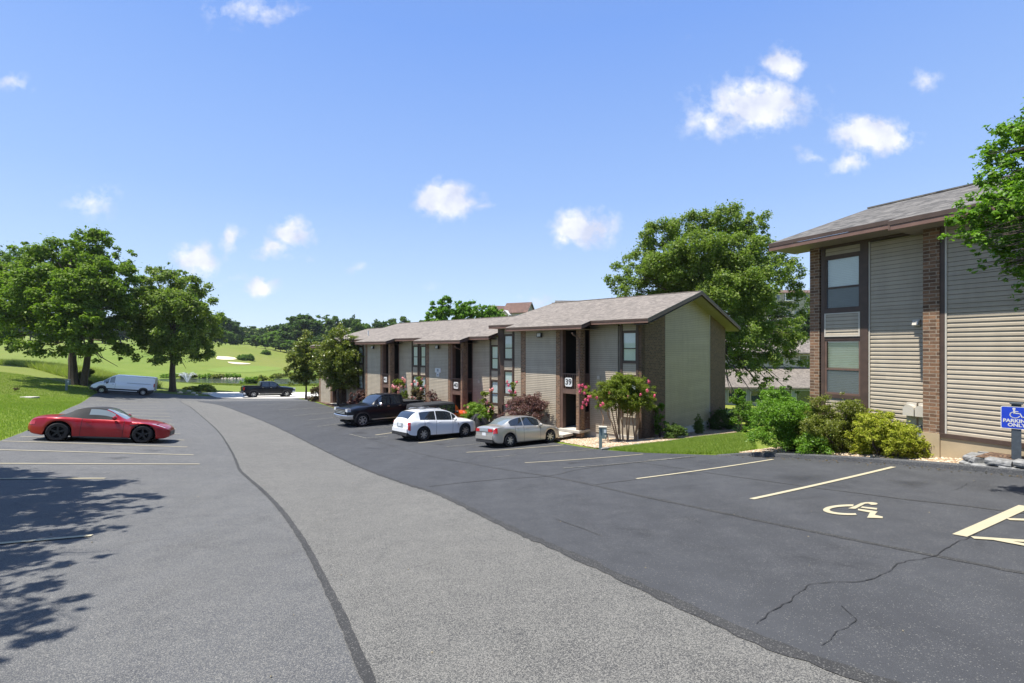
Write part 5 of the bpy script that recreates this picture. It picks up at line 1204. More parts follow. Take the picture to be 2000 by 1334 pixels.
def limb(a, b, r0, r1, rs, n=5, sag=.12, wob=.08):
    a = np.array(a, float); b = np.array(b, float); L = np.linalg.norm(b-a); P = []
    for t in np.linspace(0, 1, n):
        p = a+(b-a)*t; p[2] += L*sag*sin(pi*t); p += rs.normal(0, wob*L*.35, 3)*(0 < t < 1); P.append(p)
    return (P, list(np.linspace(r0, r1, n)))
def make_tree(name, label, loc, clumps, leaf, nleaf, size, tr, fork, bark='bark', seed=0, group=None, extra=(), cat='tree', limbs=True, clip=None, **kw):
    rs = np.random.RandomState(seed); root = empty(name, loc); tag(root, label, cat, group)
    segs = list(extra)
    if limbs:
        top = np.array(fork, float)
        segs.append(limb((0, 0, -.3), top, tr*1.15, tr*.72, rs, 6, 0, .02)); segs[-1][1][0] = tr*1.5
        zc = max(c[2] for c in clumps); segs.append(limb(top, (top[0]*1.2, top[1]*1.2, top[2]+(zc-top[2])*.85), tr*.7, tr*.12, rs, 7, 0, .03))
        for c in clumps:
            t = rs.uniform(.0, .75); st = top+(np.array([top[0]*1.2, top[1]*1.2, top[2]+(zc-top[2])*.8])-top)*min(t, max(0, (c[2]-top[2])/(zc-top[2]+.01))*.7)
            segs.append(limb(st, (c[0]*.95, c[1]*.95, c[2]), tr*.3, tr*.05, rs, 5, .1, .07))
            for _ in range(3 if c[3] > .9 or c[3] < .3 else 0):
                dv = rs.normal(size=3); dv /= np.linalg.norm(dv); m = np.array(c[:3])*.6+st*.4
                segs.append(limb(m, np.array(c[:3])+dv*c[3]*.5, tr*.10, tr*.02, rs, 4, .05, .08))
    if segs: link('trunk', trunk_mesh('trunk', segs, MT[bark]), root)
    link('crown', crown_mesh('crown', clumps, nleaf, size, MT[leaf], rs, clip=clip, **kw), root)
    return root
def oval_clumps(rs, n, R, zlo, zhi, cr, shape=1.0, taper=0.0, hollow=.35):
    """clumps filling an oval crown between two heights"""
    out = []; zc, rz = (zlo+zhi)/2, (zhi-zlo)/2
    for i in range(n):
        d = rs.normal(size=3); d /= np.linalg.norm(d); r = rs.uniform(hollow, 1)**.6; z = zc+d[2]*r*(rz-cr*.5)
        k = (1-taper*max(0, (z-zc)/rz)) if taper else 1
        out.append((d[0]*r*(R-cr*.6)*k, d[1]*r*(R-cr*.6)*k, z, cr*rs.uniform(.7, 1.25), cr*rs.uniform(.5, .85)))
    return out
def G3(px, py=None, Y=None):
    if Y is None: x, y = gp(px, py)
    else: x, y = (px-1000)/F0*Y, Y
    return (x, y, H(x, y))
PXM = lambda Y: Y/F0
def px_clumps(L, loc, Y, k=1.15):
    """crown lobes read off the photograph at the tree's own distance: (px, py, radius_px, depth offset m[, flatness])"""
    out = []
    for c in L:
        px, py, r = c[:3]; dy = c[3] if len(c) > 3 else 0; fl = c[4] if len(c) > 4 else .8
        y = Y+dy; out.append(((px-1000)/F0*y-loc[0], y-loc[1], (HY-py)/F0*y-loc[2], r*k*y/F0, r*k*y/F0*fl))
    return out
# maple by the van
Y = 58; loc = G3(145, Y=Y); rs = np.random.RandomState(3)
L = [(200, 478, 34, 0), (165, 500, 36, -2), (110, 505, 38, 1), (60, 495, 28, 2), (235, 500, 22, 1), (135, 480, 26, 2), (250, 545, 30, 2), (225, 540, 38, -3), (170, 560, 46, -5), (100, 560, 48, -5), (40, 550, 42, 0), (10, 530, 32, 1),
     (60, 610, 46, -5), (140, 620, 48, -6), (210, 610, 42, -4), (270, 600, 34, 1), (20, 600, 36, -2), (15, 650, 32, -2), (50, 672, 28, -4), (110, 670, 36, -5), (180, 672, 34, -5), (240, 660, 32, -2), (70, 690, 18, -5), (108, 700, 17, -6), (160, 700, 18, -6), (205, 700, 20, -4), (262, 690, 22, 0),
     (235, 716, 11, -4), (150, 540, 40, 4), (90, 620, 40, 4), (200, 580, 42, 5), (60, 545, 30, -4), (185, 520, 26, -4), (255, 575, 26, -2), (285, 640, 24, 2), (30, 575, 26, -5), (170, 640, 30, -7)]
ex = [limb((.75, .4, -.3), (1.5, .6, 5.5), .40, .26, rs, 6, 0, .02), limb((1.5, .6, 5.5), (3.4, 0, 12), .25, .06, rs, 6, 0, .04)]
make_tree('maple_tree', 'tall broad maple with a forked dark trunk behind the white van', loc, px_clumps(L, loc, Y), 'leaf', 95000, .32, .44, (-.3, 0, 5.2), seed=3, extra=ex, shell=.55, nb=9)
Y = 62; loc = G3(337, Y=Y)
L = [(330, 525, 20, 0), (298, 540, 26, 0), (355, 540, 22, -1), (320, 560, 32, -3), (372, 565, 28, 0), (285, 575, 28, 1), (400, 590, 26, 1), (345, 600, 40, -5), (295, 615, 34, -3), (395, 630, 32, -2), (345, 650, 40, -5), (290, 660, 30, -2), (410, 665, 26, 0),
     (330, 690, 30, -4), (385, 685, 26, -2), (415, 700, 14, 0), (300, 695, 22, -1), (425, 620, 16, 2), (355, 590, 32, 4), (330, 640, 36, 4), (270, 630, 24, 2), (385, 605, 24, -4), (310, 590, 24, -5), (365, 720, 12, -3), (280, 690, 16, -3)]
make_tree('maple_tree', 'round-crowned maple with a single trunk between the van and the pond', loc, px_clumps(L, loc, Y), 'leaf_sy', 66000, .29, .36, (0, 0, 4.6), seed=4, shell=.55, nb=9)
Y = 74; loc = G3(-20, Y=Y)
L = [(10, 505, 34, 0), (-30, 500, 40, 0), (30, 540, 34, 0), (-50, 560, 50, 0), (0, 590, 46, 0), (-40, 640, 46, 0), (35, 600, 30, 2), (5, 660, 30, 0), (-80, 600, 50, 0), (-70, 520, 40, 1)]
make_tree('maple_tree', 'dark tree cut by the left edge of the photo behind the tall maple', loc, px_clumps(L, loc, Y), 'leaf_far', 26000, .38, .5, (0, 0, 4), seed=5)
# sycamore behind the gable of the long building
Y = 42; loc = G3(1395, Y=Y)
L = [(1290, 460, 34, 0), (1330, 450, 30, 1), (1370, 440, 32, 0), (1420, 435, 34, 0), (1470, 445, 30, 1), (1260, 500, 34, 0), (1225, 530, 28, 1), (1200, 555, 22, 1), (1240, 570, 30, 0), (1300, 520, 42, -2), (1360, 500, 46, -3), (1430, 500, 46, -2), (1490, 490, 34, 0), (1530, 480, 22, 1),
     (1520, 530, 34, 0), (1550, 545, 24, 0), (1555, 590, 26, 1), (1480, 560, 44, -4), (1410, 570, 46, -4), (1340, 570, 40, -1), (1280, 560, 36, 0), (1540, 620, 30, 0), (1490, 620, 40, -3), (1440, 640, 36, -4), (1530, 670, 32, -1), (1480, 690, 34, -4), (1440, 700, 28, -4), (1400, 630, 36, 0),
     (1555, 700, 22, -1), (1500, 740, 22, -5), (1450, 740, 22, -5), (1425, 690, 20, -3), (1475, 770, 14, -6), (1430, 770, 12, -5), (1400, 540, 40, 4), (1460, 590, 40, 4), (1330, 540, 36, 4), (1380, 470, 28, -3), (1240, 540, 22, -2), (1500, 520, 28, -4), (1565, 660, 20, -1), (1530, 740, 18, -3), (1545, 720, 22, -2), (1500, 770, 18, -5), (1465, 715, 24, -5), (1440, 775, 16, -5), (1520, 700, 24, -4), (1550, 640, 24, -2), (1425, 660, 24, -2), (1480, 745, 22, -5), (1570, 620, 22, 0), (1570, 700, 18, 0), (1545, 760, 14, -2), (1430, 720, 18, -4), (1400, 590, 34, -4), (1460, 660, 30, -5)]
make_tree('sycamore_tree', 'large spreading sycamore behind the gable end of the long building', loc, px_clumps(L, loc, Y), 'leaf_sy', 170000, .19, .34, (0, 0, 6), seed=6, shell=.5, nb=11, flat=1.15)
# magnolias
rs = np.random.RandomState(7)
for (px, py, L, lab, sd_) in [(660, 783, [(668, 645, 14), (655, 660, 20), (680, 665, 18), (645, 685, 24), (675, 690, 26), (695, 700, 16), (630, 705, 18), (660, 715, 28), (690, 725, 22), (640, 735, 20), (670, 745, 22), (700, 745, 14), (622, 725, 12), (655, 750, 18), (685, 752, 14), (662, 632, 7)], 'larger glossy magnolia at the end of the long building, before its last bay', 8),
                      (598, 771, [(600, 655, 12), (590, 675, 17), (612, 680, 14), (580, 700, 18), (605, 705, 20), (570, 725, 14), (592, 730, 18), (615, 730, 14), (575, 742, 12), (600, 745, 12), (625, 715, 12), (598, 645, 6)], 'smaller glossy magnolia on a thin trunk next to the far pickup', 9)]:
    y = 42.0 if px == 660 else 50.0; x = (px-1000)/F0*y; loc = (x, y, H(x, y)); C = []
    for (a, b, r) in L:
        for dy in (-r*.5, r*.5): C.append((a+rs.uniform(-3, 3), b, r*.95, dy*y/F0, .75))
    make_tree('magnolia_tree', lab, loc, px_clumps(C, loc, y), 'leaf_mag', 30000, .18, .12, (0, 0, 1.3), seed=sd_, shell=.6, up=.4, aspect=.42, nb=8)
# yellow-green trees behind the long roof
for (px, Y, L, lab, s_) in [(862, 72, [(855, 600, 15), (875, 592, 14), (845, 610, 12), (868, 612, 16), (850, 625, 18)], 'sparse bright tree over the long roof, leftmost of three there', 11), (908, 74, [(900, 594, 13), (918, 598, 14), (905, 608, 17), (890, 612, 14), (925, 612, 12), (905, 622, 16)], 'bright tree over the middle of the long roof, tallest of three there', 12), (948, 76, [(940, 600, 10), (955, 608, 13), (972, 604, 11), (960, 618, 14), (940, 615, 12), (978, 616, 10)], 'bright tree over the long roof just left of the red-roofed house', 13)]:
    loc = G3(px, Y=Y); make_tree('oak_tree', lab, loc, px_clumps(L, loc, Y), 'leaf_lime' if False else 'leaf_br', 9000, .30, .25, (0, 0, 6), seed=s_)
# woods on the hill: individual trees copied from a few of each kind
def proto(seed, leaf, n, tap=0.0, size=.06):
    rs = np.random.RandomState(seed); C = oval_clumps(rs, n+8, .38, .04, 1.0, .15, taper=tap)
    return make_tree('woodland_tree', None, (0, 0, 0), C, leaf, 7000, size, .018, (0, 0, .22), seed=seed, limbs=True, shell=.5, nb=6)
PR = [proto(21, 'leaf_dk', 20), proto(22, 'leaf_far', 22), proto(23, 'leaf_far2', 18), proto(24, 'leaf_far', 22, .5), proto(25, 'leaf_dk', 24, .3)]
used = [False]*len(PR); rs = np.random.RandomState(40)
SEEN = {}
def where(px, Y, ty):
    for lim, w in ((-40, 'beyond the left edge'), (40, 'behind the left-edge maple'), (110, 'left of the tall maple trunk'), (180, 'straight behind the tall maple'), (250, 'behind the right side of the tall maple'), (300, 'behind the gap of the two maples'), (345, 'straight behind the round maple'), (392, 'behind the right side of the round maple'),
                   (425, 'just right of the round maple'), (445, 'above the left bunker'), (462, 'above the golf hill crest'), (485, 'at the left of the valley gap'), (505, 'in the valley gap'), (525, 'at the right of the valley gap'), (545, 'left of the domed oak'), (565, 'near left of the domed oak'), (590, 'touching the domed oak'), (610, 'under the domed oak'),
                   (632, 'above the smaller magnolia'), (650, 'above the magnolia pair'), (668, 'straight above the larger magnolia'), (690, 'right of the larger magnolia'), (708, 'over the left end of the long roof'), (728, 'over the lowest ridge of the long roof'), (745, 'over the first step of the long roof'), (762, 'just past the first roof step'), (780, 'over the left part of the middle roof'), (797, 'over the middle roof ridge'), (815, 'left of the three bright trees'), (850, 'just left of the bright trees'), (900, 'behind the bright trees'), (2000, 'by the red-roofed house')):
        if px < lim: break
    return w+(', front row' if Y < 248 else ', skyline row' if ty < 628 else ', middle row')
def wood(px, topy, Y, wpx, kind, label, group='trees of the wood on the hill'):
    if ' in the wood beyond' in label:
        label = label.replace(' in the wood beyond the golf course', ' '+where(px, Y, topy))
    loc = G3(px, Y=Y); h = (HY-topy)/F0*Y-loc[2]; h = max(h, 7.); wid_ = wpx*Y/F0
    o = PR[kind] if not used[kind] else copy_tree(PR[kind]); used[kind] = True
    o.location = loc; o.scale = (wid_/.76*1.3, wid_/.76*1.3, h/1.0); o.rotation_euler = (0, 0, rs.uniform(0, 6.28)); tag(o, label, 'tree', group)
gB = 'trees of the wood beyond the golf course'
lb = {0: 'dark rounded oak in the wood beyond the golf course', 1: 'mid green tree in the wood beyond the golf course', 2: 'lighter green tree in the wood beyond the golf course', 3: 'pointed mid green tree in the wood beyond the golf course', 4: 'dark pointed tree in the wood beyond the golf course'}
wood(601, 604, 262, 78, 0, 'largest domed dark oak standing above the wood', gB)
for (px, ty, Y, w, k) in [(415, 606, 262, 40, 0), (432, 612, 268, 34, 4), (450, 620, 275, 30, 0), (465, 628, 290, 26, 1), (440, 640, 262, 26, 2), (420, 640, 258, 28, 4), (400, 610, 270, 40, 4), (385, 618, 280, 40, 1), (455, 648, 268, 22, 1), (478, 634, 330, 26, 0), (495, 637, 350, 26, 1), (512, 636, 345, 28, 4),
        (530, 630, 320, 30, 0), (552, 624, 305, 34, 0), (575, 622, 300, 34, 1), (500, 652, 290, 28, 2), (518, 650, 285, 30, 2), (538, 642, 270, 34, 2), (560, 640, 262, 34, 2), (582, 645, 255, 36, 0), (570, 660, 246, 30, 2), (548, 664, 250, 28, 1), (590, 668, 238, 30, 1), (606, 655, 240, 36, 0), (625, 650, 238, 38, 4), (618, 676, 226, 26, 1), (640, 668, 225, 34, 1), (602, 684, 224, 20, 3),
        (640, 622, 260, 36, 1), (655, 618, 270, 28, 1), (672, 622, 262, 32, 1), (692, 611, 258, 24, 4), (700, 624, 250, 36, 1), (716, 624, 262, 30, 2), (734, 619, 268, 32, 4), (752, 618, 262, 30, 0), (770, 620, 258, 34, 1), (788, 619, 262, 30, 1), (806, 623, 262, 32, 2), (824, 624, 268, 28, 1), (700, 640, 232, 40, 2), (735, 638, 232, 40, 2), (770, 640, 232, 40, 2), (665, 645, 236, 40, 1), (805, 640, 230, 36, 1), (840, 630, 232, 36, 0), (875, 628, 232, 36, 1), (985, 632, 150, 40, 1),
        (360, 620, 262, 44, 3), (330, 625, 260, 44, 0), (300, 618, 262, 44, 1), (270, 612, 265, 44, 4), (235, 616, 262, 44, 0), (200, 612, 268, 46, 1), (165, 610, 265, 46, 0), (130, 606, 265, 46, 1), (95, 604, 268, 46, 0), (60, 606, 265, 46, 4), (25, 604, 268, 46, 1), (-15, 606, 268, 46, 0), (-60, 606, 268, 46, 1)]:
    wood(px, ty+rs.uniform(-2, 2), Y, w, k, lb[k], gB)
gC = 'trees on the slope behind the sycamore'
for (px, ty, Y, w, k) in [(1190, 600, 120, 50, 1), (1240, 600, 125, 50, 2), (1400, 610, 130, 60, 1), (1470, 640, 110, 60, 2), (1520, 640, 120, 44, 1), (1580, 600, 140, 60, 0), (1640, 600, 130, 60, 1), (1120, 610, 150, 40, 1), (1050, 618, 140, 40, 2), (1450, 665, 88, 40, 1), (1610, 640, 90, 40, 2)]:
    wood(px, ty, Y, w, k, 'green slope tree, '+{1190: 'hidden by the left edge of the sycamore crown', 1240: 'behind the left lobe of the sycamore', 1400: 'behind the sycamore trunk', 1470: 'tall, behind the right half of the sycamore', 1520: 'just left of the beige hillside apartments', 1580: 'touching the brick corner of the right building', 1640: 'behind the roof of the right building', 1120: 'behind the dark roof edge above building 39', 1050: 'right of the red-roofed house', 1450: 'low, behind the gable eave of building 39', 1610: 'behind the right building, below its eave'}[px], gC)
# tree whose boughs reach in at the right edge
rs = np.random.RandomState(50); loc = (11.6, 3.6, H(11.6, 3.6))
L = [(1975, 245, 26, 0), (1945, 262, 22, .2), (1915, 305, 16, 0), (1960, 300, 34, .3), (1995, 330, 36, 0), (1930, 345, 26, .2), (1975, 390, 42, -.3), (1915, 400, 32, 0), (1880, 430, 24, .2), (1850, 460, 17, .1), (1895, 465, 22, 0), (1945, 450, 36, 0), (1990, 450, 40, .2), (1975, 500, 26, 0), (1930, 515, 15, .1), (1900, 530, 10, .1), (1960, 540, 13, .1), (1990, 520, 22, 0), (1985, 582, 12, 0), (2005, 560, 22, 0),
     (1935, 435, 26, .1), (1965, 350, 30, 0), (1990, 480, 30, 0), (1955, 500, 18, .1), (1990, 600, 10, 0), (1868, 447, 15, .2), (1912, 485, 13, 0), (2060, 250, 60, 0), (2060, 380, 70, 0), (2060, 520, 50, 0), (2150, 300, 80, 0), (2150, 450, 80, 0), (2020, 280, 34, 0)]
C = px_clumps([(a, b, r*1.0, dy, .8) for a, b, r, dy in L], loc, 7.2)
for i in range(10):
    a, e_ = rs.uniform(0, 6.28), rs.uniform(-.3, 1.2); C.append((3.0*cos(a)*cos(e_)+.6, 2.6*sin(a)*cos(e_)-1.2, 5.2+1.9*sin(e_), .8, .6))
clipf = lambda P: ((P[:, 0]+loc[0])/(np.maximum(P[:, 1]+loc[1], .1)) > .872) | (P[:, 1]+loc[1] < 1)
make_tree('elm_tree', 'leafy elm boughs reaching in from the right edge before the building', loc, C, 'leaf_br', 150000, .072, .13, (-.3, .2, 3.0), seed=51, shell=.1, up=.6, aspect=.5, clip=clipf, nb=26, wp=.55)
# tree outside the left edge whose shadow lies on the asphalt
rs = np.random.RandomState(60); loc = (-12.5, 6.2, H(-12.5, 6.2)); C = []; k_ = 1/math.tan(radians(SUN_EL))
def shc(px, py, h, r):
    x, y = gp(px, py); z = H(x, y)+h; C.append((x+SUN_H[0]*h*k_-loc[0], y+SUN_H[1]*h*k_-loc[1], z-loc[2], r, r*.6))
for (px, py, h, r) in [(60, 945, 8.0, 1.0), (150, 950, 8.2, .9), (230, 975, 8.4, .7), (60, 985, 8, 1.0), (180, 1000, 8.6, .9), (265, 1005, 8.8, .5), (100, 1030, 8.2, .8), (200, 1035, 8.8, .6), (20, 1010, 8, 1), (30, 1080, 7.6, .55), (110, 1095, 7.8, .4), (190, 1085, 8, .4), (230, 1080, 8, .28), (10, 1130, 7.6, .4), (90, 1130, 7.8, .34),
                       (20, 1190, 7.2, .55), (100, 1190, 7.4, .48), (160, 1195, 7.6, .36), (40, 1240, 7.2, .5), (110, 1255, 7.2, .34), (0, 1270, 7.2, .4), (-60, 1000, 7.6, 1.2), (-60, 1150, 7, .8), (-60, 930, 7.6, 1.2), (-160, 1100, 7, 1.4), (-160, 960, 7.2, 1.6), (-250, 1050, 6.6, 1.4), (-40, 1220, 6.8, .6), (120, 970, 8.2, .9), (290, 990, 8.8, .35), (240, 1000, 8.6, .55), (150, 1060, 8.2, .55), (220, 1055, 8.6, .35), (70, 1060, 8, .7), (130, 1120, 7.8, .35), (60, 1210, 7.3, .45), (150, 1225, 7.4, .28), (0, 1240, 7.2, .5)]: shc(px, py, h, r)
for i in range(18): C.append((rs.uniform(-4, 0), rs.uniform(-3.5, 4), rs.uniform(5.5, 9.5), 1.2, .9))
clipf = lambda P: ((P[:, 0]+loc[0])/(np.maximum(P[:, 1]+loc[1], .1)) < -1.085) | (P[:, 1]+loc[1] < 1)
make_tree('shade_tree', 'tree outside the left edge, known by its shadow on the asphalt', loc, C, 'leaf', 90000, .17, .15, (0, 0, 3.6), seed=61, shell=.2, clip=clipf, nb=9)
for o in bpy.data.objects:
    if o.name == 'shade_tree':
        for ch in o.children:
            if ch.name.startswith('trunk'):
                pass

def shrub(name, label, loc, C, leaf, n, size, seed, stems=6, bark='bark', cat='shrub', flowers=(), fl='pink', stem_r=.02, fr=.075, **kw):
    rs = np.random.RandomState(seed); root = empty(name, loc); tag(root, label, cat); segs = []
    for i in range(stems):
        c = C[rs.randint(len(C))]; a = rs.uniform(0, 6.28); segs.append(limb((.05*cos(a)*stems/6, .05*sin(a)*stems/6, -.05), (c[0], c[1], c[2]), stem_r, stem_r*.4, rs, 6, .0, .05))
    if segs: link('stems', trunk_mesh('stems', segs, MT[bark]), root)
    link('foliage', crown_mesh('foliage', C, n, size, MT[leaf], rs, **kw), root)
    for k, (x, y, z) in enumerate(flowers):
        m = 60; d = rs.normal(size=(m, 3)); d /= np.linalg.norm(d, axis=1)[:, None]; P = d*rs.uniform(.3, 1, m)[:, None]*np.array([1, 1, 1.25])*fr*rs.uniform(.8, 1.2)
        co = leaf_arrays(P, d, fr*.55, rs, .9); link('flower_cluster', raw_mesh('flower_cluster', co, np.arange(len(co)), 4, MT[fl]), root, (x, y, z))
    return root
def dome(rs, n, R, h, cr, z0=.0):
    out = []
    for i in range(n):
        a = rs.uniform(0, 6.28); t = rs.rand()**.6; z = z0+(h-cr*.6-z0)*rs.rand()**.8; k = sqrt(max(.05, 1-(z/h)**2.4)); out.append((cos(a)*t*(R-cr*.5)*k, sin(a)*t*(R-cr*.5)*k, z, cr*rs.uniform(.7, 1.2), cr*rs.uniform(.6, 1)))
    return out
def on2(px, v): p = (px-1000)/F0; Y = v/(.883*p+.469); return (p*Y, Y, H(p*Y, Y)+.03)
rs = np.random.RandomState(70)
shrub('bush', 'bright green feathery bush on the gravel, leftmost of three by the right building', on2(1545, 13.15), dome(rs, 40, 1.38, 1.38, .38), 'leaf_br', 60000, .052, 71, 14, aspect=.4, shell=.2, nb=14)
shrub('bush', 'tall olive-brown bush under the large window, middle of three', on2(1650, 13.45), dome(rs, 34, 1.12, 1.5, .36), 'leaf_ol', 52000, .05, 72, 14, aspect=.4, shell=.2, nb=14)
shrub('bush', 'yellow-green bush on the gravel, rightmost of three by the meter boxes', on2(1728, 13.05), dome(rs, 28, .80, 1.06, .28), 'leaf_yel', 34000, .05, 73, 12, aspect=.4, shell=.2, nb=14)
# planting by entrance 39
Y = 22.9; loc = (5.2, Y, H(5.2, Y)+.02)
L = [(1190, 760, 20), (1215, 750, 22), (1240, 755, 20), (1262, 765, 16), (1175, 778, 18), (1205, 778, 22), (1235, 782, 22), (1260, 785, 16), (1190, 795, 14), (1225, 798, 14), (1160, 765, 13), (1205, 738, 8), (1258, 740, 8), (1150, 775, 8), (1140, 760, 7), (1142, 785, 8), (1150, 798, 7), (1272, 770, 8)]
CC = px_clumps([(a, b, r, (i % 5-2)*.22, .8) for i, (a, b, r) in enumerate(L)], loc, Y)
f6 = [(735,745),(760,740),(785,755),(745,775),(740,790),(805,830),(820,826),(868,836),(898,893),(915,880),(780,850),(765,870),(790,880),(757,905),(965,793),(1103,826),(1197,810),(1247,780),(1258,712),(1300,818),(800,855),(775,800)]
FL = [tuple(np.array([((940+x/3.846)-1000)/F0*(Y-.75), Y-.75, (HY-(560+y/3.846))/F0*(Y-.75)])-np.array(loc)) for x, y in f6]
o = shrub('crepe_myrtle', 'multi-stemmed crepe myrtle with pink flowers beside entrance 39', loc, [(c[0], c[1], c[2], c[3]*1.15, c[4]*1.1) for c in CC], 'leaf_myr', 62000, .066, 80, 0, cat='tree', flowers=FL, fr=.085, aspect=.42, shell=.3, nb=10)
rs = np.random.RandomState(81); segs = []
for i, (bx_, tx, tz) in enumerate([(-.15, -.9, 2.2), (-.1, -.5, 2.1), (-.05, -.2, 2.3), (.05, .1, 2.2), (.3, .3, 2.3), (.7, .65, 2.3), (.75, .9, 2.2), (.65, .55, 2.0), (.1, -.1, 1.9), (-.6, -1.0, 1.9), (.35, .5, 2.1)]):
    segs.append(limb((bx_, rs.uniform(-.15, .15), -.05), (tx, rs.uniform(-.4, .4), tz), .042, .02, rs, 6, .0, .04))
link('stems', trunk_mesh('stems', segs, MT['barkl']), o)
def fshrub(px, py, Yo, wpx, hpx, leaf, n, size, lab, seed, name='shrub', flowers=0, fl='pink', **kw):
    x, y = (gp(px, py) if Yo is None else ((px-1000)/F0*Yo, Yo)); z = H(x, y); R = wpx*y/F0/2; h = (py-hpx); top = (HY-hpx)/F0*y-z; rs = np.random.RandomState(seed); R *= 1.22; top *= 1.05
    C = dome(rs, 26, R, max(top, .3), max(.12, R*.34)); F = []
    for i in range(flowers):
        a = rs.uniform(pi, 2*pi); t = rs.uniform(.3, 1); zz = top*rs.uniform(.45, 1.02); F.append((R*t*cos(a), R*t*sin(a)*.8, zz))
    return shrub(name, lab, (x, y, z), C, leaf, int(n*1.9), size, seed, 6, flowers=F, fl=fl, **kw)
fshrub(1026, 828, 26.2, 96, 778, 'leaf_pur', 15000, .06, 'purple barberry bush behind the champagne sedan', 90)
fshrub(843, 800, 32.6, 44, 764, 'leaf_pur', 9000, .07, 'purple barberry bush between the orange off-roader and the building', 91)
fshrub(815, 792, 34.3, 40, 760, 'leaf_purg', 7000, .07, 'reddish bush at the foot of the double window column', 92)
fshrub(700, 795, 40.6, 36, 762, 'leaf_pur', 7000, .08, 'pinkish barberry bush behind the white hidden car', 93)
fshrub(621, 783, 46.5, 38, 755, 'leaf_purg', 7000, .08, 'rust and green bush at the foot of the smaller magnolia', 94)
fshrub(782, 790, 35.7, 42, 742, 'leaf_myr', 9000, .075, 'pink flowering shrub behind the near pickup cab', 95, flowers=16, fl='palepink', fr=.12)
fshrub(818, 775, 34.6, 26, 736, 'leaf_myr', 4000, .075, 'slim pink flowering shrub against the double window column', 96, flowers=10, fl='palepink', fr=.12)
fshrub(945, 812, 30, 34, 764, 'leaf_myr', 5000, .07, 'pale pink flowering shrub beside entrance 40', 97, flowers=9, fl='palepink', fr=.10)
fshrub(928, 834, 29.3, 62, 788, 'leaf_lime', 10000, .07, 'light green arching shrub behind the covered motorcycle', 98, flowers=5, fl='palepink', fr=.07)
fshrub(1003, 800, 28.4, 24, 750, 'leaf_myr', 3500, .06, 'thin shrub topped by pink blossom near the lit windows', 99, flowers=8, fl='pink', fr=.10)
fshrub(1289, 855, 24.3, 26, 790, 'leaf_br', 4200, .06, 'small upright lime shrub at the brick corner', 100)
fshrub(1318, 857, None, 46, 829, 'leaf_far', 9000, .045, 'low dark clipped bush below the gable wall', 101)
fshrub(1410, 846, 29.5, 48, 800, 'leaf_dk', 9000, .055, 'dark spreading juniper at the far gable corner', 102)
fshrub(1446, 846, 27.5, 34, 762, 'leaf_br', 4500, .07, 'thin leafy sapling beside the dark juniper', 103)
fshrub(1515, 830, 33, 90, 762, 'leaf_br', 11000, .10, 'rounded green bush in the gap between the buildings', 104)
fshrub(1455, 820, 36, 50, 785, 'leaf_far2', 7000, .10, 'green bush at the foot of the grass slope between the buildings', 105)
fshrub(1575, 825, 30, 60, 790, 'leaf_br', 7000, .09, 'green bush against the left side of the brick corner', 106)
def cypress():
    x, y = gp(1364, 848); z = H(x, y); rs = np.random.RandomState(107); h = 43*y/F0; C = []
    for i in range(14): t = i/13; C.append((rs.uniform(-.03, .03), rs.uniform(-.03, .03), .08+t*(h-.15), .24*(1-t)**.6*(.6+.8*min(1, t*4))+.05, .12))
    shrub('conical_evergreen', 'small dark conical evergreen beside the gable wall', (x, y, z), C, 'leaf_far', 9000, .035, 107, 2, shell=.5)
cypress()
fshrub(478, 703, None, 27, 692, 'leaf_far2', 5000, .5, 'rounded bush on the golf hill beside the bunker', 110)
fshrub(520, 692, None, 16, 684, 'leaf_far2', 3000, .5, 'small bush at the foot of the far golf slope', 111)
fshrub(487, 750, 112, 32, 737, 'leaf_lime', 6000, .28, 'green bush on the near bank of the pond', 112)
fshrub(515, 748, 114, 34, 733, 'reed', 5000, .35, 'pale feathery bush on the pond bank nearest the magnolias', 113)
fshrub(167, 752, 60, 30, 722, 'leaf_ol', 6000, .16, 'wispy olive bush between the maple trunk and the van', 114)
fshrub(400, 768, 66, 34, 752, 'reed', 5000, .18, 'golden grassy clump beside the pale drive', 115)
fshrub(375, 768, 68, 30, 757, 'leaf_ol', 4000, .18, 'low olive clump between the second maple and the rocks', 116)
for k, (px, w, ty) in enumerate([(330, 26, 731), (365, 30, 730), (405, 26, 731), (430, 24, 732), (455, 24, 731), (545, 26, 731)]):
    fshrub(px, 738, 134, w, ty, 'leaf_ol' if k % 2 else 'leaf_lime', 2600, .4, ['ragged green clump on the far pond bank behind the fountain', 'olive clump on the far pond bank right of the fountain', 'green clump on the far bank, second right of the fountain', 'olive clump on the far bank, third right of the fountain', 'green clump on the far bank above the pond rocks', 'olive clump at the right end of the far pond bank'][k], 120+k)

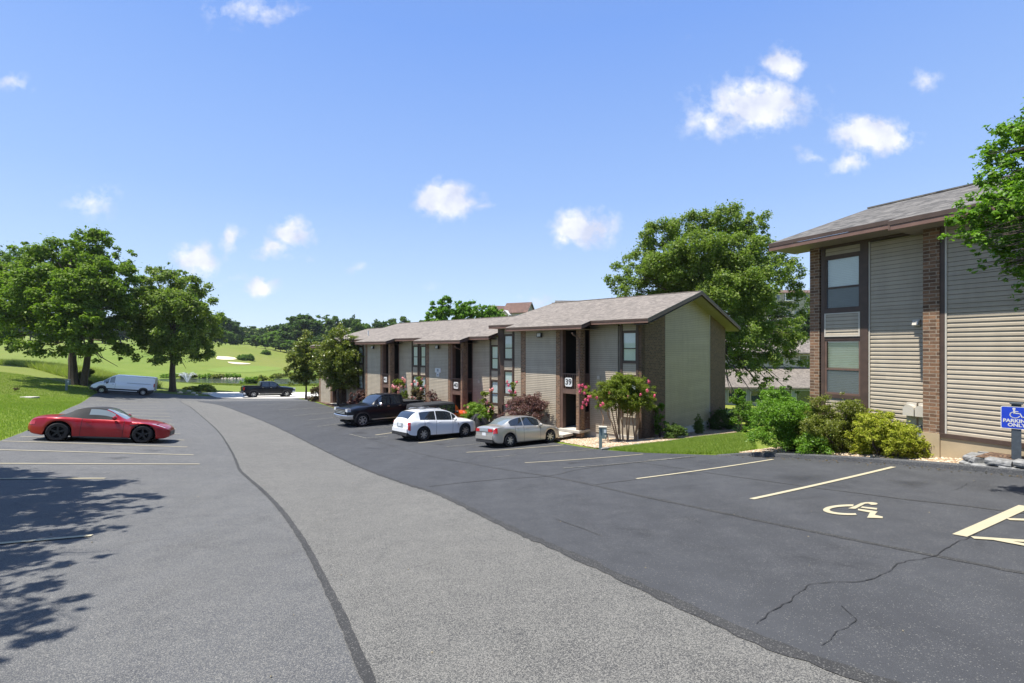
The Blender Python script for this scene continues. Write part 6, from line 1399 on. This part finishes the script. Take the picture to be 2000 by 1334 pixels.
# grass blades
def blades(name, outline, n, h, w, mt, seed, lean=.35, excl=None):
    from mathutils.geometry import tessellate_polygon
    rs = np.random.RandomState(seed); O = np.array(outline); lo, hi = O.min(0), O.max(0); P = []
    while sum(len(p) for p in P) < n:
        q = rs.uniform(lo, hi, (n*2, 2)); ins = np.zeros(len(q), bool)
        for a, b in zip(O, np.roll(O, -1, 0)):
            c = (a[1] > q[:, 1]) != (b[1] > q[:, 1]); xx = (b[0]-a[0])*(q[:, 1]-a[1])/(b[1]-a[1]+1e-12)+a[0]; ins ^= c & (q[:, 0] < xx)
        P.append(q[ins])
    P = np.concatenate(P)[:n]; z = Hn(P[:, 0], P[:, 1])-.03; B = np.c_[P, z]; a = rs.uniform(0, 2*pi, n); s = np.c_[np.cos(a), np.sin(a), np.zeros(n)]*w/2
    hh = h*rs.uniform(.5, 1.3, n); tip = B+np.c_[rs.normal(0, lean, (n, 2))*hh[:, None], hh+.03]
    co = np.stack([B-s, B+s, tip], 1).reshape(-1, 3); o = link(name, raw_mesh(name, co, np.arange(len(co)), 3, MT[mt])); tag(o, kind='stuff'); return o
LB = LE[(LE[:, 1] > 15)]
lawnL = [tuple(p+np.array([-.05, 0])) for p in LB if p[1] < 55]+[(-50, 57), (-62, 62), (-70, 62), (-60, 50), (-40, 34), (-24, 17)]
o = blades('lawn_grass', lawnL, 90000, .085, .024, 'blade', 200); tag(o, 'mown lawn along the left side of the lot', 'grass')
rl = [tuple(gp(*p)) for p in [(1190, 877.5), (1242, 870.5), (1314, 862.5), (1387, 852.5), (1447, 847), (1470, 860), (1478, 876)]]+[tuple(uv2(9.4, 12.6)), tuple(gp(1291, 885)), tuple(gp(1262, 885))]
o = blades('lawn_grass', rl, 90000, .095, .018, 'blade', 201, .5); tag(o, 'mown lawn wedge between the two buildings', 'grass')
tg = [(-48, 60.5), (-52, 61.5), (-60, 65), (-75, 74), (-92, 84), (-92, 96), (-75, 84), (-58, 72), (-48, 66)]
o = blades('tall_grass', tg, 45000, 1.0, .05, 'reed', 202, .55); tag(o, 'unmown tall grass bank behind the left lawn', 'grass')
bank = [((px-1000)/F0*Yq, Yq) for px, Yq in [(300, 100), (640, 98), (640, 103), (300, 104.5)]]
o = blades('bank_grass', bank, 26000, .4, .08, 'reed', 203, .25); tag(o, 'rough grass along the near pond bank', 'grass')
# ------------------------------------------------------------------ signs, posts, stones, fountain, far buildings
rs = np.random.RandomState(300)
sx, sy, sz = on2(1985, 12.92); sz = H(sx, sy)+.2
sg = empty('parking_sign', (sx, sy, sz), math.atan2(-.86, -.51)+pi/2); tag(sg, 'blue disabled parking sign on a dark square post in the stone planter', 'sign')
mb = MB(); mb.box((-.065, -.065, -.15), (.065, .065, 1.06)); mb.build('post', MT['post'], sg); mb = MB(); mb.box((-.09, -.09, 1.061), (.09, .09, 1.085)); mb.build('post_cap', MT['post'], sg)
# plate: local -y faces the viewer
def rrect(mb, w, h, r, y, cz, mi=0, cx=0):
    pts = []
    for (x_, z_, a0) in ((w-r, h-r, 0), (-w+r, h-r, 90), (-w+r, -h+r, 180), (w-r, -h+r, 270)):
        for a in range(0, 91, 15): pts.append((cx+x_+r*cos(radians(a+a0)), cz+z_+r*sin(radians(a+a0))))
    mb.poly([(x, y, z) for x, z in pts], mi); return pts
sg.rotation_euler = (0, 0, math.atan2(-.72, -.69)+pi/2+.0)
cz = .80; mb = MB(); pts = rrect(mb, .215, .215, .03, -.075, cz); mb.poly([(x, -.068, z) for x, z in pts])
for a, b in zip(pts, pts[1:]+pts[:1]): mb.poly([(a[0], -.075, a[1]), (b[0], -.075, b[1]), (b[0], -.068, b[1]), (a[0], -.068, a[1])])
pl_ = mb.build('sign_plate', MT['white'], sg); mb = MB(); rrect(mb, .203, .203, .024, -.0765, cz); mb.build('blue_field', MT['blue'], pl_)
text_obj('PARKING', .088, MT['white'], pl_, 'lettering', (0, -.079, cz-.062), (pi/2, 0, 0), .001, .0035); text_obj('ONLY', .088, MT['white'], pl_, 'lettering', (0, -.079, cz-.142), (pi/2, 0, 0), .001, .0035)
mb = MB()
def st(pts, w, y=-.0795):
    for (a, b) in zip(pts[:-1], pts[1:]):
        a = np.array(a); b = np.array(b); d = (b-a)/np.linalg.norm(b-a); n_ = np.array([-d[1], d[0]])*w/2; a = a-d*w*.3; b = b+d*w*.3
        mb.poly([(p[0], y, p[1]+cz) for p in (a-n_, b-n_, b+n_, a+n_)])
mb.poly([(-.035+.022*cos(t), -.0795, cz+.172+.022*sin(t)) for t in np.linspace(0, 2*pi, 16, endpoint=False)])
st([(-.035, .15), (-.028, .085)], .026); st([(-.03, .125), (.02, .12)], .014); st([(-.028, .088), (.045, .085), (.075, .015), (.10, .022)], .018)
st([(-.022+.066*cos(t), .055+.058*sin(t)) for t in np.linspace(radians(118), radians(335), 14)], .015); mb.build('wheelchair_emblem', MT['white'], pl_)
# planter of split-face blocks
pr = empty('stone_planter', (sx, sy, H(sx, sy)), math.atan2(V2[1], V2[0])); tag(pr, 'low two-course planter of split grey blocks around the parking sign', 'planter')
def blk(x, y, z, rz, l=.40, h=.13, d=.24):
    mb = MB(); n = 7; G = []
    top = []
    for i in range(n):
        t = -l/2+l*i/(n-1); top.append([(t, -d/2-.012*rs.rand()-(.02 if 0 < i < n-1 else 0), 0), (t, -d/2-.02-.03*rs.rand(), h*.3), (t, -d/2-.015-.03*rs.rand(), h*.7), (t, -d/2, h-.003), (t, d/2, h), (t, d/2, 0)])
    mb.grid(top); mb.poly([r for r in top[0]]); mb.poly([r for r in top[-1]][::-1])
    o = mb.build('block', MT['stoneg'], pr); o.location = (x, y, z); o.rotation_euler = (0, 0, rz); return o
def gz_(x, y): ca, sa = V2; return H(sx+x*ca-y*sa, sy+x*sa+y*ca)-H(sx, sy)
for c_ in range(2):
    for k in range(6): y = .30-k*.40-c_*.19; blk(-.42+c_*.045, y, gz_(-.42, y)+.0+c_*.122, -pi/2+rs.uniform(-.05, .05), .375, .115, .24)
    blk(-.26+c_*.03, .54-c_*.04, gz_(-.3, .55)+c_*.122, -pi/2-.75, .33, .115, .22); blk(.08, .66-c_*.05, gz_(0, .6)+c_*.122, pi+.1, .36, .115, .22); blk(.40, .52-c_*.04, gz_(.3, .5)+c_*.122, pi-.6, .33, .115, .22)
for k in range(6): y = .12-k*.42; blk(.55, y, gz_(.55, y)+.122, pi/2, .39, .115, .2)
mb = MB(); mb.poly([(-.34, .5, .19), (.48, .5, .20), (.5, -1.9, .21), (-.34, -1.9, .20)]); mb.build('planter_mulch', MT['mulch'], pr)
# pedestals
def pedestal(name, label, loc, h, w, rz):
    r = empty(name, loc, rz); tag(r, label, 'utility post'); mb = MB(); mb.box((-w/2, -w/2, -.1), (w/2, w/2, h-.02)); mb.build('post', MT['greygreen'], r)
    mb = MB(); mb.box((w/2, -w*.9, h*.48), (w*1.9, w*.9, h-.03)); b_ = mb.build('meter_box', MT['greygreen'], r); mb = MB(); mb.box((-w/2-.01, -w*.95, h-.03), (w*1.95, w*.95, h+.01)); mb.build('cap', MT['trim_w'], r)
    mb = MB(); mb.box((w*1.0, -w*.92, h*.74), (w*1.75, -w*.9-.012, h*.88)); mb.build('label_plate', MT['plate'], b_); mb = MB(); mb.box((w*1.3, -w*.92, h*.55), (w*1.6, -w*.9-.03, h*.64)); mb.build('outlet', MT['trim_w'], b_)
x, y = gp(1173, 877); pedestal('utility_pedestal', 'grey-green power pedestal at the lot edge in front of entrance 39', (x, y, H(x, y)), .93, .13, -.15)
x, y = gp(130, 762); pedestal('utility_pedestal', 'small grey post on the lawn left of the maple trunk', (x, y, H(x, y)), 1.15, .16, .3)
# edging stones along the gravel
er = resample(np.array([gp(*p) for p in [(1182, 878), (1215, 873), (1242, 870), (1278, 867), (1314, 862), (1335, 859), (1387, 852), (1410, 849)]]), .62)
for k, (x, y) in enumerate(er[:-1]):
    d = er[k+1]-er[k]; mb = MB(); l, w_, h = .17+.07*rs.rand(), .05+.02*rs.rand(), .03+.03*rs.rand()
    ring = [[(l*cx*s_, w_*cy*s_, zz) for cx, cy in ((-1, -.7), (-.6, -1), (.5, -1), (1, -.5), (1, .6), (.4, 1), (-.7, 1), (-1, .4))] for s_, zz in ((1, -.05), (1.02, h*.7), (.8, h))]
    mb.grid(ring, 0, close=True); mb.poly(ring[-1]); o = mb.build('edging_stone', MT['stoned'] if k % 3 else MT['stoneg']); o.location = (x, y, H(x, y)+.02); o.rotation_euler = (0, 0, math.atan2(d[1], d[0])+rs.uniform(-.2, .2))
    tag(o, 'flat edging stone between the entrance gravel and the lawn', 'stone', 'edging stones along the gravel')
def rock(name, label, loc, s, mt, seed, flat=.55, group=None):
    r = np.random.RandomState(seed); mb = MB(); n, m = 7, 10; G = []
    for i in range(n+1):
        ph = pi*i/n; G.append([(s*sin(ph)*cos(2*pi*j/m)*(1+r.uniform(-.16, .16)), s*sin(ph)*sin(2*pi*j/m)*(1+r.uniform(-.16, .16)), s*flat*cos(ph)*(1+r.uniform(-.1, .1))) for j in range(m)])
    mb.grid(G, 0, close=True); o = mb.build(name, MT[mt]); o.location = loc; tag(o, label, 'rock', group); return o
for k, (px, py, w) in enumerate([(352, 768, 9), (362, 769, 7), (369, 765, 8), (378, 769, 9), (390, 768, 8), (400, 770, 10), (408, 771, 7), (345, 765, 5), (384, 772, 6)]):
    x, y = gp(px, py); s = w*y/F0*.5; rock('rock', 'limestone rock beside the drive near the second maple', (x, y, H(x, y)+s*.2), s, ['stone', 'stoned', 'stone'][k % 3], 310+k, group='rocks beside the pale drive')
for k, (px, w) in enumerate([(440, 5), (447, 4), (453, 6), (459, 4), (466, 5), (434, 4), (471, 4)]):
    x, y = (px-1000)/F0*131, 131; s = w*y/F0*.5; rock('rock', 'pale rock on the far pond bank', (x, y, H(x, y)+.2), s, 'stone', 330+k, group='rocks on the far pond bank')
for k, (px, py, w) in enumerate([(414, 748.5, 3), (423, 749, 4), (433, 748, 3), (441, 749, 4), (458, 748, 3), (462, 749.5, 3)]):
    Yp = 8.3*F0/(py-HY); s = w*Yp/F0*.5; rock('rock', 'small dark rock standing in the shallow pond', ((px-1000)/F0*Yp, Yp, -8.25), s, 'stoned', 350+k, group='rocks in the pond')
# slab and fallen branch on the lawn
x, y = gp(52, 776); mb = MB(); mb.poly([(-.9, -.5, .05), (.9, -.42, .05), (.95, .35, .05), (-.8, .45, .05)]); mb.box((-.85, -.45, -.1), (.85, .38, .046)); o = mb.build('concrete_slab', MT['concrete']); o.location = (x, y, H(x, y)); tag(o, 'low concrete slab set in the lawn on the left', 'slab')
x, y = gp(32, 765); r = empty('fallen_branch', (x, y, H(x, y))); tag(r, 'small dead brown branch lying on the lawn', 'branch')
segs = [limb((-.35, 0, 0), (.35, .05, .28), .025, .012, rs, 6, .1, .1), limb((0, 0, .12), (-.3, .1, .42), .016, .006, rs), limb((.1, 0, .15), (.4, -.1, .4), .014, .006, rs)]
link('twigs', trunk_mesh('twigs', segs, MT['bark']), r); link('dead_leaves', crown_mesh('dead_leaves', [(0, 0, .28, .22, .14), (.25, 0, .35, .14, .1)], 260, .09, MT['leaf_purg'], rs), r)
# fountain
Yf = 8.3*F0/(749.5-HY); fx = (366-1000)/F0*Yf; fr_ = empty('fountain', (fx, Yf, -8.3)); tag(fr_, 'white water fountain spraying a cone above the pond', 'fountain')
P = []; mb = MB()
for k in range(70):
    a = rs.uniform(0, 2*pi); R_ = rs.uniform(.9, 2.3); hh = rs.uniform(2.0, 2.7); pts = []
    for t in np.linspace(0, rs.uniform(.75, 1.15), 9): pts.append((R_*t*cos(a), R_*t*sin(a), hh*(1-(1-t/.8)**2) if t > .02 else 0))
    pts = [p for p in pts if p[2] > -.05]; mb.tube(pts, [.009+.016*i/len(pts) for i in range(len(pts))], 4, cap=False)
mb.build('spray', MT['spray'], fr_); mb = MB(); mb.lathe([(.01, .12), (.35, .1), (.4, -.1)], 16); mb.build('float', MT['plas'], fr_)
mb = MB(); mb.lathe([(.5, .015), (1.6, .02), (2.0, .01)], 32); mb.build('foam', MT['spray'], fr_)
# far buildings
def house(name, label, loc, rz, L, W_, hw, hr, wall, roof, wins=(), ov=.5, trimc='trim_w'):
    r = empty(name, loc, rz); tag(r, label, 'building')
    mb = MB(); mb.box((-L/2, -W_/2, -3), (L/2, W_/2, hw)); mb.poly([(-L/2, -W_/2, hw), (-L/2, W_/2, hw), (-L/2, 0, hw+hr*.96)]); mb.poly([(L/2, -W_/2, hw), (L/2, W_/2, hw), (L/2, 0, hw+hr*.96)]); mb.build('wall', MT[wall], r)
    mb = MB(); s = hr/(W_/2); e = W_/2+ov
    for sg_ in (-1, 1):
        a = [(-L/2-ov, sg_*e, hw-ov*s), (L/2+ov, sg_*e, hw-ov*s), (L/2+ov, 0, hw+hr), (-L/2-ov, 0, hw+hr)]; mb.hexa([(p[0], p[1], p[2]+.0) for p in a]+[(p[0], p[1], p[2]+.16) for p in a])
    rf = mb.build('roof', MT[roof], r)
    for sx_ in (-1, 1):
        mb = MB()
        for sg_ in (-1, 1):
            x_ = sx_*(L/2+ov+.02); mb.poly([(x_, sg_*e, hw-ov*s-.12), (x_, 0, hw+hr-.12), (x_, 0, hw+hr+.15), (x_, sg_*e, hw-ov*s+.15)])
        mb.build('fascia', MT[trimc], rf)
    for (x, z, w, h, side) in wins:
        mb = MB(); y = -W_/2-.03 if side == 'f' else 0
        if side == 'f': mb.box((x-w/2-.1, -W_/2-.05, z-.1), (x+w/2+.1, -W_/2-.01, z+h+.1)); f = mb.build('window', MT['white'], r); m2 = MB(); m2.box((x-w/2, -W_/2-.08, z), (x-.04, -W_/2-.05, z+h)); m2.box((x+.04, -W_/2-.08, z), (x+w/2, -W_/2-.05, z+h)); m2.build('pane', MT['darkpane'], f)
        else: mb.box((L/2+.01, x-w/2-.1, z-.1), (L/2+.05, x+w/2+.1, z+h+.1)); f = mb.build('window', MT['white'], r); m2 = MB(); m2.box((L/2+.05, x-w/2, z), (L/2+.08, x-.04, z+h)); m2.box((L/2+.05, x+.04, z), (L/2+.08, x+w/2, z+h)); m2.build('pane', MT['darkpane'], f)
    return r
Yh = 150; zr = (HY-592)/F0*Yh
h1 = house('house', 'red-roofed house on the hill above the long roof, white-trimmed porch gable', ((1014-1000)/F0*Yh, Yh, 0), -.42, 7.6, 6.4, zr-2.9, 2.9, 'siding', 'shingle_red', [(2.4, zr-5.4, 1.2, 1.8, 'f'), (.8, zr-5.2, .8, 1.4, 'f'), (0, zr-5.2, 1.0, 1.5, 's')])
mb = MB(); q = zr-3.4
for sg_ in (-1, 1): mb.hexa([(-2.5+sg_*1.5, -5.4, q-.75), (-2.5, -5.4, q+.75), (-2.5, -2.4, q+.75), (-2.5+sg_*1.5, -2.4, q-.75), (-2.5+sg_*1.5, -5.4, q-.55), (-2.5, -5.4, q+.98), (-2.5, -2.4, q+.98), (-2.5+sg_*1.5, -2.4, q-.55)])
mb.build('porch_roof', MT['white'], h1)
for x in (-3.7, -1.3): mb = MB(); mb.box((x-.14, -5.3, q-4), (x+.14, -5.0, q-.6)); mb.build('porch_post', MT['white'], h1)
mb = MB(); mb.poly([(-3.8, -5.2, q-.6), (-1.2, -5.2, q-.6), (-2.5, -5.2, q+.65)]); mb.build('porch_gable', MT['siding'], h1)
house('house', 'house showing only its dark roof edge above the ridge of building 39', ((1125-1000)/F0*160, 160, 0), .06, 13, 6, (HY-588)/F0*160-1.8, 1.8, 'siding', 'shingle2')
house('house', 'pale roof peeking out left of the red-roofed house', ((972-1000)/F0*170, 172, 0), .5, 5, 5, (HY-597)/F0*170-1.8, 1.8, 'siding', 'shingle_red')
# beige block on the hill
Ya = 172; X0, X1 = (1490-1000)/F0*Ya, (1660-1000)/F0*Ya; zt_ = (HY-572)/F0*Ya; zb_ = 3.0
ap = empty('apartment_building', ((X0+X1)/2, Ya, zb_)); tag(ap, 'beige multi-storey apartments on the hill beside the brick corner', 'building'); Lx = X1-X0
mb = MB(); mb.box((-Lx/2, 0, -6), (Lx/2, 12, zt_-zb_)); mb.build('wall', MT['siding'], ap); mb = MB(); mb.hexa([(-Lx/2-1, -1, zt_-zb_), (Lx/2+1, -1, zt_-zb_), (Lx/2+1, 13, zt_-zb_), (-Lx/2-1, 13, zt_-zb_), (-Lx/2+3, 4, zt_-zb_+1.5), (Lx/2-3, 4, zt_-zb_+1.5), (Lx/2-3, 8, zt_-zb_+1.5), (-Lx/2+3, 8, zt_-zb_+1.5)]); mb.build('roof', MT['shingle_red'], ap)
for fl_ in range(5):
    z = zt_-zb_-2.9*(fl_+1)+.6
    for k in range(9):
        x = -Lx/2+2+k*(Lx-4)/8
        if k % 3 == 2:
            mb = MB(); mb.box((x-1.4, -1.2, z-.7), (x+1.4, 0, z-.5)); mb.box((x-1.4, -1.2, z-.5), (x-1.3, -1.1, z+1.9)); mb.box((x+1.3, -1.2, z-.5), (x+1.4, -1.1, z+1.9)); mb.box((x-1.3, -1.2, z+.35), (x+1.3, -1.15, z+.45)); b_ = mb.build('balcony', MT['white'], ap); m2 = MB(); m2.box((x-1.1, -.06, z-.4), (x+1.1, -.02, z+1.7)); m2.build('glass_door', MT['darkpane'], b_)
        else:
            mb = MB(); mb.box((x-.75, -.05, z), (x+.75, -.005, z+1.6)); f = mb.build('window', MT['white'], ap); m2 = MB()
            m2.box((x-.62, -.08, z+.12), (x+.62, -.05, z+1.48)); m2.build('pane', MT['darkpane'], f)
# lower complex between the buildings
lc = empty('apartment_building', (29, 52, -6.4), -.12); tag(lc, 'low grey-roofed building seen under the sycamore between the two buildings', 'building')
mb = MB(); mb.box((-8, 3.2, -1.5), (12, 9, 5.9)); mb.build('wall', MT['trim_w'], lc)
mb = MB(); mb.hexa([(-8.6, 2.5, 5.75), (12.6, 2.5, 5.75), (12.6, 6.2, 7.4), (-8.6, 6.2, 7.4), (-8.6, 2.5, 5.9), (12.6, 2.5, 5.9), (12.6, 6.2, 7.55), (-8.6, 6.2, 7.55)]); mb.hexa([(-8.6, 9.9, 5.75), (12.6, 9.9, 5.75), (12.6, 6.2, 7.4), (-8.6, 6.2, 7.4), (-8.6, 9.9, 5.9), (12.6, 9.9, 5.9), (12.6, 6.2, 7.55), (-8.6, 6.2, 7.55)]); mb.build('roof', MT['shingle'], lc)
mb = MB(); mb.hexa([(-8.6, -1.2, 2.1), (12.6, -1.2, 2.1), (12.6, 3.2, 4.1), (-8.6, 3.2, 4.1), (-8.6, -1.2, 2.25), (12.6, -1.2, 2.25), (12.6, 3.2, 4.25), (-8.6, 3.2, 4.25)]); mb.build('lower_roof', MT['shingle'], lc)
mb = MB(); mb.box((-8, -.7, -1.5), (12, 3, 2.2)); mb.build('lower_wall', MT['grey'], lc)
for x in np.arange(-7, 11.5, 2.3):
    mb = MB(); mb.box((x-.95, -.76, .55), (x+.95, -.7, 1.95)); f = mb.build('window', MT['white'], lc); m2 = MB(); m2.box((x-.88, -.80, .62), (x+.88, -.76, 1.88)); m2.build('pane', MT['darkpane'], f)
for x in np.arange(-6, 11.5, 3.4):
    mb = MB(); mb.box((x-.9, 3.14, 4.35), (x+.9, 3.2, 5.6)); f = mb.build('window', MT['white'], lc); m2 = MB(); m2.box((x-.8, 3.10, 4.42), (x-.04, 3.14, 5.52)); m2.box((x+.04, 3.10, 4.42), (x+.8, 3.14, 5.52)); m2.build('pane', MT['darkpane'], f)
# loose stones scattered over the asphalt and the gravel
def pebbles(name, outline, n, smin, smax, mt, seed, dz=.01):
    r = np.random.RandomState(seed); O = np.array(outline); lo, hi = O.min(0), O.max(0); q = r.uniform(lo, hi, (n*4, 2)); ins = np.zeros(len(q), bool)
    for a, b in zip(O, np.roll(O, -1, 0)):
        c = (a[1] > q[:, 1]) != (b[1] > q[:, 1]); xx = (b[0]-a[0])*(q[:, 1]-a[1])/(b[1]-a[1]+1e-12)+a[0]; ins ^= c & (q[:, 0] < xx)
    q = q[ins][:n]; n = len(q); z = Hn(q[:, 0], q[:, 1])+dz; s = r.uniform(smin, smax, n); C8 = np.array([(-1, -1, -1), (1, -1, -1), (1, 1, -1), (-1, 1, -1), (-.7, -.7, .6), (.7, -.7, .6), (.7, .7, .6), (-.7, .7, .6)], float)
    V = C8[None]*(1+r.uniform(-.35, .35, (n, 8, 3))); a = r.uniform(0, 6.28, n); ca, sa = np.cos(a)[:, None], np.sin(a)[:, None]
    x = V[..., 0]*ca-V[..., 1]*sa; y = V[..., 0]*sa+V[..., 1]*ca; V = np.stack([x, y*.8, V[..., 2]*.6], -1)*s[:, None, None]+np.c_[q, z][:, None]
    F = np.array([(4, 5, 6, 7), (0, 1, 5, 4), (1, 2, 6, 5), (2, 3, 7, 6), (3, 0, 4, 7)]); F = (F[None]+8*np.arange(n)[:, None, None]).reshape(-1)
    o = link(name, raw_mesh(name, V.reshape(-1, 3), F, 4, MT[mt])); tag(o, kind='stuff'); return o
o = pebbles('gravel', [tuple(uv2(-4, 12.5)), tuple(uv2(9.5, 12.6)), tuple(uv2(9.2, 14.1)), tuple(uv2(-4, 13.5))], 9000, .012, .028, 'gravelstone', 400, .055); tag(o, 'tan river gravel along the right building', 'gravel')
o = pebbles('gravel', [tuple(BA[1]), tuple(BA[3]), tuple(BA[5]), tuple(BA[7]), (7, 24.6), (6.3, 24.0), (5, 25.3), (3.5, 26)], 6000, .014, .03, 'gravelstone', 401, .035); tag(o, 'tan river gravel in front of entrance 39', 'gravel')
o = pebbles('loose_stones', [(-3, 2.6), (6, 2.6), (11, 9), (3, 18), (-8, 30), (-14, 15), (-8, 8)], 150, .004, .010, 'stoned', 402, .012); tag(o, 'small loose stones scattered over the asphalt', 'stones')

mb = MB()
for (px, py, r) in [(960, 860, .5), (1330, 925, .45), (1560, 935, .55), (1120, 905, .4), (860, 868, .5), (700, 846, .6), (735, 858, .45), (300, 880, .5), (230, 895, .4), (1780, 945, .4),]:
    x, y = gp(px, py); G = []; U = []
    n = 20; ctr = (x, y, H(x, y)+.0135); b0 = len(mb.v); mb.v.append(ctr)
    for k in range(n):
        a = 2*pi*k/n; rr = r*(1+.25*sin(3*a+px)+.12*sin(5*a)); xx, yy = x+rr*cos(a), y+rr*sin(a); mb.v.append((xx, yy, H(xx, yy)+.0135))
    for k in range(n):
        k2 = (k+1) % n; mb.f.append([b0, b0+1+k, b0+1+k2]); mb.m.append(0); mb.uv.append([(0, 0), (cos(2*pi*k/n), sin(2*pi*k/n)), (cos(2*pi*k2/n), sin(2*pi*k2/n))])
o = mb.build('oil_stains', MT['stain']); tag(o, kind='structure')
kk = kp[(kp[:, 1] > 4) & (kp[:, 1] < 17)]; rs = np.random.RandomState(500); q = kk[rs.randint(len(kk), size=260)]+rs.normal(0, .12, (260, 2))+np.array([-.16, -.08])
N = rs.normal(0, .25, (260, 3))+np.array([0, 0, 1]); N /= np.linalg.norm(N, axis=1)[:, None]
co = leaf_arrays(np.c_[q, Hn(q[:, 0], q[:, 1])+.022], N, .045, rs); o = link('leaf_litter', raw_mesh('leaf_litter', co, np.arange(len(co)), 4, MT['leaf_purg'])); tag(o, 'dry leaves gathered along the foot of the kerb', 'leaves', kind='stuff')
# ------------------------------------------------------------------ air
def haze():
    mb = MB(); mb.box((-760, -640, -14), (760, 760, 46)); m = bpy.data.materials.new('air'); m.use_nodes = True; nt = m.node_tree; nt.nodes.clear()
    v = node(nt, 'ShaderNodeVolumePrincipled'); v.inputs['Color'].default_value = (.80, .88, 1, 1); v.inputs['Density'].default_value = .00010; v.inputs['Anisotropy'].default_value = .2
    o = node(nt, 'ShaderNodeOutputMaterial'); nt.links.new(v.outputs[0], o.inputs['Volume']); h = mb.build('haze', m); tag(h, kind='stuff'); SC.cycles.volume_bounces = 0
haze()
